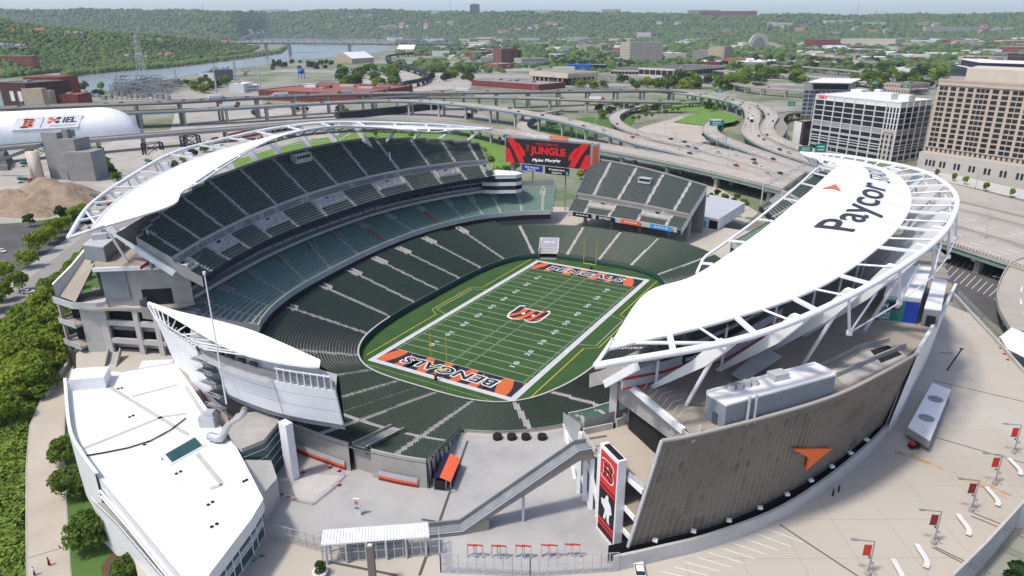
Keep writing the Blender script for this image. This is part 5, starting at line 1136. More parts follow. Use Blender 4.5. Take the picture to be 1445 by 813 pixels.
# the field lies in the ground: cut the sheet round the bowl
S_=400.0;hole=[tuple(p[:2]) for p in LROWS[6][:-1:6]]
bpy_ground=sheet('ground',[(-26000,-6000),(26000,-6000),(26000,30000),(-26000,30000)],GZ,'ground',None,[hole],'structure')
def crown_mesh(name,rad,hgt,n,leaf,lobes=14,seed=0,base=.28,flat=1.0,mt='leaf'):
    r=np.random.default_rng(seed);C=[];R=[]
    for k in range(lobes):
        a=r.uniform(0,2*math.pi);u=r.uniform(.1,1);d=rad*.62*math.sqrt(u);z=hgt*(base+(1-base)*r.uniform(.12,.82)*(1-.25*u));C.append((d*math.cos(a),d*math.sin(a),z));R.append(rad*r.uniform(.34,.55))
    C.append((0,0,hgt*(base+.45*(1-base))));R.append(rad*.62);C=np.array(C);R=np.array(R)
    k=r.integers(0,len(C),n);v=r.normal(size=(n,3));v /= np.linalg.norm(v,axis=1,keepdims=True);v[:,2]=np.where(v[:,2] < -.35,-v[:,2],v[:,2])
    rr=R[k][:,None]*r.uniform(.72,1.08,(n,1));P=C[k]+v*rr*np.array([1,1,.8*flat])
    nn=v+r.normal(size=(n,3))*.45;nn /= np.linalg.norm(nn,axis=1,keepdims=True);h=r.normal(size=(n,3));a=np.cross(nn,h);a /= np.linalg.norm(a,axis=1,keepdims=True);b=np.cross(nn,a);s=leaf*r.uniform(.6,1.3,(n,1))
    V=np.stack([P-a*s*.5-b*s*.32,P+a*s*.5-b*s*.4,P+a*s*.42+b*s*.42,P-a*s*.4+b*s*.36],1).reshape(-1,3);Q=np.arange(n*4).reshape(-1,4)
    return V,Q
def tree_proto(rad,hgt,n,leaf,seed,mt,base=.3,lobes=14,trunk=.22,flat=1.0):
    t=thing('tree','tree','tree',(0,0,0));V,Q=crown_mesh('crown',rad,hgt,n,leaf,lobes,seed,base,flat)
    np_mesh('crown',V,Q,mt,t);m=MB();m.tube([(0,0,-.2),(.05,0,hgt*.3),(.1,.05,hgt*.66)],trunk,6,r2=trunk*.4)
    for k in range(4): a=k*1.7+seed;m.tube([(0,0,hgt*(.28+.05*k)),(rad*.45*math.cos(a),rad*.45*math.sin(a),hgt*(.5+.06*k))],trunk*.45,5,r2=trunk*.15)
    m.build('trunk','bark',t);return t
TP={}
def tree_set(key,protos): TP[key]=[protos,0]
HID=[]
def plant(key,x,y,z,label,group,sc=None,sz=None,name='tree'):
    L,k=TP[key];p=L[k % len(L)];s=sc if sc else random.uniform(.85,1.18);rz=random.uniform(0,6.28)
    if k < len(L): o=p;o.location=(x,y,z);o.rotation_euler=(0,0,rz)
    else: o=dup(p,(x,y,z),rz)
    o.scale=(s,s,sz or s*random.uniform(.9,1.1));o['label']=label;o['category']='tree'
    if group: o['group']=group
    elif 'group' in o: del o['group']
    o.name=name;TP[key][1] += 1;return o
tree_set('street',[tree_proto(4.6,9.5,3000,.62,s,'leaf_bright',.2,18) for s in (1,2,3,4)])
tree_set('round',[tree_proto(4.2,8.0,3000,.58,s,'leaf',.16,18) for s in (11,12)])
tree_set('dark',[tree_proto(3.6,8.2,1500,.7,s,'leaf_dark',.2,12) for s in (21,22)])
tree_set('mid',[tree_proto(6.2,10.5,800,1.35,s,mt,.12,14) for s,mt in ((31,'leaf'),(32,'leaf_dark'),(33,'leaf_bright'),(34,'leaf'))])
tree_set('small',[tree_proto(2.5,5.0,350,.9,s,mt,.2,8) for s,mt in ((41,'leaf'),(42,'leaf_bright'))])
tree_set('far',[tree_proto(9.0,13,300,3.4,s,mt,.0,12) for s,mt in ((51,'leaf'),(52,'leaf_dark'),(53,'leaf_far'),(54,'leaf_olive'))])
def car_proto(color):
    t=thing('car','car','car',(0,0,0));L,w=4.6,1.82
    prof=[(-2.3,.35),(-2.3,.82),(-2.15,.98),(-1.35,1.02),(1.1,.98),(2.15,.84),(2.3,.68),(2.3,.35)];m=MB();n=len(prof)
    m.add([(x,-w/2,z) for x,z in prof]+[(x,w/2,z) for x,z in prof],[tuple(range(n))[::-1],tuple(range(n,2*n))]+[(i,(i+1) % n,n+(i+1) % n,n+i) for i in range(n)]);m.build('body','car_'+color,t)
    m=MB();lo=[(-1.75,-.82),(1.0,-.82),(1.0,.82),(-1.75,.82)];hi=[(-1.2,-.66),(.25,-.66),(.25,.66),(-1.2,.66)]
    m.add([(x,y,1.0) for x,y in lo]+[(x,y,1.45) for x,y in hi],[(0,1,5,4),(1,2,6,5),(2,3,7,6),(3,0,4,7)]);m.build('window','car_glass',t)
    m=MB();m.add([(x*1.02,y*1.03,1.45) for x,y in hi]+[(x*.98,y*.98,1.5) for x,y in hi],[(0,1,5,4),(1,2,6,5),(2,3,7,6),(3,0,4,7),(4,5,6,7)]);m.build('roof','car_'+color,t)
    for x in (-1.4,1.42):
        for y in (-.84,.84):
            m=MB();m.tube([(x,y-.1,.33),(x,y+.1,.33)],.33,10);m.build('wheel','tyre',t)
    for y in (-.62,.62): m=MB();m.box((2.28,y,.66),(.08,.36,.14));m.build('headlight','paint_white',t)
    return t
CARS={c: [car_proto(c),0] for c in ('white','silver','black','grey','red','blue','navy','beige')}
def car(color,x,y,z,rz,label,group=None):
    p,k=CARS[color]
    if k == 0: o=p;o.location=(x,y,z);o.rotation_euler=(0,0,rz)
    else: o=dup(p,(x,y,z),rz)
    o['label']=label;CARS[color][1] += 1
    if group: o['group']=group
    elif 'group' in o: del o['group']
    return o
def truck_proto(cab,box,n=1):
    t=thing('truck','truck','truck',(0,0,0));m=MB();m.box((-2.2,0,1.1),(14.5,2.55,2.9));m.build('trailer',box,t)
    m=MB();m.prism([(5.6,-1.2),(8.3,-1.2),(8.3,1.2),(5.6,1.2)],.7,[3.6,2.9,2.9,3.6]);m.box((8.9,0,.7),(1.4,2.1,1.3));m.build('cab',cab,t)
    m=MB();m.box((7.5,0,2.1),(1.9,2.46,.75));m.build('windscreen','car_glass',t);m=MB();m.box((0,0,.7),(13,1.0,.4));m.build('chassis','black',t)
    for x in (-8,-6.7,4.2,5.5,8.6):
        for y in (-1.05,1.05): m=MB();m.tube([(x,y-.16,.5),(x,y+.16,.5)],.5,10);m.build('wheel','tyre',t)
    return t
TRK={}
def truck(cab,box,x,y,z,rz,label):
    k=(cab,box)
    if k not in TRK: o=TRK[k]=truck_proto(cab,box);o.location=(x,y,z);o.rotation_euler=(0,0,rz)
    else: o=dup(TRK[k],(x,y,z),rz)
    o['label']=label;return o
def ribbon(name,pts,w,mt,z=None,parent=None,kind=None,n=40,label=None):
    P=spline(np.array(pts,float),n);m=MB();L,R=[],[]
    for i in range(n):
        d=P[min(i+1,n-1)]-P[max(i-1,0)];d /= np.linalg.norm(d[:2]);nn=np.array((-d[1],d[0]));ww=w[0]+(w[1]-w[0])*i/(n-1) if hasattr(w,'__len__') else w;zz=P[i][2] if len(P[i]) > 2 else z
        L.append((P[i][0]+nn[0]*ww/2,P[i][1]+nn[1]*ww/2,zz));R.append((P[i][0]-nn[0]*ww/2,P[i][1]-nn[1]*ww/2,zz))
    m.grid([L,R]);return m.build(name,mt,parent,kind=kind,label=label)
def dashes(name,pts,off,mt,parent,n=60,dash=4.0,gap=8.0,wd=.25,dz=.03,solid=False):
    P=spline(np.array(pts,float),n);d=np.r_[0,np.cumsum(np.linalg.norm(np.diff(P[:,:2],axis=0),axis=1))];m=MB();s=0.0
    f=lambda q: np.array([np.interp(q,d,P[:,k]) for k in range(3)])
    while s < d[-1]-dash:
        a,b=f(s),f(min(s+dash,d[-1]));t=(b-a)/max(np.linalg.norm((b-a)[:2]),1e-6);nn=np.array((-t[1],t[0],0));a=a+nn*off;b=b+nn*off;m.add([tuple(a+nn*wd+[0,0,dz]),tuple(b+nn*wd+[0,0,dz]),tuple(b-nn*wd+[0,0,dz]),tuple(a-nn*wd+[0,0,dz])],[(0,1,2,3)]);s += dash if solid else dash+gap
    return m.build(name,mt,parent)
def viaduct(label,pts,w,girder='barrier',piers=None,deck='road_concrete',gd=1.6,lanes=3,n=60,pier_w=1.6,twin=True,base=GZ,bar=.95,name='viaduct'):
    """a road deck on girders and piers; pts are (x,y,z) of the deck centre line"""
    P=spline(np.array(pts,float),n);W_=[(w[0]+(w[1]-w[0])*i/(n-1)) if hasattr(w,'__len__') else w for i in range(n)]
    t=thing(name,label,'bridge',(float(P[0][0]),float(P[0][1]),base));L,R,N_=[],[],[]
    for i in range(n):
        d=P[min(i+1,n-1)]-P[max(i-1,0)];d /= np.linalg.norm(d[:2]);nn=np.array((-d[1],d[0],0));L.append(P[i]+nn*W_[i]/2);R.append(P[i]-nn*W_[i]/2);N_.append(nn)
    m=MB();m.grid([L,R]);de=m.build('deck',deck,t)
    D=np.array([0,0,.5]);m=MB();m.grid([[p-D for p in L],[p-D for p in R]]);m.build('soffit','concrete_dark',t)
    for S,sg in ((L,-1),(R,1)):
        m=MB();m.sweep([tuple(p) for p in S],[(-.22,-.5),(.22,-.5),(.16,bar),(-.16,bar)]);m.build('barrier','barrier',t)
        m=MB();m.sweep([tuple(p+nn*sg*.5) for p,nn in zip(S,N_)],[(-.2,-gd),(.2,-gd),(.2,-.52),(-.2,-.52)]);m.build('girder',girder,t)
    for k in range(1,lanes): dashes('lane_line',P,-w[0]/2+w[0]*k/lanes if hasattr(w,'__len__') else -w/2+w*k/lanes,'paint_white',de,dash=5,gap=8,wd=.22)
    if piers:
        d=np.r_[0,np.cumsum(np.linalg.norm(np.diff(P[:,:2],axis=0),axis=1))]
        for s in np.arange(piers*.5,d[-1],piers):
            c=np.array([np.interp(s,d,P[:,k]) for k in range(3)]);i=int(np.searchsorted(d,s));i=min(i,n-1);nn=N_[i];ww=W_[i];rz=math.atan2(nn[1],nn[0]);z1=c[2]-gd
            m=MB()
            for q in ((-.3,.3) if twin else (0,)): m.box((c[0]+nn[0]*q*ww,c[1]+nn[1]*q*ww,base),(pier_w,pier_w,z1-1.0-base),rz)
            m.box((c[0],c[1],z1-1.1),(ww*.92,pier_w*.9,1.1),rz);m.build('pier','barrier',t)
    return t,P
def wquad(mb,a,b,z0,z1,u0,u1,off):
    """a rectangle on the wall a-b between fractions u0,u1 and heights z0,z1"""
    a=np.asarray(a);b=np.asarray(b);d=b-a;n=np.array((d[1],-d[0]));n /= np.linalg.norm(n);p=a+d*u0+n*off;q=a+d*u1+n*off;mb.add([(*p,z0),(*q,z0),(*q,z1),(*p,z1)],[(0,1,2,3)])
def windows(parent,a,b,z0,z1,nc,nr_,mt='glass_dark',fw=.6,fh=.6,off=.06,joined=False,name='window',frame=None):
    """a grid of windows on the wall from a to b (outside to the right of a->b)"""
    a=np.asarray(a,float);b=np.asarray(b,float);d=b-a;L=np.linalg.norm(d);d /= L;n=np.array((d[1],-d[0]));cw,ch=L/nc,(z1-z0)/nr_;proto=None;mb=MB();rz=math.atan2(d[1],d[0])
    o_=ORG.get(parent.name,(0,0,0))
    for i in range(nc):
        for j in range(nr_):
            c=a+d*(i+.5)*cw+n*off;z=z0+(j+.5)*ch
            if joined: mb.box((c[0],c[1],z-ch*fh/2),(cw*fw,.12,ch*fh),rz);continue
            if proto is None:
                m=MB();m.box((o_[0],o_[1],o_[2]-ch*fh/2),(cw*fw,.12,ch*fh));proto=o=m.build(name,mt,parent)
            else: o=proto.copy();COL.objects.link(o);o.parent=parent
            o.location=(c[0]-o_[0],c[1]-o_[1],z-o_[2]);o.rotation_euler=(0,0,rz)
    if joined: mb.build('window_grid',mt,parent,kind='stuff')
def bld(label,pl,pr,ytop,depth,wall='bldg_grey',roof='roof_grey',win=None,name='building',cat='building',z=GZ,group=None,parapet=.6,joined=True):
    """a block whose front foot runs between two places of the picture; ytop = row of its front roof edge at the left"""
    A=np.array(G2(*pl,z));B=np.array(G2(*pr,z));d=B-A;L=np.linalg.norm(d);d /= L;n=np.array((-d[1],d[0]));n=n if n@(A-np.array(CAM[:2])) > 0 else -n
    h=zfor(A,ytop);t=thing(name,label,cat,(float(A[0]),float(A[1]),z),group=group);C=B+n*depth;D=A+n*depth
    m=MB();m.prism([tuple(A),tuple(B),tuple(C),tuple(D)],z,h);m.build('wall',wall,t)
    m=MB();m.prism([tuple(p) for p in (A+d*.4+n*.4,B-d*.4+n*.4,C-d*.4-n*.4,D+d*.4-n*.4)],h,h+.15);rf=m.build('roof',roof,t)
    if parapet:
        m=MB();m.sweep([(*p,h) for p in (A,B,C,D)],[(-.2,0),(.2,0),(.2,parapet),(-.2,parapet)],closed=True);m.build('parapet',wall,t)
    m=MB();q=A*.6+C*.4;m.box((q[0],q[1],h),(min(L*.2,9),min(depth*.25,7),2.4),math.atan2(d[1],d[0]));m.build('roof_unit','bldg_grey',rf)
    if win:
        nc,nr_,mt=win[:3];fw,fh=(win[3],win[4]) if len(win) > 3 else (.6,.5);windows(t,A,B,z+.5,h-.4,nc,nr_,mt,fw,fh,joined=joined);k=max(1,int(nc*depth/L));windows(t,B,C,z+.5,h-.4,k,nr_,mt,fw,fh,joined=joined);windows(t,D,A,z+.5,h-.4,k,nr_,mt,fw,fh,joined=joined)
    return t,A,B,C,D,h
def lamp_post(label,base,h,arm=2.4,az=0.0,flag=None,name='lamp_post'):
    t=thing(name,label,'lamp post',tuple(base));x,y,z=base;m=MB();m.cyl((x,y,z),.45,.9,8);m.build('footing','concrete',t);m=MB();m.tube([(x,y,z+.9),(x,y,z+h)],.14,8,r2=.09);m.build('pole','grey_steel',t)
    ca,sa=math.cos(az),math.sin(az);m=MB();m.beam((x,y,z+h),(x+arm*ca,y+arm*sa,z+h+.2),.14);m.box((x+arm*ca*1.15,y+arm*sa*1.15,z+h+.12),(1.1,.45,.18),az);m.build('lamp_head','grey_steel',t)
    if flag:
        m=MB();m.box((x+ca*.95,y+sa*.95,z+h-3.0),(1.3,.06,2.2),az);f=m.build('banner',flag,t)
        m=MB();m.beam((x,y,z+h-.75),(x+ca*1.65,y+sa*1.65,z+h-.75),.06);m.beam((x,y,z+h-3.05),(x+ca*1.65,y+sa*1.65,z+h-3.05),.06);m.build('banner_arm','grey_steel',t)
        m=MB()
        for s in (-1,1): m.box((x-sa*.7*s,y+ca*.7*s,z+3.2),(.35,.3,.35))
        m.beam((x-sa*.7,y+ca*.7,z+3.3),(x+sa*.7,y-ca*.7,z+3.3),.06);m.build('side_lamp','grey_steel',t)
    return t
def fence(label,pts,h,step=1.5,name='fence',mt='galv',infill=True):
    t=thing(name,label,'fence',tuple(pts[0]));
    for a,b in zip(pts[:-1],pts[1:]):
        a=np.array(a,float);b=np.array(b,float);L=np.linalg.norm(b-a);k=max(1,int(L/step))
        for i in range(k+1): p=a+(b-a)*i/k;m=MB();m.box(tuple(p),(.12,.12,h));m.build('post',mt,t)
        for z in (.15,h*.55,h-.06): m=MB();m.beam(tuple(a+[0,0,z]),tuple(b+[0,0,z]),.09);m.build('rail',mt,t)
        if infill:
            m=MB();q=int(L/.32)
            for i in range(q): p=a+(b-a)*(i+.5)/q;m.box(tuple(p),(.035,.035,h))
            m.build('bar_infill',mt,t,kind='stuff')
    return t
# ---------------------------------------------------------------- things on the plaza
gc=thing('gate_canopy','white ribbed canopy roof over the ticket gates','canopy',tuple(G(530,790,PZ)))
q=[G(453,769,11),G(456,748,11.6),G(604,737.5,11.6),G(606,757,11)];m=MB();m.add([tuple(p) for p in q]+[(p[0],p[1],p[2]-.25) for p in q],[(0,1,2,3),(4,7,6,5),(0,4,5,1),(1,5,6,2),(2,6,7,3),(3,7,4,0)]);sh=m.build('roof_sheet','white_panel',gc)
m=MB()
for k in range(34): s=(k+.5)/34;m.beam(tuple(q[0]+(q[3]-q[0])*s+[0,0,.08]),tuple(q[1]+(q[2]-q[1])*s+[0,0,.08]),.12,.12)
m.build('roof_rib','white_steel',sh,kind='stuff')
for k in range(6):
    for a,b in ((0,3),(1,2)): p=q[a]+(q[b]-q[a])*(k+.2)/5.4;m=MB();m.box((p[0],p[1],PZ),(.3,.3,p[2]-.25-PZ));m.build('post','galv',gc)
m=MB();m.prism([tuple((a*.8+b*.2)[:2]) for a,b in ((q[0],q[2]),(q[1],q[3]),(q[2],q[0]),(q[3],q[1]))],PZ,9.4);m.build('ticket_booths','grey_panel',gc)
fence('galvanised gate fence between the office building and the ticket canopy',[tuple(G(380,759,PZ)),tuple(G(455,779,PZ))],3.6)
fence('galvanised turnstile fence in front of the white ticket canopy',[tuple(G(456,795,PZ)),tuple(G(620,783,PZ))],3.8)
fence('tall galvanised gate enclosure below the sign tower',[tuple(G(620,770,PZ)),tuple(G(622,808,PZ)),tuple(G(748,814,PZ)),tuple(G(872,806,PZ))],4.2)
md=thing('metal_detector','walk-through metal detector with red top inside the gate','metal detector',(0,0,0),group='metal detectors inside the gate')
for x in (-.8,.8): m=MB();m.box((x,0,0),(.14,.5,2.6));m.build('side_panel','lead',md)
m=MB();m.box((0,0,2.6),(1.75,.28,.16));m.build('top_bar','red',md)
for k,(x,y) in enumerate(((666,786),(675,786),(700,787),(708,787),(734,787),(743,787),(770,786),(780,786),(803,785),(812,785))):
    g=G(x,y,PZ);o=md if k == 0 else dup(md,tuple(g),.35)
    if k == 0: o.location=tuple(g);o.rotation_euler=(0,0,.35)
tt=thing('totem_sign','white upright sign board standing on the open grey plaza','sign',tuple(G(505,727,PZ)));g=G(505,727,PZ);m=MB();m.box(tuple(g),(1.35,.3,4.0),.5);m.build('board','white_panel',tt)
text_on('sign_lettering','GO','black',tt,(g[0]+.08,g[1]-.16,g[2]+1.9),(math.cos(.5),math.sin(.5),0),(0,0,1),w=.9,h=.5,off=.06,bold=.03);text_on('sign_emblem','B','orange',tt,(g[0]+.08,g[1]-.16,g[2]+3.2),(math.cos(.5),math.sin(.5),0),(0,0,1),w=.7,h=.9,off=.06,bold=.03)
co=thing('traffic_cone','orange traffic cone around the patched plaza slab','traffic cone',(0,0,0),group='cones on the plaza');m=MB();m.box((0,0,0),(.75,.75,.08));m.build('base','black',co);m=MB();m.cyl((0,0,.08),.28,1.15,10,.07);m.build('cone','red_bright',co);m=MB();m.cyl((0,0,.62),.195,.2,10,.16);m.build('band','paint_white',co)
for k,(x,y) in enumerate(((392,694),(399,698),(407,701),(416,705),(428,667),(466,660),(479,665),(479,685))):
    g=G(x,y,PZ+.02);o=co if k == 0 else dup(co,tuple(g),0);o.location=tuple(g)
g=[G(400,704,PZ),G(418,708,PZ),G(441,713,PZ),G(470,690,PZ),G(486,672,PZ)];t=thing('crowd_barrier','low grey wire barrier around the patched plaza slab','barrier',tuple(g[0]));m=MB()
for z in (.1,.6,1.1): m.sweep([tuple(p+[0,0,z]) for p in g],[(-.04,-.04),(.04,-.04),(.04,.04),(-.04,.04)])
m.build('wire_panel','galv',t)
for p in g: m=MB();m.box(tuple(p),(.1,.1,1.15));m.build('post','galv',t)
ks=thing('food_kiosk','black food kiosk with orange awning against the stand wall','kiosk',tuple(G(620,690,PZ)));K=[G2(613,691,PZ),G2(630,693,PZ),G2(644,660,PZ),G2(628,657,PZ)];m=MB();m.prism(K,PZ,PZ+2.2);m.build('counter','black',ks);m=MB();m.prism([tuple(np.array(K[0])*1.0),tuple((np.array(K[0])+np.array(K[1]))/2),tuple((np.array(K[2])+np.array(K[3]))/2),K[3]],PZ+3.0,PZ+3.4);m.build('roof','navy',ks)
a,b=(np.array(K[0])+np.array(K[1]))/2,(np.array(K[2])+np.array(K[3]))/2;c_,d_=np.array(K[1])*1.0+[1.2,0],np.array(K[2])+[1.2,0];m=MB();m.add([(*a,PZ+3.4),(*b,PZ+3.4),(*d_,PZ+2.8),(*c_,PZ+2.8),(*a,PZ+3.2),(*b,PZ+3.2),(*d_,PZ+2.6),(*c_,PZ+2.6)],[(0,1,2,3),(4,7,6,5),(2,6,7,3),(0,3,7,4)]);m.build('awning','orange_sign',ks)
for p in K+[c_,d_]: m=MB();m.box((p[0],p[1],PZ),(.15,.15,2.7));m.build('post','grey_steel',ks)
by=thing('banner_pylon','brown square pylon in front of the ticket gates','pylon',tuple(G(527,826,PZ)));g=G(527,826,PZ);m=MB();m.box(tuple(g),(1.2,.9,8.6),.5);m.build('shaft','girder_brown',by);m=MB();m.box((g[0],g[1],g[2]+8.6),(.7,.5,.2),.5);m.build('cap','bldg_white',by)
g=G(452,812,PZ);pt_=thing('planter','round white planter with a green shrub by the gate fence','planter',tuple(g));m=MB();m.cyl(tuple(g),1.1,1.0,16,1.4);m.build('tub','bldg_white',pt_);V,Q=crown_mesh('s',1.3,2.6,500,.3,8,77,.25);V=V+np.array([g[0],g[1],g[2]+.4]);np_mesh('shrub',V,Q,'leaf_dark',pt_)
g=G(693,789,PZ);
# lamps and benches on the parking deck
for k,(bx,by_,ty,mt) in enumerate(((1430,640,610,'red'),(1403,684,652,'red'),(1370,722,686,'dark_red'),(1317,768,727,'dark_red'),(1224,812,778,'red'))):
    g=G(bx,by_,PZ);lamp_post(('lamp post with red banner, %s of the five along the parking deck' % ('farthest','fourth from the front','middle one','second from the front','nearest')[k]),tuple(g),7.4,3.0,math.radians(205),mt)
for k,(x,y) in enumerate(((1262,808),(1296,786),(1355,742),(1396,702),(1428,660))):
    g=G(x,y,PZ);t=thing('bench','curved white concrete bench, %s along the parking deck lamps' % ('nearest','second from the front','third from the front','fourth from the front','farthest')[k],'bench',tuple(g));P=[(g[0]+2.2-4.2*math.sin(a+.6)*math.sin(a+.6)+1.8*a,g[1]+5.0*a,PZ) for a in np.linspace(-.6,.6,9)];m=MB();m.sweep(P,[(-.45,.45),(.45,.45),(.45,.62),(-.45,.62)]);m.build('seat','bldg_white',t)
    for q in (1,7): p=P[q];m=MB();m.box((p[0],p[1],PZ),(.6,.5,.45));m.build('leg','concrete_light',t)
# plant skip unit beside the white wall
P=[G2(1277,620,PZ),G2(1308,640,PZ),G2(1338,566,PZ),G2(1312,556,PZ)];t=thing('cooling_unit','long low white cooling unit with two dark fan openings by the curved wall','machine',(*P[0],PZ));m=MB();m.prism(P,PZ+1.4,PZ+3.2);bo=m.build('casing','bldg_grey',t);m=MB();m.prism(P,PZ+3.2,PZ+3.35);m.build('top','white_roof',bo)
A_,B_,C2,D2=(np.array(p) for p in P)
for s in (.3,.7): c=(A_+B_)/2*(1-s)+(C2+D2)/2*s;m=MB();m.cyl((*c,PZ+3.36),1.7,.12,14);m.build('fan_opening','grey_steel',bo)
for s in (.06,.5,.94):
    for a,b in ((A_,D2),(B_,C2)): c=a*(1-s)+b*s;m=MB();m.box((*c,PZ),(.4,.4,1.4));m.build('leg','grey_steel',t)
g=G(1289,632,PZ);t=thing('parked_utility_cart','small red and black utility cart parked under the white cooling unit','cart',tuple(g));m=MB();m.box((g[0],g[1],PZ+.4),(2.4,1.4,.7),.9);m.build('body','black',t);m=MB();m.box((g[0]-.5,g[1]-.5,PZ+1.1),(.9,1.2,.5),.9);m.build('hood','red',t)
for x,y in ((-.8,-1.1),(.9,.9),(-1.2,.2),(1.2,-.4)): m=MB();m.tube([(g[0]+x*.8-.1,g[1]+y*.8,PZ+.35),(g[0]+x*.8+.1,g[1]+y*.8,PZ+.35)],.35,10);m.build('wheel','tyre',t)
g=G(902,808,PZ);car('white',g[0],g[1],PZ,math.radians(118),'white car parked at the foot of the low white wall')
for k,(x,y) in enumerate(((985,776),(1000,772),(1175,700),(1183,694))): g=G(x,y,PZ);t=thing('standpipe','dark standpipe at the foot of the low white wall, number %d from the left' % (k+1),'standpipe',tuple(g));t['label']=('leftmost','second from left','third from left','rightmost')[k]+' dark standpipe at the foot of the low white wall';m=MB();m.cyl(tuple(g),.18,1.6,8);m.build('pipe','black',t);m=MB();m.cyl((g[0],g[1],PZ+1.6),.28,.25,8);m.build('cap','grey_steel',t)
def person(label,px,py,z,top,legs,cyc=False):
    g=G(px,py,z);t=thing('person',label,'person',tuple(g));me=bpy.data.meshes.new('body');V=[(0,0,.92),(0,0,1.15),(0,0,1.42),(0,0,1.52),(0,0,1.66),(.12,0,.9),(.14,.1,.5),(.14,.0,.06),(-.12,0,.9),(-.14,-.08,.5),(-.14,-.16,.06),(.22,0,1.4),(.3,.05,1.12),(.3,.22,.95),(-.22,0,1.4),(-.3,.0,1.12),(-.3,.18,.95)]
    E_=[(0,1),(1,2),(2,3),(3,4),(0,5),(5,6),(6,7),(0,8),(8,9),(9,10),(2,11),(11,12),(12,13),(2,14),(14,15),(15,16)];R_=[.15,.15,.15,.06,.11,.1,.075,.05,.1,.075,.05,.07,.05,.04,.07,.05,.04]
    me.from_pydata(V,E_,[]);o=bpy.data.objects.new('body',me);COL.objects.link(o);md_=o.modifiers.new('skin','SKIN')
    for i,r in enumerate(R_): me.skin_vertices[0].data[i].radius=(r,r)
    me.skin_vertices[0].data[0].use_root=True;o.modifiers.new('sub','SUBSURF').levels=1;me.materials.append(MT[top]);o.parent=t;o.scale=(1.15,)*3
    m=MB()
    for x in (-.14,.14): m.tube([(g[0]+x*1.15,g[1],g[2]+.1),(g[0]+x*1.1,g[1],g[2]+1.02)],.13,8)
    m.build('trousers',legs,t);m=MB();m.cyl((g[0],g[1],g[2]+1.86),.125,.12,10,.09);m.build('hair','black',t)
PATHZ=1.0
# ---------------------------------------------------------------- left: street, path, planting
def flat(name,pix,z,mt,kind='structure',parent=None): return sheet(name,[G2(x,y,z) for x,y in pix],z,mt,parent,(),None if parent else kind)
flat('riverside_ground',[(-400,1050),(-400,300),(70,305),(160,300),(230,330),(150,420),(110,520),(95,600),(110,640),(180,740),(260,860)],GZ+.03,'lawn')
flat('street',[(-300,745),(-300,655),(0,425),(60,378),(120,332),(165,295),(200,262),(238,268),(205,300),(160,345),(105,390),(60,425),(0,478)],GZ+.06,'road_grey')
flat('sidewalk',[(-300,655),(0,425),(60,378),(120,332),(165,295),(150,293),(105,330),(45,372),(-300,610)],GZ+.08,'concrete')
flat('parking_lot',[(-300,610),(-300,330),(30,316),(120,305),(150,293),(105,330),(45,372)],GZ+.05,'asphalt')
flat('sidewalk',[(-300,755),(0,484),(60,430),(110,392),(112,400),(65,440),(20,482),(-300,790)],GZ+.07,'concrete')
pth=[(30,870),(38,813),(37,740),(37,660),(42,600),(62,555),(100,497),(113,497),(102,520),(92,560),(90,620),(92,680),(96,760),(100,813),(104,870)]
path=flat('footpath',pth,PATHZ,'beige_paving')
P=[G2(x,y,PATHZ) for x,y in pth];m=MB();m.sweep([(*p,PATHZ-1.4) for p in P],[(-.15,0),(.15,0),(.15,1.45),(-.15,1.45)],closed=True);m.build('path_edge','concrete',path)
m=MB();m.sweep([tuple(G(x,y,PATHZ+.01)) for x,y in ((38,788),(95,771))],[(-.07,0),(.07,0),(.07,.006),(-.07,.006)]);m.build('joint','joint',path)
w0=[G(113,492,1.2),G(78,545,1.2),G(66,562,1.2)];t=thing('retaining_wall','low concrete wall between the trees and the footpath','wall',tuple(w0[0]));m=MB();m.sweep([(p[0],p[1],GZ) for p in w0],[(-.25,0),(.25,0),(.25,3.0),(-.25,3.0)]);m.build('wall','concrete',t);m=MB();m.sweep([(p[0],p[1],GZ+3.0) for p in w0],[(-.35,0),(.35,0),(.35,.2),(-.35,.2)]);m.build('coping','concrete_light',t)
# ivy bank: many small leaves on a raised bed
def leaf_bed(label,pix,n,z0,z1,mt,leaf=.7,name='ivy_bed'):
    P=np.array([G2(x,y,GZ) for x,y in pix]);lo,hi=P.min(0),P.max(0);pts=[]
    def inside(q):
        c=False;k=len(P)
        for i in range(k):
            a,b=P[i],P[i-1]
            if (a[1] > q[1]) != (b[1] > q[1]) and q[0] < (b[0]-a[0])*(q[1]-a[1])/(b[1]-a[1])+a[0]: c=not c
        return c
    r=np.random.default_rng(len(pix)*7+n)
    while len(pts) < n:
        q=r.uniform(lo,hi)
        if inside(q): pts.append(q)
    pts=np.array(pts);z=z0+(z1-z0)*(.5+.5*np.sin(pts[:,0]*.55+pts[:,1]*.3)*np.cos(pts[:,1]*.5))*r.uniform(.5,1,n);c=np.column_stack([pts,z]);v=r.normal(size=(n,3))*.6+np.array([0,0,1]);v /= np.linalg.norm(v,axis=1,keepdims=True);h=r.normal(size=(n,3));a=np.cross(v,h);a /= np.linalg.norm(a,axis=1,keepdims=True);b=np.cross(v,a);s=leaf*r.uniform(.6,1.4,(n,1))
    V=np.stack([c-a*s*.5-b*s*.4,c+a*s*.5-b*s*.4,c+a*s*.45+b*s*.4,c-a*s*.4+b*s*.4],1).reshape(-1,3);o=np_mesh(name,V,np.arange(4*n).reshape(-1,4),mt,None,kind='stuff');o['label']=label;o['category']='plants';return o
mat('ivy',(.20,.275,.036),.75,(.12,.185,.028),.5,spec=.25,contrast=(.35,.65),col3=(.12,.20,.03),scale3=.12)
leaf_bed('bright green ivy bank beside the footpath',[(-60,880),(-40,640),(30,560),(72,540),(40,600),(35,660),(35,740),(36,813),(28,880)],15000,GZ+.3,1.3,'ivy')
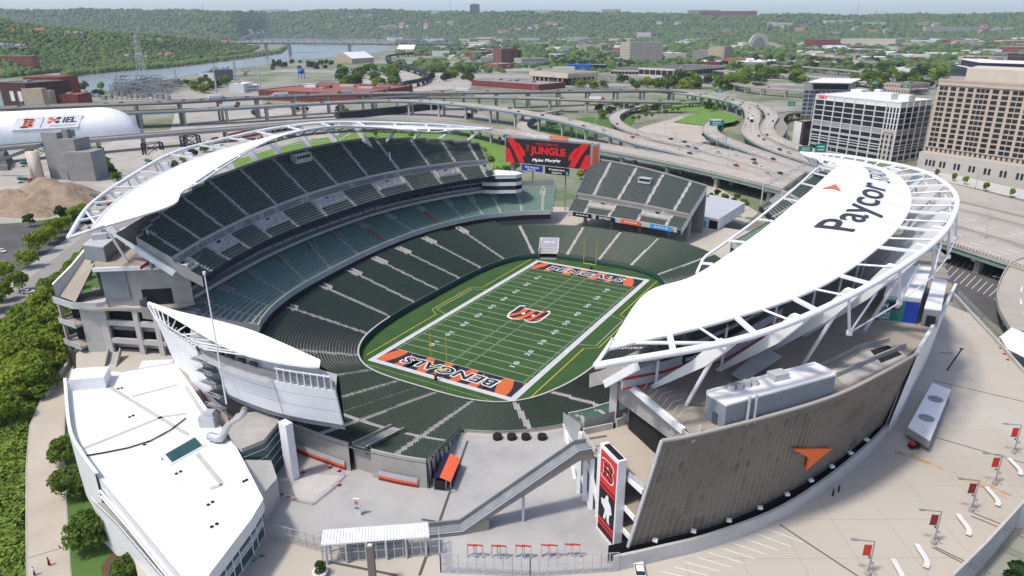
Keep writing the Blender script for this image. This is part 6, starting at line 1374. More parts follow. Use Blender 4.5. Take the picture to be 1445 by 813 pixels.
flat('lawn',[(100,870),(94,700),(92,640),(96,590),(104,640),(150,730),(200,790),(260,870)],PATHZ-.02,'lawn')
flat('planting_bed',[(142,800),(165,770),(185,775),(200,800),(190,830),(150,830)],PATHZ+.01,'mulch')
k=0
for x,y,s,key in ((75,520,1.15,'street'),(45,530,1.2,'street'),(20,525,1.1,'street'),(85,480,1.1,'street'),(55,485,1.2,'street'),(25,490,1.1,'street'),(92,440,1.0,'street'),(68,450,1.1,'street'),(40,465,1.0,'street'),(95,410,.9,'street'),(82,425,1.0,'street'),(62,560,1.1,'street'),(35,565,1.1,'street'),(8,560,1.0,'street'),(5,600,1.0,'street'),(110,395,.8,'street'),(130,365,.75,'street'),(118,380,.8,'street'),(100,470,1.0,'street'),(72,500,1.1,'street'),(38,510,1.1,'street'),(85,455,1.0,'street'),(52,545,1.1,'street'),(20,545,1.0,'street'),(5,525,1.0,'street'),(104,425,.9,'street')):
    g=G(x,y,GZ);plant(key,g[0],g[1],GZ,'bright green tree in the dense row between street and left concourse','trees between the street and the stadium',s*1.18)
for x,y,s in ((28,412,.9),(5,425,.9),(40,378,1.0),(55,358,1.15),(70,345,1.1),(90,328,1.0),(108,312,.9),(-6,440,1),(78,338,1.1),(118,305,.85),(8,395,.9)):
    g=G(x,y,GZ);plant('street',g[0],g[1],GZ,'bright green street tree on the far sidewalk beside the parking lot','trees along the far sidewalk',s)
for x,y,s,lb in ((92,652,.8,'round green tree beside the white building, farthest of four along the lawn'),(104,700,.95,'round green tree beside the white building, second farthest on the lawn'),(128,775,1.1,'large round green tree under the white building terrace'),(186,822,.8,'round green tree at the bottom edge below the white building'),(368,822,.7,'small round green tree at the foot of the white building tip')):
    g=G(x,y,PATHZ);plant('round',g[0],g[1],PATHZ,lb,None,s)
for x,y,s,lb in ((43,320,.9,'dark green tree at the edge of the sand yard, left one'),(88,313,1.0,'dark green tree at the edge of the sand yard, middle one'),(110,316,.8,'thin dark green tree at the edge of the sand yard by the roof tip'),(125,322,.8,'dark green tree below the left roof ring'),(1440,842,1.0,'dark green tree at the lower right corner beyond the deck parapet')):
    g=G(x,y,GZ);plant('dark',g[0],g[1],GZ,lb,None,s)
for x,y,s in ((155,240,.8),(160,247,.8),(150,232,.75),(165,255,.8),(290,215,1.0),(275,222,1.0),(262,232,.9),(305,205,.9),(245,240,.9)):
    g=G(x,y,GZ);plant('mid',g[0],g[1],GZ,'green tree between the left roof ring and the concrete plant','trees behind the left roof',s*.8)
flat('embankment_lawn',[(300,235),(420,200),(560,178),(660,182),(720,205),(720,240),(600,230),(420,240)],GZ+.05,'lawn_bright')
for x,y,s in ((690,230,.8),(700,245,.8),(715,240,.7),(682,212,.6),(728,236,.7),(820,246,.6),(832,240,.6),(580,190,.5),(530,188,.5)):
    g=G(x,y,3);plant('small',g[0],g[1],GZ,'bright small tree on the bank behind the scoreboard','trees behind the scoreboard',s*2.2)
g=G(41,414,GZ);car('white',g[0],g[1],GZ+.08,math.radians(40),'white car driving on the tree lined street at the left');g=G(4,356,GZ);car('white',g[0],g[1],GZ+.08,math.radians(-10),'white car in the dark parking lot at the left edge')
for k,(x,y,c) in enumerate(((84,333,'black'),(90,331,'red'),(96,330,'grey'),(102,329,'black'),(78,334,'blue'))): g=G(x*.9+10-40,y,GZ);car(c,g[0],g[1],GZ+.08,1.2,'%s car among the parked row under the lamp in the left lot' % ('first black','red','grey','last black','blue')[k])
g=G(32,345,GZ);lamp_post('tall lamp post in the left parking lot',tuple(g),10,2.5,2.6)
person('person in a red top walking on the footpath',70,798,PATHZ,'cloth_red','cloth_dark');person('person in a white top walking at the foot of the footpath',49,812,PATHZ,'cloth_white','cloth_dark')
# ---------------------------------------------------------------- sand yard and concrete plant
flat('sand_yard',[(-400,340),(-400,212),(60,210),(160,215),(260,230),(330,240),(240,262),(190,275),(150,292),(120,303),(30,314)],GZ+.04,'gravel_pale')
from mathutils.noise import noise as mnoise
def mound(label,px,py,rx,ry,h,rot=0.0,mt='sand',name='sand_pile',seed=0):
    c=G(px,py,GZ);r=np.random.default_rng(seed);n=64;rows=[]
    ph=r.uniform(0,6,6)
    for i in range(n):
        row=[]
        for j in range(n):
            u,v=(i/(n-1)-.5)*2,(j/(n-1)-.5)*2;d=math.hypot(u,v);a=math.atan2(v,u);e=1+.16*math.sin(2*a+ph[0])+.12*math.sin(3*a+ph[1])+.06*math.sin(7*a+ph[2]);z=max(0,1-d/e*1.05);q_=z;z=z**.8*(1+.22*math.sin(u*5+ph[3])*math.cos(v*6+ph[4]));z += (.16*mnoise((u*3.1+seed,v*3.1,.5))+.07*mnoise((u*9,v*9+seed,1.5))+.03*mnoise((u*21,v*21,seed)))*min(1,q_*5)
            x,y=u*rx,v*ry;row.append((c[0]+x*math.cos(rot)-y*math.sin(rot),c[1]+x*math.sin(rot)+y*math.cos(rot),GZ+.02+h*z-(.3 if z <= 0 else 0)))
        rows.append(row)
    m=MB();m.grid(rows);o=m.build(name,mt,None,True);return tag(o,label,'sand pile')
mound('big brown sand pile left of the roof tip',75,282,34,24,13,.5,seed=1);mound('lower sand pile at the left edge of the yard',10,288,30,20,9,.4,seed=2);mound('pale gravel heap on the yard beyond the white roof',240,222,26,14,6,.3,'gravel_pale','gravel_heap',3);mound('small brown sand pile under the front of the sand yard',40,302,22,10,5,.3,seed=4)
flat('goods_yard',[(120,212),(200,186),(330,177),(480,165),(480,205),(400,210),(300,235),(200,260)],GZ+.045,'gravel_pale')
g_=[G(322,201,GZ),G(375,190,GZ),G(414,184,GZ)];t=thing('banner_fence','long wall with orange and dark lettering panels behind the left roof ring','wall',tuple(g_[0]))
for a,b,mt in ((g_[0],g_[1],'orange_sign'),(g_[1],g_[2],'navy')): d_=b-a;m=MB();m.beam((*(a+d_*.03)[:2],3.6),(*(a+d_*.97)[:2],3.6),.5,7.0);pn_=m.build('panel',mt,t);m=MB();[m.beam((*(a+d_*(.08+.12*k))[:2],1.5+(k % 2)*2),(*(a+d_*(.14+.12*k))[:2],5.8-(k % 3)),.9,1.0) for k in range(7)];m.build('lettering','paint_white',pn_)
cp=thing('concrete_plant','tall grey concrete batching plant with conveyor beside the white dome','factory',tuple(G(90,252,GZ)))
def pblock(nm,l,r,ytop,depth,mt,par,z=GZ,z1=None):
    A=np.array(G2(*l,z));B=np.array(G2(*r,z));d=B-A;d /= np.linalg.norm(d);n=np.array((-d[1],d[0]));n=n if n@(A-np.array(CAM[:2])) > 0 else -n;h=z1 or zfor(A,ytop);m=MB();m.prism([tuple(A),tuple(B),tuple(B+n*depth),tuple(A+n*depth)],z,h);return m.build(nm,mt,par),A,B,n,h
tw_,A,B,n,h=pblock('batch_tower',(72,252),(94,253),187,16,'silo_grey',cp)
pblock('side_bay',(93,253),(116,254),196,14,'silo_grey',cp);pblock('lower_wing',(100,256),(136,256),215,16,'silo_grey',cp)
m=MB();q=B+n*3;m.box((q[0]+3,q[1]+3,h-4),(4,4,6),.4);m.build('filter_unit','roof_grey',cp)
for k,(x,y) in enumerate(((52,254),(57,255))): g=G(x,y,GZ);zt=zfor(g[:2],214);m=MB();m.cyl((g[0],g[1],GZ),3.0,zt-GZ,14);m.build('silo','cream',cp,True)
m=MB();m.beam(tuple(G(-15,232,8)),(A[0],A[1],h-8),2.2,2.0);m.build('conveyor','roof_dark',cp)
m=MB();g=G(118,252,GZ);m.box((g[0],g[1],4),(8,4,4),.5);[m.box((g[0]+dx,g[1]+dy,GZ),(.5,.5,5)) for dx,dy in ((-3,-1),(3,1),(-2.6,1.4),(2.6,-1.4))];m.build('hopper','grey_steel',cp)
m=MB();m.box((A[0]+14,A[1]+2,GZ),(6,.4,5),math.atan2((B-A)[1],(B-A)[0]));m.build('roller_door','roof_grey',cp)
g=G(5,235,GZ);t=thing('aggregate_shed','dark open aggregate shed under the conveyor at the left edge','shed',tuple(g));m=MB();m.prism([G2(-20,240,GZ),G2(14,240,GZ),G2(18,225,GZ),G2(-20,225,GZ)],GZ,9,taper=.7);m.build('roof','roof_dark',t);m=MB();m.prism([G2(-20,241,GZ),G2(12,241,GZ),G2(12,238,GZ),G2(-20,238,GZ)],GZ,3);m.build('wall','concrete_dark',t)
for k,(x,y,rz,lb) in enumerate(((137,283,.5,'green drum concrete mixer truck below the left roof ring, rear one'),(146,290,.6,'green drum concrete mixer truck below the left roof ring, front one'),(38,235,1.0,'green drum concrete mixer truck beside the batching plant'),(212,232,.3,'green drum mixer truck under the viaduct trestle'),(35,258,.8,'mixer truck behind the sand pile'))):
    g=G(x,y,GZ);t=thing('mixer_truck',lb,'truck',(g[0],g[1],GZ));R=lambda a,b,z: (g[0]+a*math.cos(rz)-b*math.sin(rz),g[1]+a*math.sin(rz)+b*math.cos(rz),GZ+z)
    m=MB();m.tube([R(-4,0,3.4),R(-2.4,0,2.9),R(0,0,2.5),R(1.6,0,2.3)],.7,12);m.v=m.v;m.build('chute','grey_steel',t);m=MB();m.tube([R(-3.2,0,3.2),R(-1.5,0,2.9),R(.8,0,2.5),R(1.9,0,2.3)],1.35,12,r2=1.1);m.build('drum','truck_green',t,True);m=MB();m.box(R(3.6,0,.8),(2.2,2.4,2.2),rz);m.build('cab','red',t);m=MB();m.box(R(0,0,.7),(9,1.0,.4),rz);m.build('chassis','truck_white',t)
    for a in (-3,-1.8,3.2):
        for b in (-1,1): m=MB();m.tube([R(a,b-.15,.5),R(a,b+.15,.5)],.5,8);m.build('wheel','tyre',t)
# ---------------------------------------------------------------- white practice dome
dm=thing('practice_dome','long white inflated practice dome with tiger emblem and IEL lettering','dome',tuple(G(100,208,GZ)))
d0=np.array(G2(-140,214,GZ));d1=np.array(G2(199,193,GZ));ax=d1-d0;LD=np.linalg.norm(ax);ax /= LD;nn=np.array((-ax[1],ax[0]));nn=nn if nn@(d0-np.array(CAM[:2])) > 0 else -nn;WD=62.0;HD=26.0;rows=[]
for i in range(41):
    u=i/40;e=min(u,1-u)*LD;f=1.0 if e > 34 else math.sqrt(max(0.0,1-((34-e)/34)**2));row=[]
    for j in range(25):
        a=math.pi*j/24;c_=math.copysign(abs(math.cos(a))**.75,math.cos(a));s_=math.sin(a)**.7;p=d0+ax*(u*LD)+nn*(WD/2-c_*WD/2*(.55+.45*f));row.append((p[0],p[1],GZ+HD*s_*f))
    rows.append(row)
m=MB();m.grid(rows);m.build('fabric','dome_fabric',dm,True)
m=MB()
for i in range(2,39,2): m.tube([tuple(np.array(q)+np.array([0,0,.05])) for q in rows[i][:20]],.05,4)
m.build('seam_cable','lead',dm)
def dome_at(px,py):
    best=None
    for i in range(1,39):
        for j in range(1,13):
            for f in (0,.5):
                p=np.array(rows[i][j])*(1-f)+np.array(rows[i][min(j+1,24)])*f;x,y,_=scr(p);d=(x-px)**2+(y-py)**2
                if best is None or d < best[0]: best=(d,p)
    return best[1]
pc=dome_at(64,174);up_=dome_at(64,168)-dome_at(64,182);up_ /= np.linalg.norm(up_);ax3=np.array((*ax,0));ax3=ax3 if scr(pc+ax3*10)[0] > scr(pc)[0] else -ax3;nrm=np.cross(ax3,up_)
sg=.35
def on_dome(fn,du,dv): return pc+ax3*du+up_*dv+nrm*sg
panel_pts=[on_dome(0,-26,-6.5),on_dome(0,26,-6.5),on_dome(0,26,7),on_dome(0,-26,7)];m=MB();m.add([tuple(p) for p in panel_pts]+[tuple(p-nrm*1.2) for p in panel_pts],[(0,1,2,3),(0,4,5,1),(1,5,6,2),(2,6,7,3),(3,7,4,0)]);pn=m.build('sign_panel','paint_white',dm)
emblem(dm,tuple(on_dome(0,-15.5,.3)),tuple(ax3),tuple(up_),8.6,off=.15,step=.06,base='orange_sign')
m=MB();a,b=on_dome(0,-4.6,-5)+nrm*.1,on_dome(0,-4.6,5.5)+nrm*.1;m.beam(tuple(a),tuple(b),.35,.1);m.build('sign_rule','black',pn)
text_on('sign_lettering','IEL','letter_grey',pn,tuple(on_dome(0,17.0,2.0)),tuple(ax3),tuple(up_),w=11,h=6,off=.12,bold=.04);text_on('sign_lettering','INDOOR FACILITY','letter_grey',pn,tuple(on_dome(0,13.5,-4.0)),tuple(ax3),tuple(up_),w=20,h=1.4,off=.12)
for i,(du,dv,mt) in enumerate(((1.2,4.2,'orange_sign'),(1.2,.4,'orange_sign'),(7.4,4.2,'letter_grey'),(7.4,.2,'letter_grey'),(4.3,2.4,'orange_sign'))): m=MB();c=on_dome(0,du,dv)+nrm*.12;m.add([tuple(c+ax3*2.0*math.cos(a)+up_*1.5*math.sin(a)) for a in np.linspace(0,6.28,10)[:-1]],[tuple(range(9))]);m.build('sign_mark',mt,pn)
# ---------------------------------------------------------------- right side: lower lot, walls, tent
mat('lot_dark',(.19,.185,.175),.95,(.14,.137,.13),.05,detail=8)
flat('lower_parking_lot',[(1300,345),(1335,337),(1390,352),(1460,380),(1480,480),(1445,475),(1400,455),(1340,425),(1310,400)],GZ+.05,'asphalt')
lotL=MB()
for k in range(14):
    for (x0,y0,x1,y1,dx,dy) in ((1325,357,1318,365,7.6,2.6),(1336,372,1322,386,8.2,3.6),): lotL.sweep([tuple(G(x0+k*dx,y0+k*dy,GZ+.07)),tuple(G(x1+k*dx,y1+k*dy,GZ+.07))],[(-.1,0),(.1,0),(.1,.006),(-.1,.006)])
lotL.build('bay_line','paint_white',bpy.data.objects['lower_parking_lot'])
for k,(x,y,lb) in enumerate(((1330,349,'white trailer under the right end of the roof ring'),(1427,383,'white trailer by the concrete abutment at the right edge'))): g=G(x,y,GZ);t=thing('trailer',lb,'trailer',(g[0],g[1],GZ));m=MB();m.box((g[0],g[1],GZ+.8),(9,2.8,3.0),-.25);m.build('body','bldg_white',t);[MB().tube([(g[0]+dx-.1,g[1]-1.2,GZ+.45),(g[0]+dx+.1,g[1]-1.2,GZ+.45)],.45,8).build('wheel','tyre',t) for dx in (-2.5,2.5)];m=MB();m.box((g[0]+1,g[1]-1.35,GZ+1.0),(1.0,.3,2.0),-.25);m.build('door','grey_panel',t)
lamp_post('black lamp post in the lower right parking lot',tuple(G(1404,424,GZ)),9,1.8,2.9);lamp_post('black lamp post behind the right roof ring',tuple(G(1316,378,GZ)),9,1.8,2.9)
g=G(1335,520,PZ);t=thing('leaning_pole','dark leaning lamp pole on the walkway by the white end wall','lamp post',tuple(G(1336,522,PZ)));a,b=G(1336,523,PZ),G(1336,523,PZ)+np.array([2.5,3.0,6.0]);m=MB();m.tube([tuple(a),tuple(b)],.2,8);m.build('pole','black',t);m=MB();m.box(tuple(b),(.9,.5,.2));m.build('lamp_head','black',t)
sheet('riverfront_lot',[(150,85),(330,60),(420,-40),(420,-320),(40,-320),(40,-185),(100,-180),(132,-156),(176,-40),(178,5)],GZ+.03,'lot_dark',None,(),'structure')
fence('wire fence along the lower right parking lot',[tuple(G(1352,418,GZ)),tuple(G(1385,452,GZ)),tuple(G(1425,490,GZ))],2.4,3.0)
g=G(1432,515,2);tn=thing('tent_canopy','white peaked tensile canopy at the right edge','canopy',tuple(g));q=[G(1411,475,7),G(1428,462,9.5),G(1470,480,7),G(1475,520,7),G(1421,492,6.4)];m=MB();m.add([tuple(p) for p in q]+[tuple((q[1]+q[3]+q[4])/3+[0,0,2.0])],[(0,1,5),(1,2,5),(2,3,5),(3,4,5),(4,0,5)]);m.build('fabric','membrane',tn)
for p in q: m=MB();m.tube([(p[0],p[1],0),tuple(p)],.2,6);m.build('pole','white_steel',tn)
for k,(x,y) in enumerate(((1396,468),(1402,476),(1407,484),(1412,492),(1417,500),(1422,508))): g=G(x,y,PZ);o=dup(co,tuple(g),0,'orange channelizer along the walkway edge by the white tent','channelizers by the tent',(1,1,.9))
# curved ramp at the right edge
rp_=[G(1462,470,6),G(1444,440,6),G(1441,410,7),G(1456,380,8),G(1490,366,8.6)]
viaduct('curving ramp with teal girder at the right edge',[tuple(p) for p in rp_],14,'girder_teal',22,gd=1.8,lanes=2,n=30)

# ---------------------------------------------------------------- highways
def px_path(L): return [tuple(G(x,y,z)) for x,y,z in L]
GRP='cars on the highways'
carn=0
def traffic(P,offs,n,where,seed,cols=('black','white','silver','grey','black','red','navy','grey','white')):
    r=random.Random(seed);d=np.r_[0,np.cumsum(np.linalg.norm(np.diff(P[:,:2],axis=0),axis=1))]
    for k in range(n):
        s=d[-1]*(k+r.uniform(.2,.8))/n;c=np.array([np.interp(s,d,P[:,q]) for q in range(3)]);e=np.array([np.interp(min(s+2,d[-1]),d,P[:,q]) for q in range(3)]);t=e-c
        if np.linalg.norm(t[:2]) < 1e-3: continue
        t /= np.linalg.norm(t[:2]);o=r.choice(offs);col=r.choice(cols);car(col,c[0]-t[1]*o,c[1]+t[0]*o,c[2]+.05,math.atan2(t[1],t[0])+(math.pi if o > 0 else 0),'%s car on the %s' % (col,where),'%s cars on the %s' % (col,where))
v1,V1=viaduct('low grey viaduct crossing in front of the white dome',px_path([(-120,219,11),(0,208,11),(120,197.5,11),(230,188.5,11),(330,181,11),(420,174,11),(500,169,10.5),(580,169,10),(650,176,9.5),(720,190,9.5)]),15,'barrier',34,'road_grey',2.0,2,pier_w=2.0)
for x,y in ((62,222),(133,226),(217,218),(270,207)):      # black trestle towers under it
    g=G(x,y,GZ);t=thing('trestle_tower','black cross-braced steel trestle under the grey viaduct','trestle',(g[0],g[1],GZ),group='black trestles under the viaduct')
    c=np.array(g[:2]);d_=np.array((.28,.96));e_=np.array((-.96,.28))
    L=[c+d_*a*7+e_*b*4 for a,b in ((-1,-1),(1,-1),(1,1),(-1,1))]
    for p in L: m=MB();m.box((*p,GZ),(.9,.9,9.5));m.build('leg','black',t)
    m=MB()
    for i in range(4): a,b=L[i],L[(i+1) % 4];m.beam((*a,0),(*b,8.6),.4);m.beam((*b,0),(*a,8.6),.4);m.beam((*a,8.8),(*b,8.8),.6)
    m.build('bracing','black',t)
vA,PA=viaduct('upper deck of the double-deck expressway across the left background',px_path([(-120,157,24),(0,152,24),(120,147.5,24),(240,143.5,24),(356,137.5,23),(480,132.5,22),(600,130.5,21),(720,129.5,20),(840,128,18),(940,127.5,15),(990,131,13),(1040,143,12)]),17,'girder_brown',42,'road_grey',2.4,3,n=90,pier_w=2.2)
vC,PC=viaduct('lower deck of the double-deck expressway bending down behind the scoreboard',px_path([(-120,172,16),(0,166,16),(120,161,16),(240,156,16),(356,150.5,16),(480,144,16),(560,142,16),(640,146,15.5),(720,155.5,15),(786,167.5,14),(853,184.5,12.5),(905,201,11),(960,214,10),(1040,235,9.5),(1120,256,9.2)]),(16,17),'girder_blue',42,'road_concrete',2.2,3,n=110,pier_w=2.2)
vB,PB=viaduct('middle expressway branch behind the scoreboard',px_path([(500,141,14),(560,137,15.5),(640,136.5,16),(720,137.5,16),(800,140,15),(880,142.5,14),(960,143.5,13)]),14,'girder_brown',45,'road_grey',2.2,2,n=50,pier_w=2.2)
vD,PD=viaduct('near green-girder street bridge behind the far stand',px_path([(700,184,9.5),(760,193,9.6),(840,206,9.8),(930,222,9.8),(1030,243,9.6),(1130,268,9.4),(1240,303,9.2),(1340,333,9.0),(1460,370,8.6),(1640,425,8.4),(1850,490,8.4)]),(22,26),'girder_green',45,'road_concrete',2.6,4,n=80,pier_w=2.4)
m=MB()
Pd=spline(np.array(PD),260);dn=[]
for i in range(len(Pd)-1): d=Pd[i+1]-Pd[i];d /= np.linalg.norm(d[:2]);q=Pd[i]+np.array((d[1],-d[0],0))*12.6;m.box((q[0],q[1],q[2]+.9),(.5,.5,.8),math.atan2(d[1],d[0]))
m.build('baluster','concrete',vD,kind='stuff')
vE,PE=viaduct('wide main highway sweeping past the right background',px_path([(905,190,10),(970,204,10),(1040,222,9.8),(1110,243,9.6),(1180,262,9.4),(1290,292,9.2),(1445,335,8.6),(1650,392,8.4),(1850,450,8.4)]),(20,30),'barrier',50,'road_concrete',1.6,4,n=70,pier_w=2.0)
vF,PF=viaduct('curved blue-girder ramp inside the interchange',px_path([(1012,168,7),(1002,178,8),(1006,189,9),(1030,201,9.6),(1070,216,9.6),(1110,230,9.6),(1160,246,9.5)]),13,'girder_teal',30,'road_concrete',1.8,2,n=60)
vG,PG=viaduct('curved highway carriageway with a bus through the interchange',px_path([(935,129,12),(985,134,12),(1030,142,12),(1056,152,12),(1062,165,11.5),(1058,180,11),(1064,193,10.5),(1090,208,10),(1130,222,9.8),(1180,238,9.6)]),15,'girder_teal',34,'road_concrete',1.8,3,n=80)
vH,PH=viaduct('outer curved ramp beside the small brick building',px_path([(1050,143,12),(1078,152,12),(1089,164,11.6),(1082,178,11),(1086,190,10.6),(1108,202,10.2),(1150,216,10),(1220,234,9.6)]),12,'girder_teal',34,'road_concrete',1.8,2,n=70)
vI,PI_=viaduct('outer ramp curving round the dark trees',px_path([(1150,158,6),(1110,160,8),(1098,168,9),(1102,180,9.6),(1096,192,10)]),10,'barrier',30,'road_grey',1.5,1,n=30)
vJ,PJ2=viaduct('loop ramp left of the big plaza',px_path([(990,143,6),(905,150,5),(872,160,6),(868,170,7.5),(885,182,9),(920,194,9.8)]),11,'barrier',34,'road_concrete',1.5,2,n=50)
vK,PK=viaduct('small loop ramp below the middle expressway branch',px_path([(790,155,4),(752,163,5),(737,174,6.5),(742,184,8),(770,192,9.4)]),10,'barrier',26,'road_concrete',1.5,1,n=40)
vL,PL=viaduct('far ramp with the white gantry beyond the interchange',px_path([(1022,98,8),(1030,108,9),(1036,117,10),(1060,122,10),(1100,126,10),(1160,130,9),(1210,134,8)]),12,'barrier',40,'road_grey',1.8,2,n=50)
vM,PM=viaduct('far highway running behind the white building',px_path([(940,96,8),(1000,99,8),(1070,103,8),(1140,108,8),(1220,116,8),(1300,126,8)]),22,'barrier',45,'road_concrete',1.8,4,n=50)
vN,PN=viaduct('far dark overpass right of the green trees',px_path([(1090,92,10),(1140,95,10),(1200,100,10),(1280,110,10)]),16,'girder_brown',45,'road_grey',2,3,n=40)
traffic(PA,(-5,0,5),42,'upper expressway deck',1);traffic(PC[40:],(-5,0,5),16,'lower expressway deck',2);traffic(PC[:40],(-5,0,5),9,'lower left expressway deck',12);traffic(PB,(-3,3),7,'middle expressway branch',3);traffic(PE[:45],(-8,-3,4,8),18,'wide main highway',4);traffic(PG,(-4,0,4),18,'curved carriageway',5);traffic(PH,(-3,3),5,'outer curved ramp',6);traffic(PF,(-3,3),4,'blue girder ramp',7);traffic(PJ2,(-2,2),3,'loop ramp',8);traffic(PM,(-6,0,6),12,'far highway',9);traffic(PL,(-3,3),4,'far ramp',10)
def at_road(P,px,off=0.0):
    j=min(range(len(P)),key=lambda i: abs(scr(P[i])[0]-px));t=P[min(j+1,len(P)-1)]-P[max(j-1,0)];t /= np.linalg.norm(t[:2]);return (P[j][0]-t[1]*off,P[j][1]+t[0]*off,P[j][2]+.05),math.atan2(t[1],t[0])
for P,px,off,cab,box,fl,lb in ((PA,398,3,'truck_white','truck_white',1,'white semi truck on the upper expressway above the brick warehouse'),(PA,305,3,'truck_white','truck_white',0,'white semi truck at the left of the upper expressway deck'),(PC,322,-3,'red','truck_white',0,'red cab semi truck on the lower expressway deck'),(PA,495,4,'red','lead',1,'red cab truck with grey trailer on the upper expressway'),(PB,843,0,'red','truck_white',0,'red cab semi truck on the middle expressway branch'),(PA,655,4,'truck_white','truck_white',1,'white semi truck on the upper expressway near the red warehouse')):
    (x,y,z),rz=at_road(P,px,off);truck(cab,box,x,y,z,rz+(math.pi if fl else 0),lb)
j=min(range(len(PG)),key=lambda i: abs(scr(PG[i])[1]-172));t_=PG[j+1]-PG[j];g=PG[j];bs_=thing('bus','white topped bus on the curved highway carriageway','bus',tuple(g));rz=math.atan2(t_[1],t_[0]);m=MB();m.box((g[0],g[1],g[2]+.5),(12,2.6,2.4),rz);m.build('body','navy',bs_);m=MB();m.box((g[0],g[1],g[2]+2.9),(12,2.6,.4),rz);m.build('roof','truck_white',bs_)
for a in (-4,4):
    for b in (-1.2,1.2): m=MB();c=(g[0]+a*math.cos(rz)-b*math.sin(rz),g[1]+a*math.sin(rz)+b*math.cos(rz),g[2]+.5);m.tube([(c[0]-.1,c[1],c[2]),(c[0]+.1,c[1],c[2])],.5,8);m.build('wheel','tyre',bs_)
# lamp columns along the roads
lp=thing('road_lamp','tall grey lamp column on the expressway','lamp post',(0,0,0),group='lamp columns on the expressways');m=MB();m.tube([(0,0,0),(0,0,11)],.2,6,r2=.12);m.build('pole','lead',lp);m=MB();m.beam((0,0,11),(2.4,0,11.4),.16);m.box((2.6,0,11.3),(1,.4,.2));m.build('lamp_head','lead',lp);kf=True
for P,st,off in ((PA,7,8),(PC,8,8),(PE,9,9),(PD,9,11),(PG,12,7),(PM,8,11)):
    for i in range(3,len(P),st):
        t=P[min(i+1,len(P)-1)]-P[max(i-1,0)];t /= np.linalg.norm(t[:2]);p=(P[i][0]-t[1]*off,P[i][1]+t[0]*off,P[i][2]);rz=math.atan2(t[1],t[0])-math.pi/2
        if kf: lp.location=p;lp.rotation_euler=(0,0,rz);kf=False
        else: dup(lp,p,rz)
def sign_on(label,px,py,z,w,h,pole,mt='highway_green',name='road_sign',back=False):
    g=G(px,py,z);t=thing(name,label,'road sign',(g[0],g[1],z));rz=YAW*-1;m=MB();m.box((g[0],g[1],z+pole),(w,.2,h),rz);b=m.build('panel',mt,t);m=MB();dx,dy=math.cos(rz),math.sin(rz)
    for s in (-.4,.4): m.box((g[0]+dx*w*s,g[1]+dy*w*s,z),(.25,.25,pole))
    m.build('post','lead',t);m=MB()
    for k in range(2): m.box((g[0]+dx*0-.15*dy*-1,g[1]-.16,z+pole+h*(.25+.35*k)),(w*.6,.05,h*.12),rz)
    m.build('legend','paint_white',b);return t
sign_on('green highway sign by the lawn inside the loop ramp',1011,181,6,14,4.6,2.5);sign_on('green highway sign on the right ramp by the grey glass building',1116,156,8,8,4.5,5);sign_on('small green highway sign near the roof tip',1135,222,9,10,4,4);sign_on('green and yellow highway sign above the roof tip',1156,225,9,8,6,5);sign_on('green sign over the far highway behind the white building',1233,125,8,12,5,6);sign_on('green sign over the far highway by the trees',1276,130,8,12,5,6);sign_on('pair of green signs above the far embankment',1015,134,10,10,5,3)
for k,(x,y) in enumerate(((1089,158),(1073,164),(1098,187),(1024,187))): sign_on('small yellow warning sign, %s in the interchange' % ('uppermost','second from the top','on the lower right ramp','on the left ramp')[k],x,y,10.5,2.6,2.6,1.2,'sign_yellow')
def gantry(label,a,b,h,mt='lead'):
    a=np.array(a);b=np.array(b);t=thing('sign_gantry',label,'gantry',tuple(a));m=MB()
    for p in (a,b): m2=MB();m2.tube([tuple(p),tuple(p+[0,0,h])],.4,8);m2.build('post',mt,t)
    for dz in (0,-1.8): m.beam(tuple(a+[0,0,h+dz]),tuple(b+[0,0,h+dz]),.3)
    for k in range(12): p,q=a+(b-a)*k/12,a+(b-a)*(k+1)/12;m.beam(tuple(p+[0,0,h-(1.8 if k % 2 else 0)]),tuple(q+[0,0,h-(0 if k % 2 else 1.8)]),.2)
    m.build('truss',mt,t);return t
gantry('grey truss gantry over the near highway lanes',G(1074,288,6),G(1150,246,9.5),11);gantry('grey truss gantry spanning the lanes by the loop plaza',G(975,218,9.5),G(1024,205,9.5),7);gantry('white gantry on the far ramp',G(1060,123,10),G(1082,125,10),9);gantry('white gantry behind the scoreboard beside the loop ramp',G(817,168,2),G(842,170,2),9);gantry('grey gantry across the lower expressway deck',G(705,152,15),G(728,148,15),9)
# interchange islands: paved plaza, lawn, hedge
flat('paved_island',[(880,190),(910,178),(960,165),(1005,168),(990,190),(1000,200),(960,205)],GZ+4.0,'beige_paving');flat('island_lawn',[(950,172),(985,158),(1020,158),(1044,166),(1036,172),(1000,178)],GZ+4.6,'lawn_bright')
flat('verge',[(700,205),(760,175),(830,165),(900,165),(880,190),(800,200)],GZ+.3,'lawn');flat('verge',[(920,140),(1040,138),(1050,150),(1000,158),(930,158)],GZ+.6,'lawn_bright')
for k in range(9): g=G(893+k*9.2,170-k*2.0+(k % 2),GZ+4);plant('small',g[0],g[1],GZ+3.6,'clipped round tree in the row along the paved island','row of round trees on the island',1.15)
for k,(x,y,s) in enumerate(((1001,155,1.3),(1008,156,1.1))): g=G(x,y,GZ+4);plant('mid',g[0],g[1],GZ+3,'round dark tree on the lawn island, %s of two' % ('left','right')[k],None,s*.75)
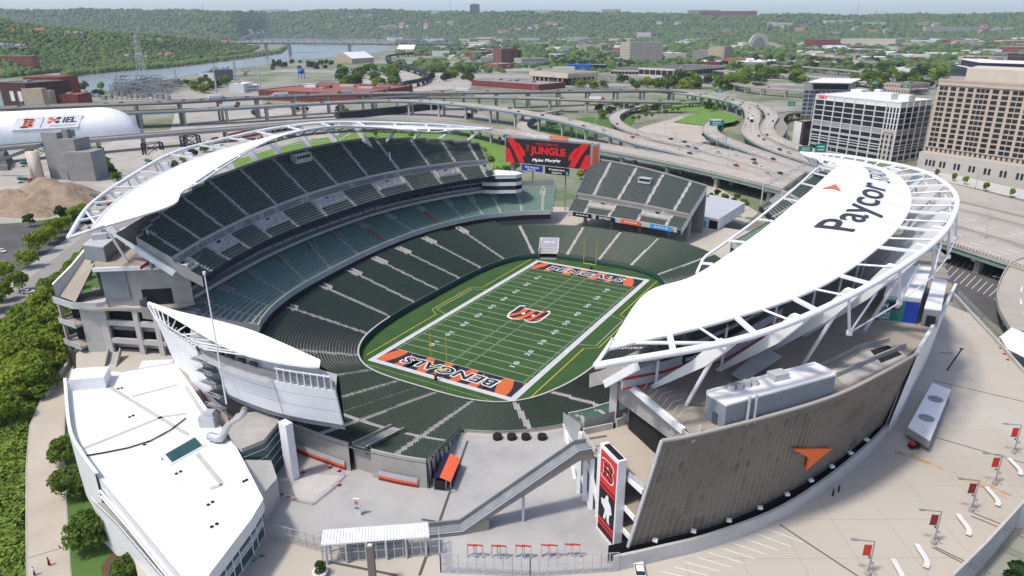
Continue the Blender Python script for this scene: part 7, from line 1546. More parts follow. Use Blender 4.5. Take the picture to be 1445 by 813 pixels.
for x,y,s in ((880,155,.9),(890,158,.9),(900,150,.8),(910,158,.8),(925,156,.8),(850,168,.9),(862,160,1.0),(845,158,.9),(870,152,.9),(935,152,.7),(1090,165,.7),(1098,170,.8),(1105,174,.8),(1110,168,.7),(1128,168,.8),(1135,176,.9),(780,180,.8),(800,178,.7),(660,168,.7),(670,160,.7),(480,160,.9),(490,162,.7)):
    g=G(x,y,GZ);plant('mid',g[0],g[1],GZ,'green tree among the interchange ramps','trees among the interchange ramps',s*1.05)
flat('underpass_paving',[(960,262),(1010,262),(1070,300),(1050,318),(1000,300)],GZ+.1,'beige_paving')  # plain beige paving below the green girder bridge
for k,(x,y,s,key) in enumerate(((1002,286,.9,'dark'),(1022,284,.8,'round'),(1035,290,.8,'dark'),(1050,292,.9,'round'),(1012,278,.8,'dark'),(1040,282,.7,'round'))): g=G(x,y,PZ);plant(key,g[0],g[1],PZ,'garden tree below the green girder bridge, number %s from the left' % ('one','two','three','four','five','six')[k],None,s*.7)
# small pavilion and signs at the far right corner of the podium
pv=thing('pavilion','white flat roofed pavilion behind the far end stand','pavilion',(44,118,PZ));pp=[G2(985,320,PZ),G2(1012,325,PZ),G2(1050,300,PZ),G2(1000,288,PZ)];m=MB();m.prism(pp,PZ,PZ+5);b=m.build('wall','white_panel',pv);m=MB();m.prism(pp,PZ+5,PZ+5.3);m.build('roof','lead',pv);a_,b_=np.array(pp[0]),np.array(pp[1]);m=MB();wquad(m,a_,b_,PZ+.3,PZ+4.4,.55,1.0,.1);m.build('black_graphic','black',b);m=MB();wquad(m,a_,b_,PZ+.3,PZ+3.6,.2,.42,.1);m.build('cyan_figure','cyan',b)
# ---------------------------------------------------------------- far scoreboard
sb_=thing('scoreboard','large far scoreboard reading Welcome to the Jungle with a white sign on top','scoreboard',(-38,118,12))
s0=np.array(G(714,231,30));yb=118.0
def atY(px,py,y):
    d=_f+_r*(px-722.5)/FOC-_u*(py-406.5)/FOC;t=(y-CAM[1])/d[1];return np.array([CAM[0]+d[0]*t,y,CAM[2]+d[2]*t])
TL,BR,BL=atY(714,194.5,yb),atY(832,229.5,yb),atY(714,228,yb);x0,x1,z0,z1=TL[0],BR[0],BL[2],TL[2];cxx=(x0+x1)/2
m=MB();m.box((cxx,yb+1.6,z0),(x1-x0+1.6,3.0,z1-z0+.6));m.build('cabinet','grey_steel',sb_)
mat('screen_black',(.01,.01,.012),.4,emis=(.008,.008,.01,1.0));mat('screen_red',(.38,.015,.018),.4,emis=(.6,.015,.02,.28));mat('screen_white',(.7,.7,.7),.4,emis=(.9,.9,.9,.5))
m=MB();m.add([(x0,yb,z0),(x1,yb,z0),(x1,yb,z1),(x0,yb,z1)],[(0,1,2,3)]);scn=m.build('screen','screen_black',sb_);Wd,Ht=x1-x0,z1-z0
S2=lambda u,v: (x0+Wd*u,yb-.12,z0+Ht*v)
for side in (0,1):
    for k,pl in enumerate(([(.01,.98),(.10,1.0),(.17,.55),(.235,.02),(.165,.05),(.10,.5)],[(.12,.86),(.165,.80),(.235,.5),(.24,.28),(.20,.32),(.14,.6)],[(.0,.62),(.05,.55),(.10,.1),(.12,.0),(.03,.0),(.0,.08)])):
        pl=[(1-u,v) for u,v in pl] if side else pl;m=MB();m.add([S2(u,v) for u,v in pl],[tuple(range(len(pl)))]);m.build('red_stripe','screen_red',scn)
text_on('screen_lettering','WELCOME TO','screen_red',scn,S2(.5,.86),(1,0,0),(0,0,1),w=Wd*.27,h=Ht*.10,off=.1,bold=.01);text_on('screen_lettering','JUNGLE','screen_red',scn,S2(.515,.55),(1,0,0),(0,0,1),w=Wd*.42,h=Ht*.40,off=.1,bold=.05);text_on('screen_lettering','THE','screen_red',scn,S2(.275,.66),(0,0,1),(-1,0,0),w=Ht*.28,h=Wd*.03,off=.1,bold=.03);text_on('screen_lettering','Myles Murphy','screen_white',scn,S2(.5,.20),(1,0,.06),(0,0,1),w=Wd*.34,h=Ht*.16,off=.1,shear=.2)
zz0=atY(736,241,yb)[2]
for a,b,mt,tx,tm in ((736,765,'blue_sign','First Financial Bank','paint_white'),(769,803,'black','Kettering HEALTH','paint_white')):
    xa,xb=atY(a,235,yb)[0],atY(b,235,yb)[0];zt=z0-.5;zb=zt-(xb-xa)*.27;m=MB();m.box(((xa+xb)/2,yb+.4,zb),(xb-xa,.6,zt-zb));p=m.build('sponsor_board',mt,sb_);w1,w2=tx.rsplit(' ',1);text_on('sponsor_lettering',w1,tm,p,((xa+xb)/2,yb+.08,(zt*.65+zb*.35)),(1,0,0),(0,0,1),w=(xb-xa)*.66,h=(zt-zb)*.36,off=.08,bold=.02);text_on('sponsor_lettering',w2,tm,p,((xa+xb)/2,yb+.08,zt*.25+zb*.75),(1,0,0),(0,0,1),w=(xb-xa)*.4,h=(zt-zb)*.26,off=.08,bold=.02)
    if mt == 'black': m=MB();m.box((xb-(xb-xa)*.08,yb+.02,zb+.5),(.9,.06,1.6));m.box((xb-(xb-xa)*.04,yb+.02,zb+.3),(.6,.06,.9));m.build('sponsor_mark','cyan',p)
xa,xb=atY(744,190,yb)[0],atY(775,190,yb)[0];zt=z1+.9;text_on('crown_lettering','Paycor','paint_white',sb_,((xa+xb)/2,yb,zt+1.3),(1,0,0),(0,0,1),w=xb-xa,h=(xb-xa)*.22,off=.3,bold=.03)
xa,xb=atY(776,190,yb)[0],atY(802,190,yb)[0];m=MB();m.box(((xa+xb)/2,yb,zt+.1),(xb-xa,.5,1.9));p=m.build('crown_panel','orange_sign',sb_);text_on('crown_lettering','STADIUM','paint_white',p,((xa+xb)/2,yb-.3,zt+1.0),(1,0,0),(0,0,1),w=(xb-xa)*.85,h=.8,off=.05)
m=MB();m.prism([(x1+.9,yb-.2),(x1+4.2,yb+3),(x1+3.4,yb+4),(x1+.5,yb+2)],z0-.5,[z1+.3,z1+.8,z1+.8,z1+.3]);m.build('side_board','lead',sb_)
m=MB();m.add([(x1+1.5,yb+.1,z0),(x1+3.6,yb+2.2,z0+.5),(x1+3.6,yb+2.2,z1-.5),(x1+1.5,yb+.1,z1-.8)],[(0,1,2,3)]);m.build('side_graphic','orange_sign',sb_)
for u in (.06,.94): m=MB();m.box((x0+Wd*u,yb+2.2,PZ),(1.6,1.6,z0-PZ));m.build('mast','grey_steel',sb_)
for u in (.3,.7): m=MB();m.beam((x0+Wd*u,yb+3.4,PZ),(x0+Wd*u,yb+2.8,z1),.5);m.build('stay','grey_steel',sb_)
# suite block at the far end of the left upper deck
eb=thing('suite_block','white rounded suite block at the far end of the left upper deck','building',(-58,84,13));ep=[(-68,78),(-61.5,80.5),(-53.5,86),(-52.5,90),(-57,93.5),(-68,92)];m=MB()
for z0_,z1_,mt in ((21.5,23.2,'white_panel'),(23.2,25.2,'glass_dark'),(25.2,27.0,'white_panel'),(27.0,28.8,'glass_dark'),(28.8,30.2,'white_panel')): m=MB();m.prism(ep,z0_,z1_);m.build('storey' if mt != 'glass_dark' else 'glazing',mt,eb)
m=MB();m.prism([(-58+(p[0]+58)*1.05,86+(p[1]-86)*1.05) for p in ep],30.2,30.6);m.build('roof','white_roof',eb);m=MB();m.prism([(-71,86),(-63,91),(-65,96),(-72,94)],14,22);m.build('stem','concrete',eb)
# ---------------------------------------------------------------- right-hand city blocks
def face_block(label,pix,ytop,z=GZ,wall='bldg_white',roof='white_roof',name='building',parapet=.9):
    """pix = feet of left, corner, right; fourth corner completed"""
    L,C,R=(np.array(G2(*p,z)) for p in pix);D=L+R-C;h=zfor(C,ytop);t=thing(name,label,'building',(float(C[0]),float(C[1]),z));m=MB();m.prism([tuple(L),tuple(C),tuple(R),tuple(D)],z,h);m.build('wall',wall,t)
    m=MB();m.prism([tuple(q+((L+R)/2-q)*.01) for q in (L,C,R,D)],h,h+.2);rf=m.build('roof',roof,t)
    if parapet: m=MB();m.sweep([(*p,h) for p in (L,C,R,D)],[(-.25,0),(.25,0),(.25,parapet),(-.25,parapet)],closed=True);m.build('parapet',wall,t)
    return t,L,C,R,D,h,rf
flat('city_street',[(1060,262),(1135,232),(1260,240),(1300,247),(1700,352),(1800,430),(1340,300),(1230,275)],GZ+.2,'road_concrete');flat('city_sidewalk',[(1290,240),(1300,237),(1700,322),(1720,346),(1300,248)],GZ+.35,'concrete_light')
mat('lane_brown',(.30,.245,.19),.9,(.25,.20,.155),.05,detail=8)
for k in range(5): m=MB();m.sweep([tuple(G(1225+k*4,258+k*9,GZ+.22+.01*k)),tuple(G(1340,281+k*11,GZ+.22+.01*k)),tuple(G(1470,312+k*13,GZ+.22+.01*k))],[(-2.2,0),(2.2,0),(2.2,.006),(-2.2,.006)]);m.build('lane','lane_brown' if k % 2 == 0 else 'road_grey',bpy.data.objects['city_street'])
t,L,C,R,D,h,rf=face_block('white gridded office block with dark windows and red sign on top',((1141,211),(1255,232),(1299,225)),146)
zm=GZ+(h-GZ)*.535;z1=h-3.2
def grid_face(a,b,nc,fw=.88):
    windows(t,a,b,zm+1.2,z1,nc,4,'glass_dark',fw,.84);windows(t,a,b,GZ+1.5,zm-2.6,nc,5,'glass_dark',fw,.80)
    m=MB();wquad(m,a,b,zm-2.4,zm+1.0,0,1,.09);m.build('band_course','bldg_grey',t)
    for k in range(nc+1): p=np.asarray(a)+(np.asarray(b)-np.asarray(a))*k/nc;d_=np.asarray(b)-np.asarray(a);n_=np.array((d_[1],-d_[0]));n_ /= np.linalg.norm(n_);q=p+n_*.3;m=MB();m.box((q[0],q[1],GZ),(.6,.7,h-GZ),math.atan2(d_[1],d_[0]));m.build('pilaster','bldg_white',t)
e1=L+(C-L)*.86;grid_face(L,e1,7);windows(t,e1,C,zm+1.2,z1,4,4,'glass_dark',.6,.86);grid_face(C,R,5)
for a,b in ((L,e1),(C,R)):
    m=MB()
    for j in range(9): z=zm+1.2+(z1-zm-1.2)*j/4 if j < 5 else GZ+1.5+(zm-4.1-GZ)*(j-5)/4;d_=b-a;n_=np.array((d_[1],-d_[0]));n_ /= np.linalg.norm(n_);m.beam((*(a+n_*.2),z),(*(b+n_*.2),z),.4,.5)
    m.build('sill_course','bldg_white',t)
m=MB();wquad(m,e1,C,GZ,zm+1,0,1,.5);sc_=m.build('corner_bay','pale_stone',t);m=MB();wquad(m,e1,C,GZ+2,zm-1,.14,.86,.6);m.build('bay_rim','dark_red',sc_);m=MB();wquad(m,e1,C,GZ+2,zm-1.5,.2,.8,.7);m.build('bay_panel','pale_stone',sc_);windows(t,e1,C,GZ+2.5,zm-2,3,5,'glass_dark',.45,.6,off=.8)
d_=L-C;rz=math.atan2(d_[1],d_[0]);cc=(L+R)/2
for s,w,dp,hh in ((.25,16,9,5),(.5,12,9,4),(.72,10,8,5.5),(-.1,9,7,5),(.38,5,4,7)): q=C+d_*(.15+s*.7)+(R-C)*(.4+.1*s);m=MB();m.box((*q,h),(w,dp,hh),rz);m.build('rooftop_unit','bldg_white',t)
m=MB()
for k in range(16): q=L+(C-L)*(k+.5)/16+(R-C)*.08;m.box((*q,h+.8),(.3,.3,2.0))
m.build('roof_frame','bldg_white',t);text_on('roof_sign','GREY','red_bright',t,(*(L+(C-L)*.09),h-1.0),(*(C-L),0),(0,0,1),w=9,h=2.6,off=.6,bold=.04)
# tan slab block with pale podium
t,L,C,R,D,h,rf=face_block('tall tan stone block with rows of dark windows over a pale podium',((1315,228),(1299,238),(1446,262)),114,wall='tan_stone',roof='roof_grey',parapet=1.4)
a,b=C,R+(R-C)*.25;Lf=np.linalg.norm(b-a)
m=MB();n_=np.array(((b-a)[1],-(b-a)[0]));n_ /= np.linalg.norm(n_);m.prism([tuple(a+n_*6),tuple(b+n_*6),tuple(b-n_*20),tuple(a-n_*20)],GZ,zfor(C,213));pd=m.build('podium','pale_stone',t)
zp=zfor(C,213);a2,b2=a+n_*6,b+n_*6
for k in range(7): u=.06+k*.115;w_=3 if k in (0,6) else 2;windows(t,a2+(b2-a2)*u,a2+(b2-a2)*(u+.03*w_),GZ+4,zp-4.5,w_,1,'glass_dark',.62,.95)
m=MB();m.prism([tuple(b),tuple(b+(b-a)*.02),tuple(D+(b-a)*.3),tuple(D+(b-a)*.2)],GZ,h);m.build('wing','tan_stone',t)
u=0.02
for nc,w_,bay in ((2,.07,0),(1,.05,1),(1,.05,0),(1,.05,0),(3,.10,1),(1,.055,0),(1,.055,0),(2,.085,1),(2,.08,0),(1,.05,0),(1,.05,0),(2,.08,1)):
    windows(t,a+(b-a)*u,a+(b-a)*(u+w_),zp+3.6,h-3.0,nc,12,'glass_dark',.84,.68,off=.12);u += w_+.016
windows(t,a,b,zp+.4,zp+3.2,26,1,'glass_dark',.36,.8,off=.1,joined=True)
windows(t,L,C,zp+3.6,h-3,3,12,'glass_dark',.6,.6);m=MB();m.sweep([(*(a+n_*.2),zp+3.4),(*(b+n_*.2),zp+3.4)],[(-.4,0),(.4,0),(.4,.5),(-.4,.5)]);m.sweep([(*(a+n_*.2),h-2.6),(*(b+n_*.2),h-2.6)],[(-.4,0),(.4,0),(.4,.5),(-.4,.5)]);m.build('string_course','pale_stone',t)
m=MB();q=(L+R)/2;m.prism([tuple(C+(R-C)*.22+(L-C)*.35),tuple(C+(R-C)*1.2+(L-C)*.35),tuple(C+(R-C)*1.2+(L-C)*1.5),tuple(C+(R-C)*.22+(L-C)*1.5)],h,h+8.5);m.build('penthouse','cream',rf)
t,L,C,R,D,h,rf=face_block('dark glass hall with a flat white roof behind the tan block',((1330,150),(1352,160),(1480,170)),97,wall='glass_blue',roof='white_roof');m=MB();m.prism([tuple(L+(R-C)*.12),tuple(C+(R-C)*.12),tuple(R),tuple(D)],h+.2,h+7);m.build('upper_hall','navy',rf);m=MB();m.prism([tuple(L+(R-C)*.12),tuple(C+(R-C)*.12),tuple(R),tuple(D)],h+7,h+7.6);m.build('upper_roof','white_roof',rf)
t,L,C,R,D,h,rf=face_block('grey glass building with overhanging white roof behind the white block',((1128,176),(1188,178),(1200,170)),118,wall='bldg_grey',roof='white_roof');windows(t,L,C,GZ+2,h-7,8,8,'glass_blue',.8,.7,joined=True);m=MB();wquad(m,L,C,h-6,h-1,.2,1,.2);m.build('top_glazing','glass_dark',t);m=MB();m.prism([tuple(L+(C-L)*.15-(R-C)*.25),tuple(C+(C-L)*.1-(R-C)*.25),tuple(R+(C-L)*.1),tuple(D+(C-L)*.15)],h+1,h+1.8);m.build('roof_plane','white_roof',t)
t,L,C,R,D,h,rf=face_block('small brick building with a white end wall beside the ramps',((1117,203),(1131,206),(1146,204)),173,wall='brick_dark',roof='roof_grey');m=MB();wquad(m,L,C,GZ,h,0,.75,.1);m.build('painted_wall','bldg_white',t);m=MB();wquad(m,C,R,GZ+8,h-6,.1,.6,.1);m.build('mural','glass_blue',t)
g=G(1440,262,GZ);t=thing('van_building','small white building at the right edge beside the podium','building',(g[0],g[1],GZ));m=MB();m.box((g[0]+8,g[1],GZ),(16,10,9),-.4);m.build('wall','bldg_white',t);m=MB();m.box((g[0]+8,g[1],GZ+9),(15.4,9.4,.3),-.4);m.build('roof','roof_grey',t);m=MB();m.box((g[0]+5,g[1]-5.4,GZ+3),(4,.6,2),-.4);m.build('window','glass_dark',t)
for k,(x,y) in enumerate(((1322,250),(1361,261),(1390,270),(1426,279),(1345,256))): g=G(x,y,GZ);plant('small',g[0],g[1],GZ,'young street tree in front of the pale podium, %s from the left' % ('first','third','fourth','fifth','second')[k],None,.8,1.2)
lamp_post('dark street lamp in front of the pale podium',tuple(G(1376,266,GZ)),12,1.5,2.6)
for k,(x,y,c) in enumerate(((1308,246,'white'),(1314,248,'black'))): g=G(x,y,GZ);car(c,g[0],g[1],GZ+.3,.3,'%s car parked at the left end of the pale podium' % c)

# ---------------------------------------------------------------- river, hills
riv=[(-400,190),(-200,165),(0,152),(60,140),(120,132),(170,126),(230,113),(300,101),(370,92.5),(430,84.5),(500,79),(545,72),(548,66),(520,62.5),(470,60.3),(405,61),(406,68),(395,75.5),(360,80.5),(330,84.5),(280,90.5),(240,95),(200,98),(160,101),(90,108.5),(0,116),(-200,135),(-400,150)]
flat('river',riv,GZ+.35,'water')
bank=[(90,108.5),(160,101),(240,95),(330,84.5),(395,75.5),(406,68)]
m=MB()
for k in range(len(bank)-1): a,b=G(*bank[k],GZ+.4),G(*bank[k+1],GZ+.4);m.sweep([tuple(a),tuple(b)],[(-7,.0),(7,.0),(5,2.2),(-7,2.6)])
m.build('mud_bank','sand',None,kind='structure')
cam2=np.array(CAM[:2])
def col_dir(px): d=_f+_r*(px-722.5)/FOC;d=d[:2]/np.linalg.norm(d[:2]);return d
def lat(px,x): return np.interp(px,[q[0] for q in x],[q[1] for q in x])
from mathutils import noise as mn
def hill(name,cols,foot,ridge,dist_r,mt,nrow=44,amp=10,back=1.6):
    """terrain between a foot line and a skyline: rows of distance along each bearing"""
    rows=[];info=[]
    for j in range(nrow):
        row=[]
        for px in cols:
            f=lat(px,foot);rz=lat(px,ridge);D0=np.linalg.norm(np.array(G2(px,f,GZ))-cam2);D1=max(lat(px,dist_r),D0*1.15);dd=col_dir(px);e=np.array((*(cam2+dd*D1),0.0))
            ztop=zfor(e[:2],rz);t=j/(nrow-9) if j < nrow-8 else 1+(j-nrow+9)*.08;D=D0+(D1-D0)*t
            s=t*t*(3-2*t) if t < 1 else 1.0;s=.35*min(t,1)+.65*s;p=cam2+dd*D;nz=mn.noise((p[0]*.0022,p[1]*.0022,1.7))*amp*1.6+mn.noise((p[0]*.008,p[1]*.008,3.1))*amp*.8;z=GZ+(ztop-amp*.9-GZ)*s+nz*min(1,t*3)*(1 if t < .9 else max(.3,1-(t-.9)*3));
            if t > 1: z -= (t-1)*120
            row.append((p[0],p[1],max(z,GZ-.2)))
        rows.append(row)
    m=MB();m.grid(rows);m.build(name,mt,None,True,kind='structure');return np.array(rows)
mat('hill_green',(.08,.13,.042),.95,(.055,.095,.032),.006,detail=9,col3=(.12,.155,.058),scale3=.0025)
ridgeB=[(-300,10),(0,11.5),(150,13.5),(300,13.5),(400,16),(480,15.5),(520,13),(640,15),(700,16.5),(760,15),(800,16),(835,18.5),(870,17),(960,19.5),(1010,20),(1080,19.5),(1200,21),(1280,21),(1340,19.5),(1445,20.5),(1700,20)]
footB=[(-300,58),(380,58),(420,54),(520,55),(600,55),(700,56),(800,55.5),(900,57),(1000,58),(1100,59),(1200,58),(1445,57),(1700,57)]
HB=hill('hills',np.linspace(-260,1700,260),footB,ridgeB,[(-300,7600),(700,7200),(1700,7600)],'hill_green',46,14)
ridgeA=[(-300,6),(0,15),(45,17),(80,22),(110,29),(150,36),(200,42),(260,48),(330,54),(380,60),(407,66)];footA=[(-300,140),(0,114),(90,107),(160,99.5),(240,93.5),(330,83),(395,74),(407,68)];distA=[(-300,2300),(0,2500),(150,2600),(260,2700),(330,2850),(407,3500)]
HA=hill('riverside_hill',np.linspace(-260,407,130),footA,ridgeA,distA,'hill_green',46,9)
# woodland on the hills: small rounded crowns, one mass
ico=np.array([(0,0,1),(.894,0,.447),(.276,.851,.447),(-.724,.526,.447),(-.724,-.526,.447),(.276,-.851,.447),(.724,.526,-.447),(-.276,.851,-.447),(-.894,0,-.447),(-.276,-.851,-.447),(.724,-.526,-.447)]);icf=np.array([(0,1,2),(0,2,3),(0,3,4),(0,4,5),(0,5,1),(1,6,2),(2,7,3),(3,8,4),(4,9,5),(5,10,1),(2,6,7),(3,7,8),(4,8,9),(5,9,10),(1,10,6)])
def wood(name,H,n,r0,r1,mt,label,lo=0,hi=None,seed=0,prob=None):
    r=np.random.default_rng(seed);nr_,nc,_=H.shape;hi=hi or nr_-2;i=r.uniform(lo,hi-1.01,n);j=r.uniform(0,nc-1.01,n);i0,j0=i.astype(int),j.astype(int);fi,fj=(i-i0)[:,None],(j-j0)[:,None]
    P=H[i0,j0]*(1-fi)*(1-fj)+H[i0+1,j0]*fi*(1-fj)+H[i0,j0+1]*(1-fi)*fj+H[i0+1,j0+1]*fi*fj
    if prob is not None: k=r.uniform(size=n) < prob(P);P=P[k];n=len(P)
    s=r.uniform(r0,r1,n);rot=r.uniform(0,6.28,n);jit=1+r.normal(size=(n,11,1))*.2;c,s_=np.cos(rot)[:,None],np.sin(rot)[:,None];v=ico[None]*jit;X=v[:,:,0]*c-v[:,:,1]*s_;Y=v[:,:,0]*s_+v[:,:,1]*c
    V=np.stack([X*s[:,None],Y*s[:,None],v[:,:,2]*s[:,None]*.85+s[:,None]*.5],2)+P[:,None,:];Q=icf[None]+(np.arange(n)*11)[:,None,None]
    o=np_mesh(name,V.reshape(-1,3),Q.reshape(-1,3),mt,None,kind='stuff');o['label']=label;o['category']='trees';return o
def wmat(name,a,b,sc,c=None,sc3=.004): return mat(name,a,.9,b,sc,detail=3,spec=.1,contrast=(.3,.7),col3=c,scale3=sc3)
wmat('wood_a',(.085,.145,.04),(.05,.10,.028),.05,(.13,.18,.052),.006);wmat('wood_b',(.125,.18,.05),(.08,.125,.036),.05,(.085,.13,.048),.008);wmat('wood_c',(.052,.09,.036),(.075,.12,.044),.05);wmat('wood_d',(.155,.17,.072),(.115,.14,.058),.05,(.16,.15,.09),.01)
clr=lambda P: 1.0
for k,mt in enumerate(('wood_a','wood_b','wood_c','wood_d')):
    nA=(7000,5000,2800,2600)[k];nB=(9500,6500,4500,3000)[k]
    wood('hillside_wood',HA,nA,4.5,9.0,mt,'woodland on the near riverside hill at the left, one of four tints',0,42,10+k);wood('ridge_wood',HB,nB,10,19,mt,'woodland covering the long far ridge, one of four tints',0,42,20+k)
def on_hill(H,px,py):
    best=None;nr_,nc,_=H.shape
    for i in range(nr_-8):
        for j in range(0,nc,1):
            x,y,w=scr(H[i,j]);d=(x-px)**2+((y-py)*2)**2
            if best is None or d < best[0]: best=(d,H[i,j])
    return best[1]
def hbox(label,H,px,py,w,dp,hh,wall,roof,name='house',group=None,rz=None,gable=True,win=None):
    p=on_hill(H,px,py);rz=random.uniform(-.5,.5)+.5 if rz is None else rz;t=thing(name,label,'house' if name == 'house' else 'building',(p[0],p[1],p[2]),group=group);m=MB();m.box((p[0],p[1],p[2]-4),(w,dp,hh+4),rz);m.build('wall',wall,t);z=p[2]+hh
    m=MB();c,s=math.cos(rz),math.sin(rz);R=lambda a,b,q: (p[0]+a*c-b*s,p[1]+a*s+b*c,z+q)
    if gable: x,y=w/2*1.08,dp/2*1.1;m.add([R(-x,-y,0),R(x,-y,0),R(x,y,0),R(-x,y,0),R(-x,0,dp*.3),R(x,0,dp*.3)],[(0,1,5,4),(2,3,4,5),(0,4,3),(1,2,5),(0,3,2,1)])
    else: m.box((p[0],p[1],z),(w*.98,dp*.98,.5),rz)
    m.build('roof',roof,t)
    m=MB();k=max(2,int(w/6));fl=max(1,int(hh/5))
    for i in range(k):
        for q in range(fl): a=(-.5+(i+.5)/k)*w;m.box((p[0]+a*c+(dp/2)*s,p[1]+a*s-(dp/2)*c,p[2]+1.5+q*hh/fl),(w/k*.45,.3,hh/fl*.45),rz)
    m.build('window_grid','glass_dark',t,kind='stuff');return t
hbox('brown brick apartment block on the left riverside hill',HA,28,92,92,22,22,'brick_mid','roof_grey','apartment_block',None,.45,False)
for k in range(5): hbox('white row house, %s of the terrace at the left edge of the hill' % ('first','second','third','fourth','fifth')[k],HA,2+k*7,70+k*.3,22,14,11,'bldg_white','roof_grey','house',None,.45)
hs=[(22,50),(45,48),(57,46.5),(80,50),(95,51),(108,52),(118,51.5),(208,60),(222,59),(178,84),(184,82),(196,82),(204,84),(228,81),(238,80),(320,60),(328,62),(345,71),(62,47),(190,86),(233,82),(316,64)]
for k,(x,y) in enumerate(hs): hbox('small pale house among the trees of the left riverside hill',HA,x,y,random.uniform(16,28),13,random.uniform(8,11),random.choice(('bldg_white','cream','bldg_white','pale_stone')),random.choice(('roof_grey','roof_dark','terracotta')),'house','houses on the left riverside hill')
rb=random.Random(5);hb=[(355,47),(362,48),(380,47),(372,46),(390,45),(486,27),(500,27),(512,25),(526,24),(540,41),(556,41),(565,40),(580,40),(592,38),(600,38),(615,37),(622,36.5),(640,35),(548,42),(570,38),(605,40),(750,43),(760,40),(775,36),(782,37),(745,46),(790,44),(930,36),(955,37),(1090,37),(1100,38),(1022,46),(1125,45),(1150,46),(1205,44),(1230,49),(1250,48),(1300,38),(1318,40),(1390,43),(1405,46),(1420,45),(705,48),(718,47),(735,45),(1175,50),(1385,47)]
for k,(x,y) in enumerate(hb): hbox('pale house on the slope of the far ridge',HB,x,y,rb.uniform(38,70),30,rb.uniform(20,30),rb.choice(('bldg_white','cream','bldg_white','pale_stone')),rb.choice(('roof_grey','roof_dark','terracotta','roof_grey')),'house','houses on the far ridge')
for x,y,w,hh,mt,lb in ((390,18,240,35,'bldg_white','long pale building on the skyline above the bridge'),(370,18.5,120,30,'cream','cream building on the skyline left of the long pale one'),(768,19,150,30,'bldg_white','white building high on the ridge right of the tower'),(862,18,180,35,'cream','pale building on the crest above the grid block'),(1028,24,520,50,'brick_mid','long dark brick row on the crest behind the half dome'),(988,23,300,55,'pale_stone','row of pale towers on the crest left of the brick row'),(1100,37.5,150,24,'bldg_white','white flat building on the far slope right of the half dome'),(1185,33.5,220,24,'bldg_white','long white building on the far slope'),(1143,33,190,20,'blue_paint','dark blue roofed building on the far slope'),(1233,35.5,160,22,'bldg_white','white building below the radio masts'),(1345,47,420,45,'pale_stone','pale school complex on the right far slope'),(620,19,140,28,'bldg_white','white hospital building left of the ridge tower')): hbox(lb,HB,x,y,w,40,hh,mt,'roof_grey','building',None,.5,False)
p=on_hill(HB,667,21);t=thing('tower_block','grey tower block standing above the ridge skyline','building',tuple(p));zt=zfor(p[:2],6.5);m=MB();m.box((p[0],p[1],p[2]-20),(92,60,zt-p[2]+20),.5);b=m.build('wall','glass_blue',t);m=MB();m.box((p[0],p[1],zt),(50,30,8),.5);m.build('roof_plant','bldg_grey',t);m=MB();m.tube([(p[0],p[1],zt+8),(p[0],p[1],zt+42)],1.2,5);m.build('mast','bldg_grey',t)
for x,yb_,yt,lb in ((637,17,-6,'left'),(639.5,17,-2,'second')): pass
for k,(x,yb_,yt) in enumerate(((634,18,0),(639,18,-8),(1210,22,3),(1234,36,10),(1243,36,11),(1072,46,40),(286,14,3),(193,14,4))):
    p=on_hill(HB,x,yb_);t=thing('radio_mast','thin lattice radio mast on the far ridge, %s from the left' % ('third','fourth','sixth','seventh','eighth','fifth','second','first')[k],'mast',tuple(p));zt=zfor(p[:2],yt);m=MB();m.tube([tuple(p),(p[0],p[1],zt)],2.2,4,r2=1.0);m.build('lattice','bldg_grey',t);m=MB();m.box((p[0],p[1],p[2]+(zt-p[2])*.7),(5,5,4));m.build('antenna','bldg_grey',t)

# ---------------------------------------------------------------- rail bridge over the river
rbg=thing('truss_bridge','long grey steel truss rail bridge across the river','bridge',tuple(G(410,75,GZ)));a,b=G(378,60.5,14),G(655,63.5,14);a[2]=b[2]=26;zA=26
DA=np.linalg.norm(G(412,76,GZ)[:2]-cam2);dirA=col_dir(385);dirB=col_dir(655);a=np.array((*(cam2+dirA*2900),26.));b=np.array((*(cam2+dirB*3300),26.))
za=zfor(a[:2],61.2);zb=zfor(b[:2],63.4);a[2],b[2]=za,zb;N=46;m=MB();m.beam(tuple(a),tuple(b),9,4.5);m.build('deck','girder_brown',rbg)
hp=lambda s: 30*(.25+abs(math.sin(s*math.pi*5))**.6);d=b-a;e_=np.array((-d[1],d[0],0));e_ /= np.linalg.norm(e_)
for sd in (-1,1):
    for k in range(N):
        s0_,s1_=k/N,(k+1)/N;p,q=a+d*s0_+e_*5*sd,a+d*s1_+e_*5*sd;h0,h1=hp(s0_),hp(s1_);m=MB();m.beam(tuple(p+[0,0,h0]),tuple(q+[0,0,h1]),2.0);m.beam(tuple(p),tuple(p+[0,0,h0]),1.5);m.beam(tuple(p+[0,0,h0 if k % 2 else 0]),tuple(q+[0,0,0 if k % 2 else h1]),1.5);m.build('truss_panel','lead',rbg)
for px in (412,437.5,508): s=(px-385)/(655-385);p=a+d*s;m=MB();m.box((p[0],p[1],GZ-1),(10,16,p[2]-GZ),math.atan2(d[1],d[0]),.8);m.build('pier','concrete',rbg)
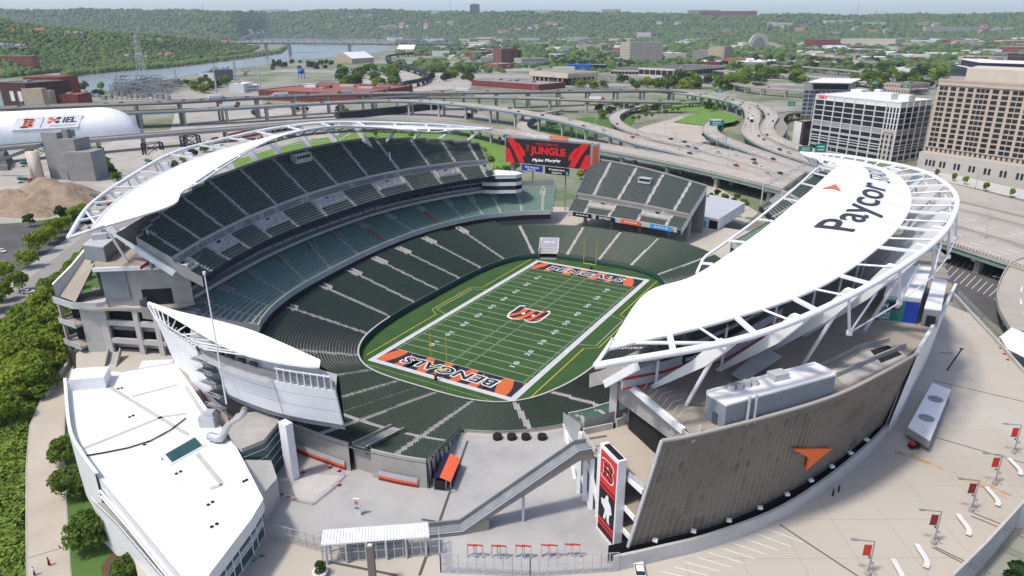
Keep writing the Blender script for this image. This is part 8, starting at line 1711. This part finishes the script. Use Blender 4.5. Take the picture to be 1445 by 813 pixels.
# ---------------------------------------------------------------- buildings of the far flats
t,A,B,C,D,h=bld('dark brick and red power house at the left edge by the river',(8,158),(45,160),117,60,'brick_dark','roof_dark',None)
for k in range(2): m=MB();wquad(m,A,B,GZ+14,GZ+26,.35+k*.3,.5+k*.3,.3);m.build('arched_window','bldg_white',t)
pblock('red_wing',(42,150),(92,150),109,40,'brick_red',t);pblock('tan_panel',(38,160),(66,160),125,10,'tan',t);pblock('tan_panel',(66,158),(76,158),128,10,'tan',t);pblock('tan_panel',(80,150),(94,150),114,8,'tan',t)
bld('low red brick annex beside the power house',(84,156),(113,156),134,30,'brick_red','terracotta')
# electrical substation
sst=thing('substation','grey steel electrical substation beside the river','substation',tuple(G(200,135,GZ)));
for r_ in range(5):
    for k in range(12):
        g=G(158+k*7.2+r_*2,141-r_*4,GZ);hh=random.uniform(12,22);m=MB();m.box((g[0],g[1],GZ),(1.0,1.0,hh));m.beam((g[0],g[1],GZ+hh),(g[0]+14,g[1]+10,GZ+hh),1.2);m.beam((g[0],g[1],GZ+hh*.7),(g[0]+14,g[1]+10,GZ+hh*.7),.9);m.beam((g[0],g[1],GZ+hh*.3),(g[0]+8,g[1]+6,GZ+hh),.6);m.build('bay_frame','grey_steel',sst)
for k in range(14): g=G(120+k*9,143-random.uniform(0,8),GZ);m=MB();m.box((g[0],g[1],GZ),(7,5,random.uniform(4,8)),.4);m.build('transformer','bldg_grey',sst)
def pylon(label,px,py,ytop):
    g=G(px,py,GZ);zt=zfor(g[:2],ytop);t=thing('power_pylon',label,'pylon',(g[0],g[1],GZ));w=(zt-GZ)*.09;m=MB()
    for sx_,sy_ in ((-1,-1),(1,-1),(1,1),(-1,1)): m.tube([(g[0]+sx_*w,g[1]+sy_*w,GZ),(g[0]+sx_*w*.15,g[1]+sy_*w*.15,zt)],.5,4)
    for k in range(9):
        f0,f1=k/9,(k+1)/9;w0,w1=w*(1-.85*f0),w*(1-.85*f1)
        for q in ((-1,-1,1,-1),(1,-1,1,1),(1,1,-1,1),(-1,1,-1,-1)): m.beam((g[0]+q[0]*w0,g[1]+q[1]*w0,GZ+(zt-GZ)*f0),(g[0]+q[2]*w1,g[1]+q[3]*w1,GZ+(zt-GZ)*f1),.45)
    m.build('lattice','lead',t);m=MB()
    for f in (.72,.84,.95): m.beam((g[0]-w*1.3,g[1]-w*.7,GZ+(zt-GZ)*f),(g[0]+w*1.3,g[1]+w*.7,GZ+(zt-GZ)*f),.6)
    m.build('cross_arm','lead',t)
pylon('tall lattice power pylon standing before the river',203,118,48);pylon('lattice power pylon beside the demolished works',334,119,85);pylon('lattice power pylon left of the demolished works',248,110,96);pylon('lattice power pylon on the flats behind the brick tower',755,72,50)
for k,(x,y,yt) in enumerate(((306,131,92),(368,129,92))): g=G(x,y,GZ);zt=zfor(g[:2],yt);t=thing('steel_pole','tall grey steel line pole, %s one before the brick warehouse' % ('left','right')[k],'pole',(g[0],g[1],GZ));m=MB();m.tube([(g[0],g[1],GZ),(g[0],g[1],zt)],1.3,8,r2=.8);m.build('shaft','lead',t);m=MB();m.beam((g[0]-4,g[1],zt-3),(g[0]+4,g[1],zt-3),.5);m.build('cross_arm','lead',t)
t,A,B,C,D,h=bld('ruined pale works half demolished beside the river',(282,114),(302,114),103,40,'bldg_white','roof_dark');pblock('dark_bay',(300,114),(330,113),99,40,'bldg_dark',t);m=MB();wquad(m,A,B,GZ+2,h-3,.3,.6,.3);m.build('doorway','dark_void',t)
for k in range(16):
    g=G(310+random.uniform(-14,50),110+random.uniform(-10,6),GZ)
    if k < 9: m=MB();[m.beam((g[0]+random.uniform(-20,20),g[1]+random.uniform(-12,12),GZ),(g[0]+random.uniform(-20,20),g[1]+random.uniform(-12,12),random.uniform(4,16)),random.uniform(.8,2)) for _ in range(7)];o=m.build('scrap_heap',random.choice(('bldg_dark','girder_brown','bldg_grey')),None);tag(o,'tangled dark scrap heap beside the ruined works','scrap heap','scrap heaps by the ruined works')
# brick warehouse with saw roof
t,A,B,C,D,h=bld('long red brick warehouse with a red roof behind the expressway',(366,141),(505,147),128,150,'brick_red','roof_red',(30,2,'brick_dark',.5,.5),parapet=1.0)
for k in range(7): q=A+(B-A)*(.1+k*.13)+(D-A)*random.uniform(.4,.9);m=MB();m.box((*q,h),(22,12,random.uniform(2,5)),.3);m.build('roof_box',random.choice(('bldg_white','brick_mid','lead')),t)
bld('white low shed beside the brick warehouse',(325,131),(345,131),119,40,'bldg_white','white_roof');bld('small white building with dark windows left of the brick warehouse',(345,130),(366,129),121,30,'bldg_white','white_roof',(6,2,'glass_dark'))
g=G(426,111,GZ);t=thing('water_tank','bright blue water tank on the brick warehouse','tank',(g[0],g[1],GZ));zt=zfor(g[:2],96);m=MB();m.cyl((g[0],g[1],zt*.45),6.5,zt*.45,16);m.build('tank','blue_paint',t,True);m=MB();m.cyl((g[0],g[1],zt*.9),6.5,zt*.12,16,.5);m.build('cap','blue_paint',t);[MB().box((g[0]+x,g[1]+y,GZ),(1,1,zt*.45)).build('leg','blue_paint',t) for x,y in ((-4,-4),(4,-4),(4,4),(-4,4))]
def shed(label,pl,pr,ytop,depth,mt='white_roof',wall='tan'):
    A=np.array(G2(*pl,GZ));B=np.array(G2(*pr,GZ));d=B-A;d /= np.linalg.norm(d);n=np.array((-d[1],d[0]));n=n if n@(A-cam2) > 0 else -n;t=thing('shed',label,'shed',(float(A[0]),float(A[1]),GZ));h=zfor(A,ytop);e=GZ+(h-GZ)*.45;C,D=B+n*depth,A+n*depth;M_,N_=(A+D)/2,(B+C)/2
    m=MB();m.prism([tuple(A),tuple(B),tuple(C),tuple(D)],GZ,e);m.add([(*A,e),(*D,e),(*M_,h)],[(0,1,2)]);m.add([(*B,e),(*C,e),(*N_,h)],[(0,1,2)]);m.build('wall',wall,t);m=MB();m.add([(*(A-n*1),e),(*(B-n*1),e),(*N_,h),(*M_,h),(*(C+n*1),e),(*(D+n*1),e)],[(0,1,2,3),(3,2,4,5)]);m.build('roof',mt,t);return t
shed('broad pale roofed salt shed by the river bend',(497,90),(528,88),74,70);shed('pale roofed shed farther along the river bend',(560,75),(584,75),63.5,80)
t,A,B,C,D,h=bld('dark brick tower building with pale stripes on the flats',(696,90),(710,91),68,50,'brick_mid','roof_grey',(3,9,'brick_dark',.7,.4));pblock('brick_wing',(708,91),(722,91),69.5,40,'brick_dark',t);pblock('pale_strip',(720,90),(724,90),70,30,'bldg_white',t);pblock('brick_wing',(723,90),(735,90),70.5,40,'brick_dark',t)
bld('low brick hall in front of the dark brick tower',(683,97),(703,98),90,60,'brick_mid','roof_grey');bld('pink stone low building right of the brick tower',(736,93),(773,92),83,50,'pale_stone','roof_grey',(12,2,'bldg_dark',.4,.5))
t,A,B,C,D,h=bld('long red brick warehouse with a flat grey roof',(666,121),(760,128),113.5,70,'brick_red','roof_grey',None);m=MB();wquad(m,A,B,GZ+1,h-4,.04,.3,.2);m.build('loading_bay','dark_red',t);[MB().box((*(A+(B-A)*s+(D-A)*.5),h),(14,10,3),-.3).build('roof_box','bldg_grey',t) for s in (.2,.45,.7)]
# modern pavilion with overhanging slab roof on columns
t,A,B,C,D,h=bld('modern pavilion with a broad overhanging roof slab on tall columns',(752,117),(800,121),107,70,'glass_dark','roof_grey',parapet=0)
cq=(A+C)/2;ov=[tuple(cq+(p-cq)*1.12) for p in (A,B,C,D)];m=MB();m.prism(ov,h,h+9);sl__=m.build('roof_slab','cream',t);m=MB();m.prism([tuple(cq+(p-cq)*1.08) for p in (A,B,C,D)],h+9,h+9.3);m.build('roof_top','roof_grey',t)
for k in range(9): q=A+(B-A)*k/8;q=cq+(q-cq)*1.06;m=MB();m.box((*q,GZ),(1.6,1.6,h-GZ));m.build('column','cream',t)
for k in range(7): q=B+(C-B)*k/6;q=cq+(q-cq)*1.06;m=MB();m.box((*q,GZ),(1.6,1.6,h-GZ));m.build('column','cream',t)
m=MB()
for k in range(40): q=B+(C-B)*k/39;q=cq+(q-cq)*1.125;m.box((*q,h+.4),(.9,.9,8.2))
m.build('fin','cream',t,kind='stuff');q=cq;m=MB();m.box((*q,h+9.3),(40,20,7),.5);m.build('penthouse','cream',t)
bld('bright blue flat hall behind the pavilion',(801,101),(833,101),91.5,40,'blue_paint','blue_paint');bld('dark blue hall right of the bright blue one',(830,100),(856,100),92,40,'navy','roof_grey')
t,A,B,C,D,h=bld('tan slab block with a dense grid of windows',(888,88.5),(934,87.5),60,60,'cream','roof_grey',(24,13,'bldg_dark',.5,.5))
# long parking roof
bld('long rooftop parking deck covered with parked cars',(862,106),(962,108),99,130,'cream','roof_dark',(20,1,'dark_void',.9,.6));bld('parking deck at the left of the interchange trees',(958,110),(1022,104),98,100,'cream','roof_dark',(14,1,'dark_void',.9,.6))
# half dome railway terminal
tm=thing('terminal','pale railway terminal with a huge half dome and stepped wings','building',tuple(G(1070,68,GZ)));A,B=np.array(G2(1040,69,GZ)),np.array(G2(1106,68.5,GZ));d=B-A;Lr=np.linalg.norm(d);d /= Lr;n=np.array((-d[1],d[0]));n=n if n@(A-cam2) > 0 else -n;c=A+d*Lr*.46;zt=zfor(c,46.5);rad=Lr*.215
arc=[(math.cos(a),math.sin(a)) for a in np.linspace(math.pi,0,25)];zb_=GZ+(zt-GZ)*.10;hh=zt-zb_;V0=[(*(c+d*rad*x),zb_+hh*y) for x,y in arc];rws=[]
for k in range(9): f=k/8;rws.append([(*(c+d*rad*x*math.sqrt(max(0,1-f*f*.98))+n*rad*1.25*f),zb_+hh*y*math.sqrt(max(0,1-f*f*.98))) for x,y in arc])
m=MB();m.grid(rws);m.build('half_dome','cream',tm,True)
m=MB();m.add([(*(c-d*rad),GZ)]+V0+[(*(c+d*rad),GZ)],[tuple(range(27))]);fr_=m.build('arch_front','pale_stone',tm)
ia=[(*(c+d*rad*.62*x-n*.6),zb_+hh*.68*y) for x,y in arc];m=MB();m.add(ia,[tuple(range(25))]);m.build('arch_window','glass_blue',fr_)
m=MB()
for k in range(-4,5): x=k/5*.6;m.beam((*(c+d*rad*x-n*1.2),zb_),(*(c+d*rad*x-n*1.2),zb_+hh*.66*math.sqrt(max(0,1-(x/.62)**2))),1.6)
m.build('window_mullion','pale_stone',fr_)
for s0_,s1_,f in ((0.0,.12,.22),(.12,.25,.40),(.67,.84,.35),(.84,1.0,.22),(-.15,0,.14),(1.0,1.2,.14)): m=MB();m.prism([tuple(A+d*Lr*s0_),tuple(A+d*Lr*s1_),tuple(A+d*Lr*s1_+n*rad*1.2),tuple(A+d*Lr*s0_+n*rad*1.2)],GZ,GZ+(zt-GZ)*f);m.build('wing','cream',tm)
bld('tan hotel slab left of the half dome terminal',(1001,85),(1020,85.5),66,60,'tan_stone','roof_grey',(8,9,'bldg_dark',.6,.4));bld('dark grey office block left of the tan hotel slab',(976,84),(1000,85),71,50,'bldg_grey','roof_grey',(8,5,'bldg_dark',.8,.5));bld('pink stone side wing of the tan hotel',(1021,85.5),(1031,84),67,50,'tan','roof_grey')
bld('row of terracotta roofed halls before the terminal',(1022,87),(1076,88),82.5,60,'terracotta','terracotta')
bld('dark red brick factory right of the terminal',(1150,67.5),(1184,67.5),56,200,'brick_red','roof_red',(12,3,'brick_dark',.5,.4));bld('long pale factory right of the dark red factory',(1185,66),(1262,67),55,200,'cream','roof_grey',(24,3,'bldg_grey',.5,.3));bld('orange tiled low hall in front of the pale factory',(1144,76),(1170,76),73,70,'tan','orange_sign' if 0 else 'terracotta')
bld('orange brick long building at the far right',(1408,78),(1470,79),66,120,'brick_mid','roof_grey',(18,3,'brick_dark',.5,.5));bld('dark brown tower block at the right edge behind the hall',(1415,110),(1437,112),76,40,'brick_dark','roof_dark',(6,6,'bldg_dark',.5,.5));bld('long flat white shed behind the green trees at the right',(1262,101),(1345,104),96,60,'bldg_white','white_roof');bld('pale flat shed on the right flats',(1304,81),(1352,82),75,90,'cream','white_roof',(10,1,'brick_mid',.8,.5));bld('brown low row before the tan block',(1282,134),(1310,132),119,40,'tan_stone','roof_dark',(12,2,'bldg_dark',.5,.5))
bld('white church hall with towers under the far ridge',(918,56.5),(940,55.5),46,120,'pale_stone','roof_grey');bld('long red brick mill under the far ridge',(808,54.5),(846,54),46.5,150,'brick_mid','roof_grey');bld('dark brick mill left of the red one under the far ridge',(768,55),(800,54.5),48,150,'brick_mid','roof_dark')
# elevated black coal train winding over the flats
trn=thing('freight_train','long black train winding across the far flats','train',tuple(G(600,105,6)));
tp=spline(np.array(px_path([(735,66.5,8),(690,68,8),(640,70.5,8),(590,74.5,8),(552,79,8),(546,84,8),(560,92,8),(585,99,8),(603,107,8),(595,114,8),(570,119,8),(566,124,8)])),150)
for i in range(len(tp)-1):
    a,b=tp[i],tp[i+1]
    m=MB();m.beam(tuple(a+(b-a)*.03+[0,0,1.5]),tuple(a+(b-a)*.97+[0,0,1.5]),7,6);m.build('wagon','train_black',trn)
for i in range(0,len(tp),5): m=MB();m.box((tp[i][0],tp[i][1],GZ),(5,3,6));m.build('trestle_bent','train_black',trn)
tp2=[G(476,163,4),G(560,155,4),(G(625,147,4))];tr2=thing('coal_conveyor','long black covered conveyor under the expressway','conveyor',tuple(tp2[0]));
for a,b in zip(tp2[:-1],tp2[1:]): m=MB();m.beam(tuple(a),tuple(b),8,7);m.build('gallery','train_black',tr2)
# lots and lanes of the flats
mat('lot_pale',(.36,.34,.31),.95,(.28,.265,.24),.02,detail=6);mat('lot_grey',(.20,.195,.19),.95,(.15,.148,.145),.02,detail=6)
rl=random.Random(11);k=0
for i in range(120):
    px=rl.uniform(420,1445);py=rl.uniform(58,125);g=G(px,py,GZ);D_=np.linalg.norm(g[:2]-cam2);w_=rl.uniform(40,130)*(D_/1500)**.5;l_=rl.uniform(60,220)*(D_/1500)**.5;a=rl.uniform(.2,.8);c,s=math.cos(a),math.sin(a);sheet('paved_lot',[(g[0]+x*c-y*s,g[1]+x*s+y*c) for x,y in ((-l_/2,-w_/2),(l_/2,-w_/2),(l_/2,w_/2),(-l_/2,w_/2))],GZ+.04+.004*i,rl.choice(('lot_pale','lot_grey','lot_pale','lawn')),None,(),'structure')
flat('goods_yard',[(430,125),(560,100),(660,98),(665,125),(560,131),(440,135)],GZ+.6,'gravel_pale');flat('goods_yard',[(240,185),(250,150),(480,148),(480,172),(330,180)],GZ+.04,'gravel_pale');flat('goods_yard',[(120,150),(240,128),(370,128),(370,150)],GZ+.04,'lot_pale');flat('goods_yard',[(455,160),(660,150),(700,170),(560,168)],GZ+.06,'lot_pale')
cols_w=('bldg_white','bldg_white','cream','pale_stone','bldg_grey','brick_mid','brick_red','tan','bldg_grey');cols_r=('white_roof','roof_grey','roof_grey','roof_dark','white_roof','roof_grey')
used=[(884,938,50,92),(690,740,60,100),(745,842,85,125),(1030,1115,55,90),(970,1034,60,90),(480,610,60,128),(1145,1262,50,70),(660,765,105,130)]
for i in range(300):
    px=rl.uniform(530,1460);py=57+(rl.random()**1.5)*38;
    if any(a < px < b and c < py < d_ for a,b,c,d_ in used): continue
    D_=np.linalg.norm(np.array(G2(px,py,GZ))-cam2);wpx=rl.uniform(9,34);hm=rl.uniform(6,15)*(D_/1800)**.5;A=G(px,py,GZ);yt=scr((A[0],A[1],GZ+hm))[1];w_=rl.choice(cols_w);r_=rl.choice(cols_r)
    bld('low %s building on the far industrial flats' % {'bldg_white': 'white','cream': 'cream','pale_stone': 'pale stone','bldg_grey': 'grey','brick_mid': 'brick','brick_red': 'red brick','tan': 'tan'}[w_],(px,py),(px+wpx,py+rl.uniform(-.3,.5)),yt,rl.uniform(30,80)*(D_/1800)**.5,w_,r_,None,group='low %s buildings on the flats' % {'bldg_white': 'white','cream': 'cream','pale_stone': 'pale stone','bldg_grey': 'grey','brick_mid': 'brick','brick_red': 'red brick','tan': 'tan'}[w_],parapet=0)
for i in range(26):
    px,py=rl.uniform(560,760),rl.uniform(98,126)
    if any(a < px < b and c < py < d_ for a,b,c,d_ in used): continue
    A=G(px,py,GZ);c_=rl.choice(('white','silver','grey','red'));car(c_,A[0],A[1],GZ+.7,rl.uniform(0,3),'%s vehicle parked in the goods yard beyond the expressway' % c_,'%s vehicles in the goods yard' % c_)
for i in range(46):
    px,py=rl.uniform(842,935),rl.uniform(108,117);A=G(px,py,GZ);c_=rl.choice(('white','silver','grey','red','black','blue'));car(c_,A[0],A[1],GZ+.7,.5+rl.choice((0,1.57)),'%s car in the lot beside the modern pavilion' % c_,'%s cars in the pavilion lot' % c_)
# trees of the flats: the nearest ones one by one, the rest as a mass
def tree_band(n,x0,x1,y0,y1,key,sc,label,group,seed,pw=1.0):
    r=random.Random(seed)
    for _ in range(n):
        px=r.uniform(x0,x1);py=y0+(y1-y0)*r.random()**pw;g=G(px,py,GZ);plant(key,g[0],g[1],GZ,label,group,sc*r.uniform(.75,1.25))
tree_band(28,940,1090,106,128,'mid',1.9,'green tree on the bank left of the far ramp','trees left of the far ramp',1);tree_band(26,1040,1130,100,120,'mid',1.8,'green tree behind the interchange','trees behind the interchange',2);tree_band(32,1200,1350,100,128,'mid',2.0,'green tree behind the white office block','trees behind the white office block',3)
tree_band(28,770,1000,117,127,'mid',1.5,'green tree along the expressway by the pavilion lot','trees by the pavilion lot',4);tree_band(26,480,560,98,124,'mid',1.9,'green tree beside the winding train','trees beside the winding train',5);tree_band(20,600,680,100,116,'mid',1.5,'green tree in the goods yard','trees in the goods yard',6);tree_band(22,380,480,88,100,'far',.9,'green tree on the near river bank','trees on the near river bank',7);tree_band(16,95,300,126,136,'mid',1.3,'green tree between the substation and the river','trees by the substation',8);tree_band(14,240,330,118,132,'mid',1.3,'olive green tree before the ruined works','trees before the ruined works',9);tree_band(10,330,480,150,168,'mid',.7,'small tree under the double-deck expressway','trees under the expressway',10)
def crown_mass(n,x0,x1,y0,y1,sc,label,seed,mt,rad=9.0,hgt=13):
    r=np.random.default_rng(seed);V0,Q0=crown_mesh('c',rad,hgt,260,rad*.38,12,seed,.0);VV,QQ=[],[]
    for k in range(n): g_=G(r.uniform(x0,x1),r.uniform(y0,y1),GZ);a=r.uniform(0,6.28);s=sc*r.uniform(.7,1.3);c,d=math.cos(a)*s,math.sin(a)*s;VV.append(np.column_stack([V0[:,0]*c-V0[:,1]*d,V0[:,0]*d+V0[:,1]*c,V0[:,2]*s])+g_);QQ.append(Q0+k*len(V0))
    o=np_mesh('tree_belt',np.vstack(VV),np.vstack(QQ),mt,None,kind='stuff');o['label']=label;o['category']='trees'
crown_mass(30,760,900,78,94,1.1,'lighter trees around the tan grid block',11,'leaf');crown_mass(26,760,900,78,94,1.1,'darker trees around the tan grid block',15,'leaf_dark');crown_mass(45,960,1300,82,98,1.1,'lighter trees of the belt before the terminal',12,'leaf');crown_mass(35,960,1300,82,98,1.1,'darker trees of the belt before the terminal',13,'leaf_dark')
rw=np.random.default_rng(3);PX=rw.uniform(560,1500,3200);PY=57+(rw.uniform(size=3200)**1.6)*46;g=np.array([G(x,y,GZ) for x,y in zip(PX,PY)])
# clump them
keep=np.array([mn.noise((p[0]*.004,p[1]*.004,9.0)) > -.18 for p in g]);g=g[keep]
for k,mt in enumerate(('wood_a','wood_b','wood_c')):
    P=g[k::3];n=len(P);s=rw.uniform(7,13,n)*np.clip(np.linalg.norm(P[:,:2]-cam2,axis=1)/2400,.7,1.5);V=ico[None]*(1+rw.normal(size=(n,11,1))*.2)*s[:,None,None]*np.array([1.25,1.25,.8])+np.array([0,0,1])*s[:,None,None]*.45+P[:,None,:];o=np_mesh('town_trees',V.reshape(-1,3),(icf[None]+(np.arange(n)*11)[:,None,None]).reshape(-1,3),mt,None,kind='stuff');o['label']='scattered trees among the far streets, one of three tints';o['category']='trees'
rb_=np.random.default_rng(8)
bk=np.array(bank);BP=[]
for k in range(900): u=rb_.uniform(0,len(bank)-1.001);i=int(u);f=u-i;x=bank[i][0]*(1-f)+bank[i+1][0]*f;y=bank[i][1]*(1-f)+bank[i+1][1]*f-rb_.uniform(0,3.5);BP.append(G(x,y,GZ+1))
P=np.array(BP);n=len(P);s=rb_.uniform(5,9,n);V=ico[None]*(1+rb_.normal(size=(n,11,1))*.2)*s[:,None,None]+np.array([0,0,1])*s[:,None,None]*.5+P[:,None,:];o=np_mesh('bank_trees',V.reshape(-1,3),(icf[None]+(np.arange(n)*11)[:,None,None]).reshape(-1,3),'wood_b',None,kind='stuff');o['label']='band of trees along the far river bank';o['category']='trees'
# ---------------------------------------------------------------- unused prototypes out, ordinals for look-alikes
def drop(o):
    for c in list(o.children): drop(c)
    bpy.data.objects.remove(o)
for L,k in TP.values():
    for p in L[k:]: drop(p)
for c,(p,k) in CARS.items():
    if k == 0: drop(p)
ORD=['first','second','third','fourth','fifth','sixth','seventh','eighth','ninth','tenth','eleventh','twelfth','thirteenth','fourteenth','fifteenth','sixteenth','seventeenth','eighteenth','nineteenth','twentieth']+['twenty-'+x for x in ('first','second','third','fourth','fifth','sixth','seventh','eighth','ninth')]+['thirtieth','thirty-first','thirty-second']
by={}
for o in SC.objects:
    if o.parent is None and 'label' in o and 'category' in o and o.get('kind') is None: by.setdefault(o['label'],[]).append(o)
for lb,L in by.items():
    if 1 < len(L) <= 32 and len(lb.split()) <= 12:
        L.sort(key=lambda o: scr(o.location)[0])
        for k,o in enumerate(L): o['label']=lb+', '+(ORD[k] if k < len(L)-1 else ('last' if len(L) > 2 else 'second'))+' from left' if k < len(L)-1 else lb+', rightmost'
# ---------------------------------------------------------------- haze
hz=MB();hz.add([(-13000,-900,-1.6),(13000,-900,-1.6),(13000,12500,-1.6),(-13000,12500,-1.6),(-13000,-900,420),(13000,-900,420),(13000,12500,420),(-13000,12500,420)],[(0,3,2,1),(4,5,6,7),(0,1,5,4),(1,2,6,5),(2,3,7,6),(3,0,4,7)])
hm=bpy.data.materials.new('haze');hm.use_nodes=True;ht=hm.node_tree;ht.nodes.clear();pv_=ht.nodes.new('ShaderNodeVolumePrincipled');ho=ht.nodes.new('ShaderNodeOutputMaterial');ht.links.new(pv_.outputs[0],ho.inputs['Volume']);pv_.inputs['Density'].default_value=HAZE;pv_.inputs['Color'].default_value=(.76,.88,1.0,1);pv_.inputs['Anisotropy'].default_value=0.2
MT['haze']=hm;hz.build('haze','haze',None,kind='stuff')
